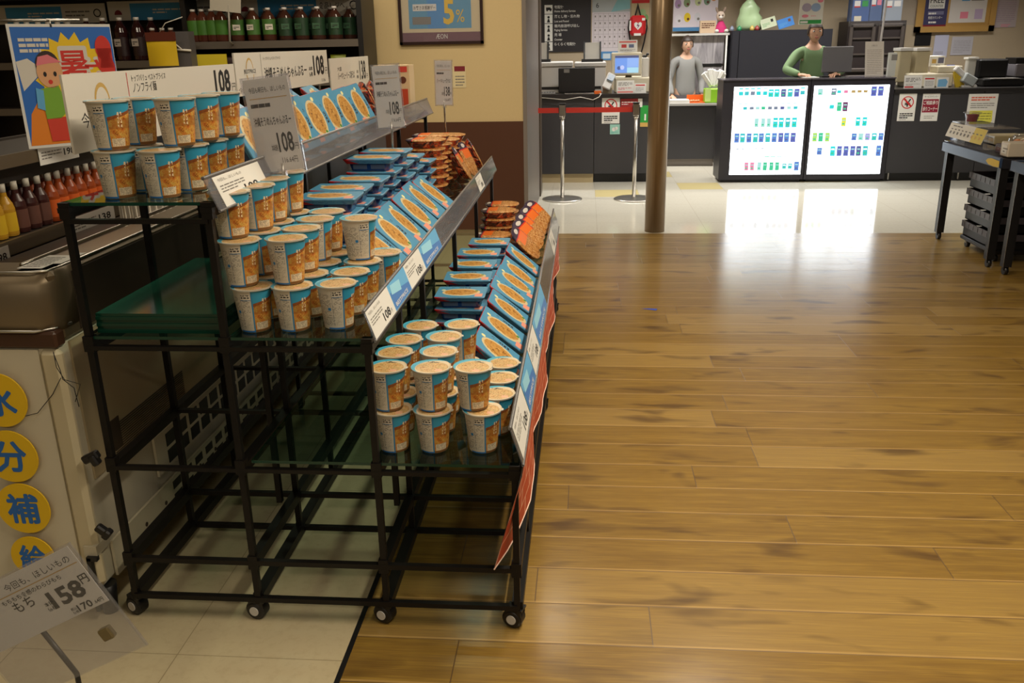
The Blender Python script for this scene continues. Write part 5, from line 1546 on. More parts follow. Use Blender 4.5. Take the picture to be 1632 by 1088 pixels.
m = MB(); m.bb((a.x + .04, 10.1, CT + .001), (b.x + .10, 10.5, CT + .16), M_CREAM, .01); m.bb((a.x + .16, 10.2, CT + .15), (b.x - .1, 10.3, a.z + .05), M_CREAM); part(m, 'base_unit')
m = MB(); m.bb((a.x, 10.10, a.z), (b.x, 10.22, b.z), M_CREAM, .01); mon = part(m, 'monitor_housing')
w, h = b.x - a.x, b.z - a.z
m = MB(); m.T = frame((a.x, 10.098, a.z), (1, 0, 0), (0, 0, 1))
m.rect(w * .12, h * .10, w * .78, h * .76, lum('screen_blue', 120, 160, 236, 1.0), 0); m.rect(w * .52, h * .1, w * .38, h * .24, lum('screen_pale', 176, 222, 240, 1.0), .0006); m.rect(w * .52, h * .36, w * .38, h * .4, lum('screen_light', 150, 184, 246, 1.0), .0006)
m.rect(w * .12, h * .76, w * .78, h * .10, lum('screen_bar', 90, 96, 140, .8), .0006); m.disc(w * .25, h * .32, w * .06, lum('screen_grey', 90, 104, 160, .8), .0006); m.disc(w * .36, h * .34, w * .07, lum('screen_mid', 196, 206, 250, 1.0), .001)
m.v = [Vector(p) - Vector(((a.x + b.x) / 2, 10.2, CT + .001)) for p in m.v]; so = m.build('screen', mon); so['label'] = 'lit blue screen'
m = MB(); m.bb((b.x + .01, 10.2, CT + .16), (b.x + .085, 10.35, b.z - .06), M_GREYW, .005); 
for j in range(3): m.sphere((b.x + .03 + .03 * (j % 2) + .01 * j, 10.25, b.z - .045 + .02 * (j == 1)), .016, M_BLACK, 10, 6)
part(m, 'receipt_unit')
t, part = grp('card_terminal', 'grey card terminal tilted beside the cash register', 'card terminal', (on_y(968, 145, 10.05).x, 10.05, CT + .001))
p = on_y(968, 145, 10.05)
m = MB(); m.bb((p.x - .05, 10.02, CT + .001), (p.x + .05, 10.10, CT + .06), flat('terminal_beige', 150, 140, 116, .5)); part(m, 'cradle')
m = MB(); m.box((p.x + .015, 10.03, CT + .125), (.09, .04, .19), M_GREYW, Matrix.Rotation(.45, 3, 'Y') @ Matrix.Rotation(-.5, 3, 'X'), .008); m.box((p.x + .035, 10.005, CT + .165), (.065, .02, .07), flat('lcd_grey', 130, 150, 170, .2), Matrix.Rotation(.45, 3, 'Y') @ Matrix.Rotation(-.5, 3, 'X')); part(m, 'handset')
def tcard(u0, v0, u1, v1, y, z, art, label, name='counter_card', base=M_PAPER):
    a, b = on_y(u0, v1, y), on_y(u1, v0, y)
    m = MB(); m.T = frame((a.x, y, max(z, a.z) if z is None else z), (1, 0, 0), (0, .12, 1)); w, h = b.x - a.x, b.z - a.z
    m.bb((0, 0, -.004), (w, h, 0), base); art(m, w, h)
    m.bb((w * .2, 0, -.05), (w * .8, .004, -.002), base)
    return tag(m.build(name), label, 'counter card')
tcard(983, 126, 1011, 147, 9.96, CT + .001, lambda m, w, h: (m.lines(w * .08, h * .6, w * .84, h * .3, 3, M_INKG, .0006, .5, 2, .05), m.lines(w * .08, h * .3, w * .8, h * .2, 2, M_RED, .0006, .4, 8, .05), m.rect(w * .04, h * .05, w * .9, h * .12, flat('pinkish', 226, 130, 120), .0006)), 'white counter card of printed symbols below the register screen')
tcard(1011, 131, 1030, 147, 9.97, CT + .001, lambda m, w, h: (m.rect(w * .1, h * .75, w * .8, h * .12, M_RED, .0006), m.lines(w * .1, h * .2, w * .7, h * .45, 3, M_INKG, .0006, .3, 2)), 'smaller white counter card with a red line, next to the column')
a = on_y(985, 84, 10.11)
m = MB(); m.T = frame((a.x, 10.15, on_y(1000, 83, 10.12).z + .001), (1, 0, 0), (0, .15, 1)); w, h = .21, .125
m.bb((0, 0, -.003), (w, h, 0), M_PAPER); m.rect(w * .06, h * .78, w * .88, h * .12, flat('card_salmon', 214, 96, 90), .0005); m.rect(w * .18, h * .36, w * .26, h * .28, flat('card_redbox', 196, 60, 56), .0005); m.rect(w * .56, h * .36, w * .26, h * .28, flat('card_slate', 100, 110, 140), .0005); m.lines(w * .1, h * .1, w * .8, h * .14, 2, M_INKG, .0006, .4, 2)
m.bb((w * .3, 0, -.04), (w * .7, .004, -.002), M_PAPER)
tag(m.build('counter_card'), 'white card with red and slate boxes on top of the register', 'counter card')
m = MB(); z = CT + .012
m.tube([(on_y(862, 160, 9.88).x, 9.88, .93), (on_y(900, 160, 9.88).x, 9.875, .905), (on_y(925, 157, 9.88).x, 9.875, .93), (on_y(945, 163, 9.87).x, 9.87, .90), (on_y(955, 155, 9.87).x, 9.87, .93), (on_y(958, 146, 9.9).x, 9.88, CT + .004), (on_y(952, 142, 9.98).x, 9.98, CT + .006), (on_y(900, 144, 9.97).x, 9.97, CT + .005)], .004, M_WHITE, 6)
tag(m.build('cable'), 'white cable looping over the front edge of the service counter', 'cable')
a = on_y(947, 152, 9.93)
simple('sticky_note_block', 'small orange block beside the cable on the service counter', 'note block', lambda m: m.bb((a.x, 9.93, CT + .001), (a.x + .075, 9.975, CT + .032), M_ORANGE))
a = on_y(862, 145, 9.95)
t, part = grp('keyboard', 'grey keyboard tray at the wall end of the service counter', 'keyboard', (a.x, 9.96, CT + .001))
m = MB(); m.bb((a.x - .1, 9.92, CT + .001), (a.x + .16, 10.0, CT + .022), flat('kb_silver', 130, 128, 126, .3), .004); part(m, 'keyboard_case')
m = MB()
for i in range(8):
    for j in range(3): m.bb((a.x - .09 + i * .03, 9.93 + j * .022, CT + .022), (a.x - .066 + i * .03, 9.947 + j * .022, CT + .028), M_BLACK)
part(m, 'keys')

# --------------------------------------------- back wall
YW = 12.395
def svc(m, w, h):
    rows_ = [(15, '宅配便', 'Home delivery Service'), (30, '落とし物・忘れ物', 'Lost and Found'), (45, '館内放送呼び出し', 'Paging Service'), (59, '売 場', 'Counter'), (74, 'らくらく宅配便', '')]
    x0 = on_y(868, 30, YW).x - m.T.translation.x; wi = .105
    for v, a, b in rows_:
        z = on_y(880, v, YW).z - m.T.translation.z
        m.rect(x0, z - .055, wi, .11, M_PAPER, .0006)
        m.rect(x0 + .02, z - .01, .06, .035, M_INK, .001) if v == 15 else m.disc(x0 + wi / 2, z + .02, .016, M_INK, .001, 12)
        if v == 15:
            m.rect(x0 + .075, z - .01, .02, .022, M_INK, .001); m.disc(x0 + .035, z - .014, .010, M_INK, .0012, 10); m.disc(x0 + .08, z - .014, .010, M_INK, .0012, 10)
        else: m.poly([(x0 + wi * .3, z - .045), (x0 + wi * .7, z - .045), (x0 + wi * .58, z + .0), (x0 + wi * .42, z + .0)], M_INK, .001)
        m.text(a, x0 + wi + .025, z + .008, .042, M_PAPER, .0006, .008)
        if b: m.text(b, x0 + wi + .025, z - .045, .036, M_PAPER, .0006, .01, sx=.85)
poster(790, -80, 943, 85, 12.385, svc, 'black service board with white pictograms on the back wall', 'service board', 'service_board', .012, base=flat('board_black', 44, 41, 44, .4))
def cal(m, w, h):
    m.rect(0, h * .66, w, h * .34, flat('cal_top', 170, 176, 178), .0005); m.poly([(w * .5, h * .66), (w, h * .7), (w, h * .9), (w * .7, h * .86)], flat('cal_teal', 130, 180, 186), .0008)
    m.text('6', w * .10, h * .72, .09, M_INK, .001)
    M_L = flat('cal_line', 170, 160, 170)
    for i in range(8): m.rect(w * (.04 + i * .13), h * .17, .004, h * .47, M_L, .0008)
    for j in range(6): m.rect(w * .04, h * (.17 + j * .094), w * .92, .004, M_L, .0008)
    for i in range(7):
        for j in range(5): m.rect(w * (.07 + i * .13), h * (.215 + j * .094), w * .03, h * .025, M_INKG, .0008)
    m.rect(w * .05, -.001, w * .8, h * .12, flat('cal_blue', 80, 140, 196), .0005); m.rect(w * .3, h * .02, w * .2, h * .07, flat('cal_white', 200, 214, 226), .0009)
poster(943, -22, 1005, 96, YW, cal, 'large white wall calendar with a blue foot next to the service board', 'calendar', 'wall_calendar', .004, base=flat('cal_paper', 214, 206, 212, .7))
poster(1006, -20, 1036, 45, YW, lambda m, w, h: (m.rect(0, h * .62, w, h * .08, M_RED, .0005), m.disc(w * .75, h * .25, w * .22, flat('leafy', 130, 176, 110), .0006), m.disc(w * .62, h * .38, w * .2, flat('leafy2', 160, 196, 140), .0009)), 'cream poster with green leaves behind the red first-aid bag', base=flat('poster_beige', 196, 180, 140, .7))
# first-aid bag
a, b = on_y(1003, 57, 12.2), on_y(1031, 24, 12.2)
cx_ = (a.x + b.x) / 2
t, part = grp('first_aid_bag', 'red first-aid bag with a white emblem hanging on the back wall', 'bag', (cx_, 12.39, a.z))
m = MB(); m.bb((a.x + .01, 12.22, a.z), (b.x - .01, 12.38, b.z), flat('bag_red', 196, 32, 38, .5), .03); part(m, 'bag_body')
m = MB(); m.T = frame((cx_, 12.218, (a.z + b.z) / 2 + .0), (1, 0, 0), (0, 0, 1))
hp = [(0, -.055), (.045, -.01), (.05, .025), (.03, .042), (.008, .035), (0, .02), (-.008, .035), (-.03, .042), (-.05, .025), (-.045, -.01)]
m.poly(hp, M_PAPER, .001); m.poly([(.005, .03), (-.02, -.005), (.0, -.005), (-.008, -.04), (.022, .004), (.004, .004)], flat('bolt_plum', 110, 40, 90), .002); m.rect(.05, .06, .04, .03, M_PAPER, .001); m.rect(-.11, -.06, .02, .12, M_PAPER, .001); m.rect(-.05, -.125, .09, .03, M_PAPER, .001)
part(m, 'emblem', 'white heart emblem with a bolt')
m = MB()
m.tube([(a.x + .07, 12.30, b.z - .02), (a.x + .10, 12.34, b.z + .09), (cx_, 12.37, b.z + .15), (b.x - .10, 12.34, b.z + .09), (b.x - .07, 12.30, b.z - .02)], .010, M_BLACK, 6)
m.tube([(a.x, 12.30, b.z - .05), (a.x - .012, 12.30, a.z + .1), (a.x + .02, 12.30, a.z - .08), (a.x + .05, 12.30, a.z - .16)], .010, M_BLACK, 6)
m.tube([(b.x, 12.30, b.z - .05), (b.x + .012, 12.30, a.z + .1), (b.x - .02, 12.30, a.z - .08), (b.x - .06, 12.30, a.z - .24)], .010, M_BLACK, 6)
part(m, 'strap', 'black strap')
def pics(m, w, h):
    m.rect(0, 0, w * .62, h * .07, flat('pic_blue', 70, 130, 180), .0005)
    r_ = random.Random(5)
    for i, (x, y, c_) in enumerate([(.08, .75, (150, 120, 150)), (.28, .8, (150, 160, 180)), (.52, .85, (160, 164, 190)), (.1, .5, (170, 140, 180)), (.3, .52, (130, 150, 110)), (.55, .54, (190, 200, 150)), (.75, .55, (120, 150, 130)), (.12, .22, (220, 216, 224)), (.32, .25, (226, 196, 40)), (.55, .25, (206, 206, 214)), (.9, .62, (206, 140, 90))]):
        m.disc(w * x, h * y, w * .075, flat(f'pic_{i}', *c_, .7), .0006, 16, h * .085); m.disc(w * (x + .02), h * (y - .03), w * .03, M_INKG if i % 2 else M_BROWN, .001, 10)
poster(1072, -40, 1147, 50, 12.30, pics, 'white poster of coloured drawings above the silver fridge', 'poster', 'poster', .006, base=flat('pic_paper', 216, 208, 218, .7))
# fridge
a, b = on_y(1090, 160, 12.0), on_y(1156, 56, 12.0)
t, part = grp('fridge', 'silver two-door fridge behind the low counter', 'fridge', ((a.x + b.x) / 2, 12.2, 0))
k = NM('fridge_steel', .34, metal=.25); x, y, z = k.xyz(); n = k.noise(k.vec(x * 7, y, z * .9), 2.2, 4, .6, .8)
M_FRG = k.out(k.ramp(n, [(.3, c8(130, 126, 132)), (.5, c8(176, 172, 178)), (.7, c8(214, 210, 214))]))
zs = on_y(1130, 104, 12.0).z
m = MB(); m.bb((a.x, 12.08, .02), (b.x, 12.38, b.z), flat('fridge_side', 120, 116, 118, .5)); part(m, 'cabinet')
m = MB(); m.bb((a.x, 12.04, zs + .012), (b.x, 12.08, b.z), M_FRG, .008); part(m, 'door')
m = MB(); m.bb((a.x, 12.04, .06), (b.x, 12.08, zs - .012), M_FRG, .008); part(m, 'door')
m = MB(); m.bb((a.x + .02, 12.03, zs - .012), (b.x - .02, 12.07, zs + .012), M_BLACK); part(m, 'handle_gap')
simple('shelf_board', 'white board lying across the top of the fridge', 'board', lambda m: m.bb((on_y(1070, 55, 11.98).x, 11.97, b.z + .002), (on_y(1163, 55, 11.98).x, 12.36, b.z + .028), M_GREYW))
ZB = b.z + .03
p = on_y(1158, 60, 11.95)
simple('white_pole', 'thin white pole between the fridge and the black cabinet', 'pole', lambda m: m.cyl((p.x, 11.93, 0), (p.x, 11.93, b.z - .002), .012, M_GREYW, 10))
# plush and box on the board
p = on_y(1148, 48, 12.1)
t, part = grp('plush_toy', 'small plush toy in a pink dress sitting above the fridge', 'plush toy', (p.x, 12.08, ZB))
m = MB(); m.lathe([(.001, 0), (.085, .005), (.075, .06), (.035, .13), (.02, .15)], flat('plush_pink', 196, 46, 110, .8), 18, (p.x, 12.08, ZB)); part(m, 'dress', 'pink dress')
m = MB(); m.sphere((p.x - .01, 12.07, ZB + .2), (.055, .05, .06), flat('plush_cream', 206, 186, 170, .9)); m.sphere((p.x - .012, 12.02, ZB + .185), (.025, .02, .018), M_PAPER)
for s in (-1, 1): m.sphere((p.x - .012 + s * .022, 12.022, ZB + .21), .008, M_INK, 8, 6)
part(m, 'head')
for s in (-1, 1):
    m = MB(); m.sphere((p.x - .01 + s * .045, 12.08, ZB + .27), (.016, .014, .045), flat('plush_ear', 150, 130, 116, .9), 10, 8, Matrix.Rotation(s * .4, 3, 'Y')); part(m, 'ear')
    m = MB(); m.sphere((p.x + s * .06, 11.99, ZB + .022), (.028, .04, .022), M_PAPER, 10, 7); part(m, 'foot')
p = on_y(1128, 50, 12.05)
m = MB(); m.bb((p.x - .10, 12.05, ZB), (p.x + .10, 12.13, ZB + .15), flat('box_peach', 206, 180, 150, .6)); m.T = frame((p.x - .1, 12.049, ZB), (1, 0, 0), (0, 0, 1)); m.lines(.02, .06, .16, .07, 3, M_BROWN, 0, .5, 3)
tag(m.build('small_box'), 'small peach-coloured printed box beside the plush toy', 'box')
# black cabinet and what stands on it
a, b = on_y(1162, 130, 11.9), on_y(1276, 48, 11.9); ZK = on_y(1220, 48, 11.9).z
t, part = grp('black_cabinet', 'tall plain black cabinet behind the green-sleeved clerk', 'cabinet', ((a.x + b.x) / 2, 12.1, 0))
M_NAVY = flat('cabinet_navy', 38, 38, 46, .5)
m = MB(); m.bb((a.x, 11.92, 0), (b.x + .4, 12.38, ZK), M_NAVY); part(m, 'case')
m = MB(); m.bb((a.x + .01, 11.90, .05), (a.x + .09, 11.92, ZK - .01), M_NAVY); m.bb((a.x + .1, 11.90, .05), (b.x + .39, 11.92, ZK - .01), M_NAVY); part(m, 'door')
p = on_y(1193, 46, 12.1)
m = MB()
r_ = random.Random(11)
vs, n, k2 = [], 16, 10
for j in range(k2 + 1):
    q = j / k2; rr = [.15, .17, .165, .15, .13, .12, .09, .04, .07, .11, .12][j]
    for i in range(n):
        an = 2 * PI * i / n; f_ = rr * (1 + r_.uniform(-.13, .13))
        vs.append((p.x + f_ * math.cos(an), 12.12 + f_ * .7 * math.sin(an), ZK + .002 + q * .52))
m.add(vs, [(j * n + i, j * n + (i + 1) % n, (j + 1) * n + (i + 1) % n, (j + 1) * n + i) for j in range(k2) for i in range(n)] + [tuple(range(n))[::-1], tuple(range(k2 * n, k2 * n + n))], flat('bag_mint', 178, 206, 160, .3), True)
tag(m.build('plastic_bag'), 'pale green knotted plastic bag on the black cabinet', 'plastic bag')
def lean_card(u0, v0, u1, v1, c_, label, rot=0.0, extra=None):
    a, b = on_y(u0, v1, 12.05), on_y(u1, v0, 12.05)
    m = MB(); R = Matrix.Rotation(rot, 4, 'Z'); w, h = b.x - a.x, b.z - a.z
    m.T = frame((a.x, 12.02, ZK + .004), (1, 0, 0), (0, .25, 1)) @ Matrix.Translation((0, w * math.sin(abs(rot)) if rot < 0 else 0, 0)) @ R
    m.bb((0, 0, -.008), (w, h, 0), flat('card_' + label.split()[0] + '_' + label.split()[1], *c_, .5)); m.rect(w * .68, h * .5, w * .16, h * .3, M_INK if not extra else M_BROWN, .0006); m.lines(w * .1, h * .2, w * .5, h * .4, 3, M_GREEN if not extra else M_SKY, .0006, .3, 4)
    tag(m.build('gift_card_pack'), label, 'card pack')
lean_card(1214, 29, 1240, 46, (196, 206, 176), 'pale green card pack leaning on the black cabinet', .28)
lean_card(1241, 30, 1268, 46, (40, 120, 200), 'blue card pack leaning on the black cabinet', .30, True)
for i, (u, c_, nm) in enumerate([(1166, (120, 130, 150), 'grey'), (1178, (40, 140, 90), 'green'), (1198, (200, 176, 90), 'yellow'), (1206, (150, 50, 50), 'red')]):
    p = on_y(u, 46, 11.98)
    simple('ornament', f'little {nm} ornament at the front edge of the black cabinet', 'ornament', lambda m: (m.lathe([(.001, 0), (.026, .002), (.03, .02), (.02, .045), (.001, .06)], flat('ornament_' + nm, *c_, .4), 12, (p.x, 11.96, ZK + .001)),))
# mask poster hanging above the counter
a, b = on_y(1273, 30, 10.35), on_y(1315, -14, 10.35)
t, part = grp('hanging_poster', 'white hanging poster of face masks above the clerk', 'poster', ((a.x + b.x) / 2, 10.35, a.z))
m = MB(); m.T = frame((a.x, 10.35, a.z - .06), (1, 0, 0), (0, 0, 1)); w, h = b.x - a.x, b.z - a.z + .06
m.bb((0, 0, -.002), (w, h, 0), M_PAPER)
m.rect(w * .05, h * .02, w * .9, h * .12, M_GREEN, .0005); m.rect(w * .07, h * .04, w * .32, h * .07, M_PAPER, .0009)
m.disc(w * .3, h * .52, w * .2, flat('mask_grey', 176, 166, 190), .0006, 20, h * .13); m.disc(w * .68, h * .52, w * .2, flat('mask_blue', 150, 176, 214), .0006, 20, h * .13); m.disc(w * .85, h * .72, w * .12, M_PINK, .001, 16, h * .06); m.disc(w * .26, h * .26, w * .14, M_PINK, .001, 16, h * .05); m.lines(w * .5, h * .25, w * .4, h * .06, 1, M_PINK, .001, .3, 3)
part(m, 'poster_sheet')
m = MB()
for xx in (a.x + .03, b.x - .03): m.cyl((xx, 10.351, b.z), (xx, 10.351, 3.05), .002, M_WHITE, 6)
part(m, 'cord')

# --------------------------------------------- right of the clerk: steel rack, screens, registers, papers
a, b = on_y(1345, 135, 11.8), on_y(1448, 32, 11.8)
t, part = grp('steel_rack', 'dark steel rack with rounded glazed frames behind the paper stand', 'rack', ((a.x + b.x) / 2, 12.0, 0))
M_ST = mat('dull_steel', c8(96, 88, 84), .4, .5)
m = MB(); m.bb((a.x, 11.86, 0), (b.x, 12.3, b.z), flat('rack_dark', 40, 32, 32, .5)); part(m, 'case')
for i in range(2):
    x0_, x1_ = a.x + (b.x - a.x) * i / 2 + .015, a.x + (b.x - a.x) * (i + 1) / 2 - .015
    for z0_, z1_ in ((b.z - .60, b.z - .03), (b.z - 1.25, b.z - .64)):
        m = MB(); f = .045
        m.bb((x0_, 11.83, z0_), (x0_ + f, 11.86, z1_), M_ST, .01); m.bb((x1_ - f, 11.83, z0_), (x1_, 11.86, z1_), M_ST, .01); m.bb((x0_, 11.83, z1_ - f), (x1_, 11.86, z1_), M_ST, .01); m.bb((x0_, 11.83, z0_), (x1_, 11.86, z0_ + f), M_ST, .01)
        for q in (.35, .68): m.bb((x0_ + f, 11.845, z0_ + (z1_ - z0_) * q), (x1_ - f, 11.858, z0_ + (z1_ - z0_) * q + .02), M_ST)
        part(m, 'door_frame')
ZR = b.z
for i, (u0, u1, h, c_, nm) in enumerate([(1357, 1384, .26, (66, 96, 150), 'blue'), (1385, 1404, .28, (76, 100, 140), 'slate blue'), (1406, 1436, .25, (150, 160, 170), 'pale')]):
    a_, b_ = on_y(u0, 30, 11.95), on_y(u1, 30, 11.95)
    m = MB(); m.bb((a_.x, 11.95, ZR + .001), (b_.x, 12.15, ZR + h), flat('stock_' + nm.replace(' ', '_'), *c_, .45)); m.T = frame((a_.x, 11.949, ZR), (1, 0, 0), (0, 0, 1)); w = b_.x - a_.x
    m.rect(w * .1, h * .62, w * .35, h * .3, M_PAPER, 0); m.rect(w * .1, h * .62, w * .35, h * .06, M_RED, .0006); m.rect(w * .55, h * .66, w * .35, h * .26, [M_GREEN, M_PINK, M_PAPER][i], 0)
    tag(m.build('stock_box'), f'{nm} stock box with printed packs on top of the steel rack', 'box')
a_ = on_y(1362, 33, 11.85)
simple('small_label', 'small cream label standing on the corner of the steel rack', 'label', lambda m: m.bb((a_.x, 11.88, ZR + .001), (a_.x + .085, 11.89, ZR + .06), M_CREAM))
# splash guard pole and acrylic screen
p0, p1 = on_y(1402, 78, 10.12), on_y(1412, 0, 10.12)
t, part = grp('splash_guard', 'clear splash guard on a thin pale pole above the lit cabinets', 'splash guard', (p0.x, 10.12, 1.088))
m = MB(); m.tube([(p0.x, 10.12, 1.088), (p0.x, 10.12, 1.40), (p0.x + .03, 10.12, 2.2)], .011, flat('pole_pale', 186, 182, 180, .4), 8); part(m, 'pole')
m = MB(); m.bb((p0.x - .34, 10.13, 1.60), (p0.x + .34, 10.135, 2.2), M_CLEAR); part(m, 'clear_screen')
m = MB(); m.cyl((p0.x, 10.12, 1.0875), (p0.x, 10.12, 1.097), .05, M_GREYW, 18); part(m, 'foot')
a_, b_ = on_y(1376, 126, 10.0), on_y(1411, 76, 10.0)
t, part = grp('paper_stand', 'cream printed sheet in a tilted clear stand on the lit cabinets', 'paper stand', (a_.x, 10.0, 1.088))
m = MB(); m.T = frame((a_.x, 9.96, 1.09), (1, 0, 0), (0, .3, 1)); w, h = b_.x - a_.x, .37
m.bb((0, 0, -.002), (w, h, 0), flat('sheet_cream', 196, 184, 160, .7)); m.text('お知らせ', w * .5, h * .86, .02, M_INK, .0006, align='c', fitw=w * .3); m.lines(w * .1, h * .1, w * .8, h * .7, 14, flat('line_tan', 150, 138, 116), .0006, .35, 3, .02); part(m, 'sheet')
m = MB(); m.T = frame((a_.x, 9.96, 1.09), (1, 0, 0), (0, .3, 1)); m.bb((-.004, -.002, .002), (w + .004, h, .004), M_CLEAR); m.bb((-.05, -.002, -.012), (w + .004, .012, .03), M_CLEAR); part(m, 'clear_holder')
a_, b_ = on_y(1415, 125, 10.08), on_y(1430, 94, 10.08)
m = MB(); m.bb((a_.x, 10.10, 1.088), (b_.x, 10.16, 1.088 + .24), flat('pale_box', 186, 186, 178, .5)); m.bb((a_.x + .02, 10.099, 1.25), (a_.x + .08, 10.1, 1.31), M_INKG)
tag(m.build('pale_box'), 'narrow pale box beside the paper stand on the lit cabinets', 'box')
# clerk's flat screen
a_, b_ = on_y(1309, 128, 10.12), on_y(1361, 84, 10.12)
t, part = grp('monitor', 'black monitor turned to the clerk on the lit cabinets', 'monitor', ((a_.x + b_.x) / 2, 10.15, 1.088))
m = MB(); m.bb((a_.x, 10.14, 1.135), (b_.x, 10.17, 1.40), flat('screen_back_grey', 92, 90, 92, .5), .006); part(m, 'screen_back')
m = MB(); m.bb((a_.x + .0, 10.10, 1.088), (a_.x + .2, 10.22, 1.10), M_BLACK); m.bb((a_.x + .08, 10.15, 1.10), (a_.x + .13, 10.17, 1.2), M_BLACK); part(m, 'foot')
simple('paper_sheets', 'white sheets lying on the lit cabinets before the clerk', 'paper', lambda m: m.bb((on_y(1278, 126, 10.1).x, 10.0, 1.088), (on_y(1302, 126, 10.1).x, 10.2, 1.094), M_PAPER))
# cream registers on the poster counter
t, part = grp('cash_register', 'cream register unit with twin upright hoods on the poster counter', 'cash register', (on_y(1470, 140, 10.2).x, 10.3, CT2 + .001))
a_, b_ = on_y(1446, 142, 10.15), on_y(1521, 116, 10.15)
m = MB(); m.bb((a_.x, 10.15, CT2 + .001), (b_.x, 10.55, b_.z), M_CREAM, .012); m.bb((a_.x + .30, 10.18, b_.z), (a_.x + .56, 10.4, b_.z + .07), M_CREAM, .008); part(m, 'base_unit')
M_HOOD = flat('hood_beige', 172, 160, 130, .5)
for (u0, u1, v0) in ((1430, 1454, 76), (1456, 1483, 76)):
    q0, q1 = on_y(u0, 118, 10.3), on_y(u1, v0, 10.3)
    m = MB(); m.bb((q0.x, 10.28, CT2 + .05), (q1.x, 10.50, q1.z - .03), M_HOOD, .008); m.bb((q0.x - .004, 10.27, q1.z - .03), (q1.x + .004, 10.51, q1.z), M_GREYW); part(m, 'hood')
tcard(1440, 121, 1471, 142, 10.0, CT2 + .001, lambda m, w, h: (m.lines(w * .08, h * .5, w * .84, h * .36, 3, M_INKG, .0006, .5, 2, .06), m.rect(w * .04, h * .05, w * .5, h * .1, M_RED, .0006), m.lines(w * .1, h * .22, w * .8, h * .18, 2, M_INKG, .0006, .3, 7)), 'white counter card of payment symbols on the poster counter')
tcard(1472, 124, 1491, 142, 10.0, CT2 + .001, lambda m, w, h: (m.rect(w * .05, h * .78, w * .9, h * .12, M_RED, .0006), m.lines(w * .1, h * .2, w * .8, h * .5, 4, M_INKG, .0006, .3, 2)), 'white counter card with one red line next to the payment symbols')
tcard(1492, 125, 1513, 142, 10.0, CT2 + .001, lambda m, w, h: m.poly([(w * .08, h * .1), (w * .8, h * .1), (w * .92, h * .6), (w * .75, h * .85), (w * .12, h * .8)], flat('card_lightblue', 120, 176, 214), .0006), 'counter card with a light blue panel on the poster counter')
p = on_y(1515, 108, 10.3)
simple('blue_pouch', 'small blue pouch lying on the cream register unit', 'pouch', lambda m: m.box((p.x, 10.3, on_y(1521, 116, 10.15).z + .04), (.10, .05, .075), flat('pouch_blue', 50, 70, 140, .6), None, .015))
p = on_y(1527, 140, 10.1)
simple('yellow_folder', 'yellow folder standing at the end of the cream register', 'folder', lambda m: m.box((p.x, 10.12, CT2 + .085), (.09, .03, .165), flat('folder_yellow', 196, 166, 40, .6), Matrix.Rotation(-.25, 3, 'Y')))
t, part = grp('card_terminal', 'white card terminal tilted next to the black printer', 'card terminal', (on_y(1545, 130, 10.1).x, 10.1, CT2 + .001)); p = on_y(1545, 130, 10.1)
m = MB(); m.box((p.x - .02, 10.08, CT2 + .075), (.14, .10, .10), flat('terminal_grey', 170, 176, 176, .4), Matrix.Rotation(.5, 3, 'Y'), .01); m.box((p.x - .10, 10.12, CT2 + .15), (.15, .06, .06), M_GREYW, Matrix.Rotation(.7, 3, 'Y'), .01); part(m, 'terminal_body')
m = MB(); m.bb((p.x - .08, 10.04, CT2 + .001), (p.x + .06, 10.16, CT2 + .02), M_GREYW); part(m, 'cradle')
q0, q1 = on_y(1539, 125, 10.25), on_y(1558, 91, 10.25)
t, part = grp('ticket_stand', 'white upright ticket stand by the black printer', 'stand', (q0.x, 10.25, CT2 + .001))
m = MB(); m.bb((q0.x, 10.25, CT2 + .02), (q1.x, 10.33, q1.z - .02), flat('stand_pale', 196, 194, 186, .5), .01); part(m, 'body')
m = MB(); m.bb((q0.x - .01, 10.23, q1.z - .02), (q1.x + .01, 10.35, q1.z), M_PAPER); part(m, 'cap')
m = MB(); m.bb((q0.x - .02, 10.22, CT2 + .001), (q1.x + .02, 10.36, CT2 + .02), M_GREYW); part(m, 'foot')
q0, q1 = on_y(1562, 140, 10.2), on_y(1616, 94, 10.2)
t, part = grp('printer', 'bulky black printer on the poster counter', 'printer', ((q0.x + q1.x) / 2, 10.4, CT2 + .001))
m = MB(); m.bb((q0.x, 10.3, CT2 + .08), (q1.x, 10.65, q1.z), M_BLACK, .015); part(m, 'body')
m = MB(); m.bb((q0.x - .02, 10.1, CT2 + .001), (q1.x + .1, 10.65, CT2 + .08), M_BLACK, .01); m.bb((q0.x + .05, 10.09, CT2 + .075), (q1.x + .05, 10.3, CT2 + .084), M_INKG); part(m, 'paper_tray')
q0, q1 = on_y(1617, 130, 10.3), on_y(1640, 92, 10.3)
simple('grey_device', 'grey device at the photo edge beside the black printer', 'device', lambda m: (m.bb((q0.x, 10.32, CT2 + .085), (q1.x + .2, 10.6, q1.z - .06), flat('device_grey', 130, 126, 132, .4), .01), m.bb((q0.x, 10.3, CT2 + .001), (q1.x + .2, 10.6, CT2 + .085), M_BLACK), m.bb((q0.x, 10.34, q1.z - .06), (q1.x + .2, 10.6, q1.z), M_BLACK)))
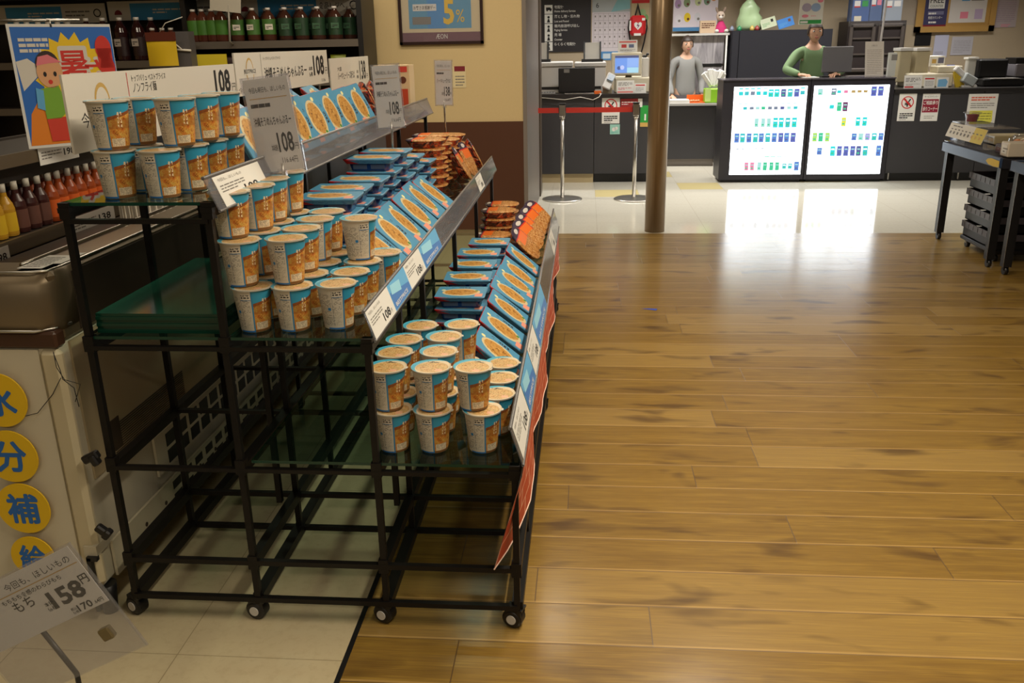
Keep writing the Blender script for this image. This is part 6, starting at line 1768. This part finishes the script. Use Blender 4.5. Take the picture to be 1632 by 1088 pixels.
# black paper box, papers and frames on the back wall
poster(1457, 52, 1485, 73, 12.39, lambda m, w, h: None, 'black panel on the back wall below the gold frame', 'panel', 'wall_panel', .03, base=M_BLACK)
poster(1486, 55, 1513, 92, 12.393, lambda m, w, h: m.lines(w * .1, h * .1, w * .6, h * .2, 3, M_INKG, .0006, .3, 3), 'pale blue sheet pinned under the gold frame, next to its black panel', 'paper', 'pinned_sheet', .002, base=flat('sheet_blue', 180, 182, 206, .7))
poster(1514, 58, 1552, 88, 12.393, lambda m, w, h: m.lines(w * .1, h * .15, w * .8, h * .7, 8, M_INKG, .0006, .15, 3), 'pale lined sheet pinned beside the pale blue sheet', 'paper', 'pinned_sheet', .002, base=flat('sheet_lilac', 176, 174, 184, .7))
poster(1482, 89, 1507, 106, 10.45, lambda m, w, h: (m.rect(w * .1, h * .3, w * .3, h * .4, M_GOLD, .0006), m.rect(w * .52, h * .3, w * .4, h * .55, flat('dim_slate', 96, 96, 120), .0006), m.lines(w * .4, h * .08, w * .55, h * .12, 1, M_INK, .0006, .6, 3)), 'white printed card standing behind the cream register', 'counter card', 'counter_card', .26)
poster(1582, -20, 1628, 44, 12.393, lambda m, w, h: (m.lines(w * .05, h * .15, w * .85, h * .75, 16, flat('line_mauve', 150, 130, 146), .0006, .3, 3, .02), m.lines(w * .35, h * .02, w * .4, h * .08, 2, M_PINK, .0006, .5, 4)), 'large mauve printed sheet on the back wall by the gold frame', 'paper', 'pinned_sheet', .002, base=flat('sheet_mauve', 176, 164, 168, .7))
# gold framed TAX FREE sign
a_, b_ = on_y(1457, 52, 12.36), on_y(1583, 52, 12.36)
t, part = grp('framed_sign', 'gold framed tax free counter sign on the back wall', 'framed sign', (a_.x, 12.39, a_.z)); w, h = b_.x - a_.x, .85
M_GF = flat('frame_gold', 176, 138, 76, .45)
T_ = frame((a_.x, 12.394, a_.z), (1, 0, 0), (0, 0, 1))
m = MB(); m.T = T_
f = .07
for q in (((0, 0, 0), (w, f, .04)), ((0, h - f, 0), (w, h, .04)), ((0, 0, 0), (f, h, .04)), ((w - f, 0, 0), (w, h, .04))): m.bb(*q, M_GF)
m.bb((f, f, 0), (w - f, h - f, .012), M_GF); part(m, 'frame')
m = MB(); m.T = T_
m.rect(w * .105, f + .02, w * .29, h - 2 * f, flat('sign_navy', 56, 54, 92), .013)
z = .0136; sx0 = w * .15
m.poly([(w * .15, .285), (w * .35, .285), (w * .35, .62), (w * .15, .62)], M_PAPER, z)
m.text('TAX', w * .25, .445, .1, M_INK, z + .0006, .01, fitw=w * .16, fith=.085, align='c'); m.text('FREE', w * .25, .352, .1, M_INK, z + .0006, .01, fitw=w * .17, fith=.07, align='c'); m.text('COUNTER', w * .25, .302, .05, M_INK, z + .0006, .0, fitw=w * .16, fith=.028, align='c')
m.rect(w * .15, .212, w * .2, .042, flat('sign_navy_light', 110, 110, 140), z); m.lines(w * .16, .217, w * .18, .035, 1, M_PAPER, z + .0006, .6, 3)
m.text('免税カウンター', w * .25, .158, .04, M_PAPER, z, .01, fitw=w * .18, align='c'); m.lines(w * .17, .11, w * .16, .03, 1, M_PAPER, z, .7, 9)
m.rect(w * .105, f + .0, w * .29, .02, M_MAROON, .0134)
part(m, 'sign_panel')
m = MB(); m.T = T_
m.rect(w * .42, f + .04, w * .46, h - 2 * f - .04, flat('sign_pale', 206, 200, 196), .013); m.rect(w * .56, .37, w * .10, .12, flat('sign_cyan', 60, 140, 190), z); m.rect(w * .68, .37, w * .16, .22, M_INKG, z); m.rect(w * .56, .16, w * .10, .08, M_PINK, z); m.rect(w * .74, .15, w * .1, .12, flat('sign_lav', 180, 160, 190), z); m.lines(w * .48, .62, w * .3, .06, 1, M_PINK, z, .4, 3)
part(m, 'information_sheet')
# box of tissue bags on the low counter
p = on_y(1135, 165, 11.3)
t, part = grp('tissue_dispenser', 'lime green dispenser box with white tissue bags on the low counter', 'dispenser', (p.x, 11.3, .761))
m = MB(); m.bb((p.x - .10, 11.24, .761), (p.x + .10, 11.42, .93), flat('lime_green', 140, 196, 40, .5), .01); m.bb((p.x - .10, 11.238, .78), (p.x - .03, 11.24, .93), flat('lime_pale', 196, 220, 130, .5)); part(m, 'box')
m = MB(); r_ = random.Random(4)
for i in range(11):
    an = -.9 + i * .18; x_ = p.x + .10 * math.sin(an)
    m.box((x_, 11.30 + .012 * (i % 3), 1.00 + .05 * math.cos(an) + r_.uniform(-.01, .02)), (.05, .02, .19), M_PAPER, Matrix.Rotation(an * .7, 3, 'Y') @ Matrix.Rotation(r_.uniform(-.3, .3), 3, 'Z'), .01)
part(m, 'tissue_bags')
simple('paper_stack', 'short stack of white paper on the low counter beside the column', 'paper stack', lambda m: (m.bb((on_y(1068, 160, 11.3).x, 11.22, .761), (on_y(1098, 160, 11.3).x, 11.5, .80), M_PAPER),))
p = on_y(1108, 163, 11.3)
t, part = grp('snack_tray', 'orange tray of small items on the low counter', 'tray', (p.x, 11.3, .761))
m = MB(); m.bb((p.x - .09, 11.25, .761), (p.x + .11, 11.45, .77), M_ORANGE); m.bb((p.x - .09, 11.44, .77), (p.x + .11, 11.45, .85), M_ORANGE); part(m, 'tray')
m = MB()
for i in range(4): m.sphere((p.x - .05 + i * .03, 11.30 + .02 * (i % 2), .785), (.02, .02, .014), flat('tan_item', 196, 150, 110, .6), 10, 6)
part(m, 'contents')

# ------------------------------------------------------------------ display tables with crates on the right
def table(y0, y1, x0, x1, label):
    t, part = grp('display_table', label, 'table', (x0, (y0 + y1) / 2, 0), 'dark display tables')
    M_TB = flat('table_dark', 42, 42, 48, .35); M_TE = flat('table_edge_blue', 52, 70, 100, .3)
    m = MB(); m.bb((x0 + .01, y0 + .01, .665), (x1, y1 - .01, .728), M_TB); part(m, 'table_top')
    m = MB(); m.bb((x0 - .004, y0, .672), (x0 + .012, y1, .735), M_TE); m.bb((x0 - .004, y1 - .012, .672), (x1, y1, .735), M_TE); part(m, 'edge_strip')
    for x, y in ((x0 + .045, y1 - .045), (x0 + .045, y0 + .045), (x1 - .045, y1 - .045), (x1 - .045, y0 + .045)):
        m = MB(); m.bb((x - .026, y - .026, .055), (x + .026, y + .026, .67), M_BLACK)
        m.bb((x - .029, y - .029, .055), (x - .0262, y - .0262, .67), M_CHROME); lg = part(m, 'leg')
        m = MB(); m.cyl((x - .012, y, .028), (x + .012, y, .028), .028, M_BLACK, 16); m.bb((x - .016, y - .012, .03), (x + .016, y + .012, .06), M_BLACK); part(m, 'caster', None, lg)
    return t
table(6.00, 6.985, 2.685, 3.95, 'dark display table with blue edge standing before the poster counter')
table(4.90, 5.885, 2.705, 3.95, 'nearer dark display table at the photo edge')
def crates(x0, y0, w, d, n, z0, where):
    M_CR = flat('crate_grey', 72, 67, 72, .35); M_CD = flat('crate_black', 18, 17, 18, .35)
    t, part = grp('crate_dolly', f'black wheeled dolly under the crates {where}', 'dolly', (x0 + w / 2, y0 + d / 2, 0))
    m = MB(); m.bb((x0, y0, .055), (x0 + w, y0 + d, .085), M_CD, .006); part(m, 'deck')
    for x in (x0 + .04, x0 + w - .04):
        for y in (y0 + .05, y0 + d - .05):
            m = MB(); m.cyl((x - .012, y, .026), (x + .012, y, .026), .026, M_BLACK, 14); m.bb((x - .016, y - .014, .03), (x + .016, y + .014, .056), M_CHROME); part(m, 'caster')
    h = .118
    for i in range(n):
        z = .087 + i * (h + .001)
        nm = 'bottom' if i == 0 else 'topmost' if i == n - 1 else N10[i] + ' lowest'
        t, part = grp('crate', f'grey-rimmed crate {where}, {nm} of its stack', 'crate', (x0 + w / 2, y0 + d / 2, z), 'stacking crates ' + where)
        m = MB(); q = .012
        m.bb((x0 + q, y0 + q, z), (x0 + w - q, y0 + d - q, z + .006), M_CD)
        for a_, b_ in (((x0 + q, y0 + q), (x0 + q + .006, y0 + d - q)), ((x0 + w - q - .006, y0 + q), (x0 + w - q, y0 + d - q)), ((x0 + q, y0 + q), (x0 + w - q, y0 + q + .006)), ((x0 + q, y0 + d - q - .006), (x0 + w - q, y0 + d - q))):
            m.bb((*a_, z), (*b_, z + .058), M_CD)
        part(m, 'tray_body', 'black lower body')
        m = MB()
        for a_, b_ in (((x0, y0), (x0 + .008, y0 + d)), ((x0 + w - .008, y0), (x0 + w, y0 + d)), ((x0, y0), (x0 + w, y0 + .008)), ((x0, y0 + d - .008), (x0 + w, y0 + d))):
            m.bb((*a_, z + .062), (*b_, z + h - .012), M_CR)
        for j in range(7): m.bb((x0 - .002, y0 + .05 + j * (d - .1) / 6, z + .066), (x0 + .001, y0 + .06 + j * (d - .1) / 6, z + h - .02), M_CR)
        part(m, 'grey_collar', 'grey collar')
crates(2.80, 6.16, .42, .56, 4, 0, 'under the table by the poster counter')
crates(2.83, 5.20, .42, .52, 4, 0, 'under the nearer table')
# goods on the table
XT = 2.70
t, part = grp('price_strip', 'white and yellow price strip on a clear riser along the table edge', 'price strip', (XT, 6.6, .736))
a_, b_ = on_x(1504, 217, XT), on_x(1560, 233, XT)
L_ = abs(a_.y - b_.y)
m = MB(); m.T = frame((XT + .012, a_.y, .775), (0, -1, 0), (.35, 0, 1)); h = .105
m.bb((0, 0, 0), (L_, h, .002), M_WHITE); m.rect(L_ * .70, 0, L_ * .30, h, flat('strip_yellow', 206, 186, 90), .0026)
r_ = random.Random(3)
for i in range(9): m.disc(L_ * (.1 + i * .1), h * .35, .016, M_INKG if i < 6 else M_GOLD, .003, 10, .012); m.rect(L_ * (.08 + i * .1), h * .55, L_ * .05, h * .08, M_INKG, .003)
m.lines(L_ * .1, h * .78, L_ * .5, h * .12, 1, M_INKG, .003, .6, 3)
part(m, 'printed_strip')
m = MB(); m.bb((XT + .01, b_.y, .736), (XT + .20, a_.y, .742), M_CLEAR); m.bb((XT + .05, b_.y, .742), (XT + .056, a_.y, .88), M_CLEAR); m.bb((XT + .05, b_.y, .878), (XT + .26, a_.y, .884), M_CLEAR); part(m, 'clear_riser')
p = on_x(1540, 204, XT + .12)
t, part = grp('fruit_cup', 'small clear cup of red jelly standing on the clear riser', 'cup', (XT + .15, p.y, .885))
m = MB(); m.lathe([(.001, .002), (.034, .002), (.046, .052)], flat('jelly_red', 120, 16, 26, .2), 18, (XT + .15, p.y, .885)); part(m, 'jelly', 'dark red jelly')
m = MB(); m.lathe([(.036, 0), (.052, .062), (.062, .064), (.062, .068), (.001, .070)], M_CLEAR, 18, (XT + .15, p.y, .885)); part(m, 'clear_cup')
def sweet(x, y, z, r, h, c1, c2, label):
    t, part = grp('sweet_pack', label, 'food pack', (x, y, z), 'sweet packs on the table')
    m = MB(); m.lathe([(.001, .001), (r * .8, .001), (r, h * .4), (r * 1.05, h * .42)], M_BLACK, 20, (x, y, z)); part(m, 'tray', 'black tray')
    m = MB(); 
    for i in range(6): an = i * PI / 3; m.sphere((x + r * .5 * math.cos(an), y + r * .5 * math.sin(an), z + h * .5), (r * .34, r * .34, h * .28), flat('sweet_' + str(c1), *c1, .5), 10, 7)
    m.sphere((x, y, z + h * .6), (r * .34, r * .34, h * .3), flat('sweet_' + str(c2), *c2, .5), 10, 7); part(m, 'filling')
    m = MB(); m.lathe([(r * 1.03, h * .42), (r * .98, h * .85), (r * .8, h), (.001, h)], M_CLEAR, 20, (x, y, z)); part(m, 'clear_lid')
sweet(2.98, 6.35, .736, .10, .10, (206, 120, 40), (220, 200, 160), 'round clear pack with orange filling at the back of the price strip')
sweet(3.12, 6.62, .736, .09, .09, (196, 176, 130), (150, 90, 50), 'round clear pack with pale filling near the far end of the table')
sweet(2.92, 6.10, .736, .09, .10, (90, 50, 36), (200, 190, 170), 'round clear pack with brown filling at the near end of the table')
sweet(3.22, 6.32, .842, .11, .13, (206, 110, 60), (226, 214, 196), 'tall domed pack with orange filling on a box at the photo edge')
def boxpack(x0, x1, y0, y1, z0, z1, c_, label, strip=None):
    t, part = grp('food_box', label, 'food box', ((x0 + x1) / 2, (y0 + y1) / 2, z0))
    m = MB(); m.bb((x0, y0, z0), (x1, y1, z1), flat('fb_%d_%d_%d' % c_, *c_, .4), .006); part(m, 'box')
    m = MB(); m.T = frame((x0 - .0008, y1, z0), (0, -1, 0), (0, 0, 1)); m.rect(.02, .02, (y1 - y0) - .04, (z1 - z0) - .04, strip or M_PAPER, 0); m.lines(.04, .03, (y1 - y0) * .6, (z1 - z0) * .4, 2, M_INKG, .001, .4, 3); part(m, 'label_print')
boxpack(3.12, 3.36, 6.18, 6.46, .736, .84, (150, 130, 96), 'tan food box under the tall domed pack')
boxpack(2.76, 2.88, 6.16, 6.28, .736, .80, (60, 40, 36), 'dark brown food box behind the price strip', M_BROWN)
boxpack(2.95, 3.25, 6.74, 6.92, .736, .80, (186, 170, 130), 'long cream food box at the far end of the table', M_GOLD)
boxpack(2.73, 2.86, 6.02, 6.13, .736, .83, (196, 186, 170), 'white printed food box at the near corner of the table')
boxpack(2.76, 3.0, 5.55, 5.83, .736, .86, (176, 160, 130), 'beige food box on the nearer table', M_PAPER)
boxpack(3.02, 3.3, 5.50, 5.85, .736, .80, (196, 160, 50), 'yellow food box on the nearer table', M_YEL)
m = MB(); m.T = frame((2.679, 6.24, .665), (0, -1, 0), (-.03, 0, 1)); m.poly([(.04, .03), (.08, .012), (.16, .006), (.24, .01), (.24, .05), (.12, .055), (.07, .048)], flat('tag_yellow', 206, 176, 50, .6), 0)
m.poly([(.04, .03), (.07, .048), (.12, .055), (.24, .05), (.24, .01), (.16, .006), (.08, .012)], flat('tag_yellow', 206, 176, 50, .6), -.001)
tag(m.build('yellow_sticker'), 'yellow sticker on the near end of the blue table edge', 'sticker')

# blue scrap of tape on the wooden floor
p = on_z(1035, 493, 0)
m = MB(); m.poly([(p.x - .05, p.y + .012), (p.x + .0, p.y - .004), (p.x + .035, p.y - .022), (p.x + .045, p.y - .006), (p.x + .045, p.y + .012), (p.x + .0, p.y + .016)], flat('tape_blue', 30, 70, 190, .5), .0012)
tag(m.build('tape_scrap'), 'small blue scrap of tape lying on the wooden floor', 'tape')

# ------------------------------------------------------------------ people
def skin_mesh(pts, edges, radii, root, sub=2):
    me = bpy.data.meshes.new('limbs'); me.from_pydata([tuple(p) for p in pts], edges, [])
    o = bpy.data.objects.new('limbs', me); COL.objects.link(o)
    o.modifiers.new('Skin', 'SKIN').use_smooth_shade = True
    for i, v in enumerate(me.skin_vertices[0].data):
        r = radii[i]; v.radius = r if isinstance(r, tuple) else (r, r); v.use_root = (i == root)
    s_ = o.modifiers.new('Sub', 'SUBSURF'); s_.levels = s_.render_levels = sub
    dg = bpy.context.evaluated_depsgraph_get(); dg.update()
    e = bpy.data.meshes.new_from_object(o.evaluated_get(dg))
    vs = [v.co.copy() for v in e.vertices]; fs = [tuple(p.vertices) for p in e.polygons]
    bpy.data.objects.remove(o); bpy.data.meshes.remove(me); bpy.data.meshes.remove(e)
    return vs, fs
def person(label, loc, rz, S_, arms, shirt, legs_c, hair_c, hair_len, skin_c, nm, tilt=0.0, apron=None):
    """front is -y; S_ scales a 1.60 m figure; arms: for each side elbow, wrist, finger tip direction"""
    t = thing('person', label, 'person', loc, rz)
    msk = flat('skin_' + nm, *skin_c, .5)
    sh = flat('shirt_' + nm, *shirt, .85); tr = flat('trousers_' + nm, *legs_c, .85); hr = flat('hair_' + nm, *hair_c, .5)
    J = {'pel': (0, 0, .86), 'sp': (0, -.005, 1.0), 'ch': (0, .0, 1.17), 'nb': (0, .015, 1.325), 'nk': (0, .005, 1.39), 'hd': (0, -.01, 1.44)}
    R_ = {'pel': (.145, .105), 'sp': (.125, .095), 'ch': (.14, .10), 'nb': (.075, .065), 'nk': .05, 'hd': .052}
    E = [('pel', 'sp'), ('sp', 'ch'), ('ch', 'nb'), ('nb', 'nk'), ('nk', 'hd')]
    for s, k in ((-1, 'r'), (1, 'l')):
        el, wr, fd = arms[0 if s < 0 else 1]
        J['sh' + k] = (s * .165, .01, 1.285); J['el' + k] = el; J['wr' + k] = wr
        J['fa' + k] = tuple((Vector(el) * .6 + Vector(wr) * .4)); J['ua' + k] = tuple((Vector(J['sh' + k]) * .55 + Vector(el) * .45))
        R_.update({'sh' + k: .056, 'ua' + k: .046, 'el' + k: .038, 'fa' + k: .036, 'wr' + k: .025})
        J['hp' + k] = (s * .085, .0, .80); J['kn' + k] = (s * .09, -.015, .45); J['ca' + k] = (s * .092, .01, .32); J['an' + k] = (s * .092, .025, .085); J['to' + k] = (s * .10, -.12, .035)
        R_.update({'hp' + k: .088, 'kn' + k: .056, 'ca' + k: .054, 'an' + k: .036, 'to' + k: .034})
        E += [('nb', 'sh' + k), ('sh' + k, 'ua' + k), ('ua' + k, 'el' + k), ('el' + k, 'fa' + k), ('fa' + k, 'wr' + k), ('pel', 'hp' + k), ('hp' + k, 'kn' + k), ('kn' + k, 'ca' + k), ('ca' + k, 'an' + k), ('an' + k, 'to' + k)]
    def sub(keys, grow, rootk):
        ks = [q for q in J if q in keys]; ix = {q: i for i, q in enumerate(ks)}
        ed = [(ix[a], ix[b]) for a, b in E if a in ix and b in ix]
        rr = [tuple(x + grow for x in R_[q]) if isinstance(R_[q], tuple) else R_[q] + grow for q in ks]
        return skin_mesh([J[q] for q in ks], ed, rr, ix[rootk])
    m = MB(); m.T = Matrix.Scale(S_, 4)
    vs, fs = sub(set(J), 0, 'pel'); m.add(vs, fs, msk, True)
    # head: skull narrowing to the chin, brow, nose, lips, ears, eyes
    hc = Vector((0, -.02, 1.505)); n, kk = 24, 18; vs = []
    for j in range(kk + 1):
        a = PI * j / kk
        for i in range(n):
            b = 2 * PI * i / n
            x, y, z = math.sin(a) * math.cos(b), math.sin(a) * math.sin(b), math.cos(a)
            w = 1 - .30 * max(0, -z) ** 1.3
            px, py, pz = .072 * x * w, .088 * y * (1 - .12 * max(0, -z)), .108 * z
            if y < -.5: py -= .004 * max(0, -z)
            vs.append(hc + Vector((px, py - .01 * max(0, -z), pz)))
    m.add(vs, [(j * n + i, (j + 1) * n + i, (j + 1) * n + (i + 1) % n, j * n + (i + 1) % n) for j in range(kk) for i in range(n)], msk, True)
    m.add([hc + Vector(p) for p in ((0, -.086, .012), (-.013, -.082, -.028), (.013, -.082, -.028), (0, -.110, -.022), (0, -.085, -.036))], [(0, 1, 3), (0, 3, 2), (1, 4, 3), (3, 4, 2)], msk, True)
    for s in (-1, 1):
        m.sphere(hc + Vector((s * .071, .008, -.008)), (.010, .018, .03), msk, 10, 8)
        m.sphere(hc + Vector((s * .030, -.078, .008)), (.013, .008, .0075), M_PAPER, 10, 7); m.sphere(hc + Vector((s * .030, -.0845, .008)), (.006, .004, .0065), M_INK, 8, 6)
        m.box(hc + Vector((s * .030, -.086, .027)), (.028, .006, .004), hr)
    m.sphere(hc + Vector((0, -.084, -.054)), (.022, .010, .007), flat('lips_' + nm, 176, 96, 90, .5), 12, 6)
    # hands
    for s, k in ((-1, 'r'), (1, 'l')):
        el, wr, fd = arms[0 if s < 0 else 1]
        f = Vector(fd).normalized(); up = Vector((0, 0, 1)); side = f.cross(up)
        if side.length < .2: side = Vector((0, 1, 0)).cross(f)
        side.normalize(); up = side.cross(f).normalized()
        w = Vector(wr)
        R = Matrix((side, f, up)).transposed()
        m.sphere(w + f * .045, (.040, .052, .017), msk, 14, 10, R)
        for q, (o_, L) in enumerate(((-.029, .060), (-.010, .072), (.009, .068), (.027, .054))):
            b = w + f * .080 + side * o_
            m.tube([b, b + f * L * .4 + up * .002, b + f * L * .75 - up * .010, b + f * L - up * .026], [.0095, .009, .008, .006], msk, 8)
        th = side * (-1 if (s > 0) else 1)
        b = w + f * .028 + th * .030
        m.tube([b, b + th * .026 + f * .016, b + th * .036 + f * .042 - up * .006], [.012, .010, .007], msk, 8)
    m.build('body', t)
    m = MB(); m.T = Matrix.Scale(S_, 4)
    vs, fs = sub({'pel', 'sp', 'ch', 'nb'} | {a + b for a in ('sh', 'ua', 'el', 'fa') for b in 'rl'} | {'hpr', 'hpl'} | {'wrr', 'wrl'}, .010, 'pel'); m.add(vs, fs, sh, True); m.build('top_garment', t)
    m = MB(); m.T = Matrix.Scale(S_, 4)
    vs, fs = sub({'pel'} | {a + b for a in ('hp', 'kn', 'ca', 'an') for b in 'rl'}, .014, 'pel'); m.add(vs, fs, tr, True); m.build('trousers', t)
    for s in (-1, 1):
        m = MB(); m.T = Matrix.Scale(S_, 4); m.sphere((s * .098, -.05, .038), (.046, .125, .038), M_BLACK, 16, 10); m.build('shoe', t)
    # hair
    m = MB(); m.T = Matrix.Scale(S_, 4); vs, fs = [], []
    for j in range(13):
        a = PI * (.02 + .98 * j / 12 * hair_len)
        for i in range(n):
            b = 2 * PI * i / n
            x, y, z = math.sin(a) * math.cos(b), math.sin(a) * math.sin(b), math.cos(a)
            fr = max(0, -y)
            zz = z if not (fr > .35 and z < .45) else .45 + .05 * (z - .45)
            rr = 1.0 if not (fr > .35 and z < .45) else math.sqrt(max(0, 1 - zz * zz)) / max(.2, math.sin(a))
            vs.append(hc + Vector((.083 * x * min(1.05, rr), .100 * y * min(1.05, rr), .120 * zz)))
    for j in range(12):
        for i in range(n): fs.append((j * n + i, (j + 1) * n + i, (j + 1) * n + (i + 1) % n, j * n + (i + 1) % n))
    m.add(vs, fs, hr, True); m.build('hair', t)
    if apron:
        m = MB(); m.T = Matrix.Scale(S_, 4)
        m.add([(-.11, -.118, 1.20), (.11, -.118, 1.20), (.16, -.135, .95), (.17, -.14, .55), (-.17, -.14, .55), (-.16, -.135, .95)], [(0, 5, 2, 1), (5, 4, 3, 2)], flat('apron_' + nm, *apron, .8))
        m.bb((-.10, -.12, 1.20), (-.075, -.06, 1.335), flat('apron_' + nm, *apron, .8)); m.bb((.075, -.12, 1.20), (.10, -.06, 1.335), flat('apron_' + nm, *apron, .8))
        m.build('apron', t)
    return t
PX = on_y(1296, 80, 10.56).x
person('person in a green long-sleeved top leaning on the lit cabinets beside the monitor', (PX, 10.56, 0), 0, 1.03,
       (((-.305, -.13, 1.125), (-.20, -.34, 1.082), (.55, -.8, -.05)), ((.30, -.13, 1.12), (.17, -.34, 1.082), (-.5, -.8, -.05))),
       (106, 132, 92), (50, 50, 58), (44, 34, 30), .60, (206, 160, 132), 'clerk')
PX2 = on_y(1094, 90, 11.84).x
person('person in a grey top standing before the silver fridge', (PX2, 11.87, 0), .15, .955,
       (((-.225, .0, 1.04), (-.20, -.12, .87), (.25, -.75, -.6)), ((.225, .0, 1.04), (.20, -.12, .87), (-.25, -.75, -.6))),
       (136, 136, 134), (60, 56, 60), (52, 40, 34), .58, (206, 164, 138), 'colleague')
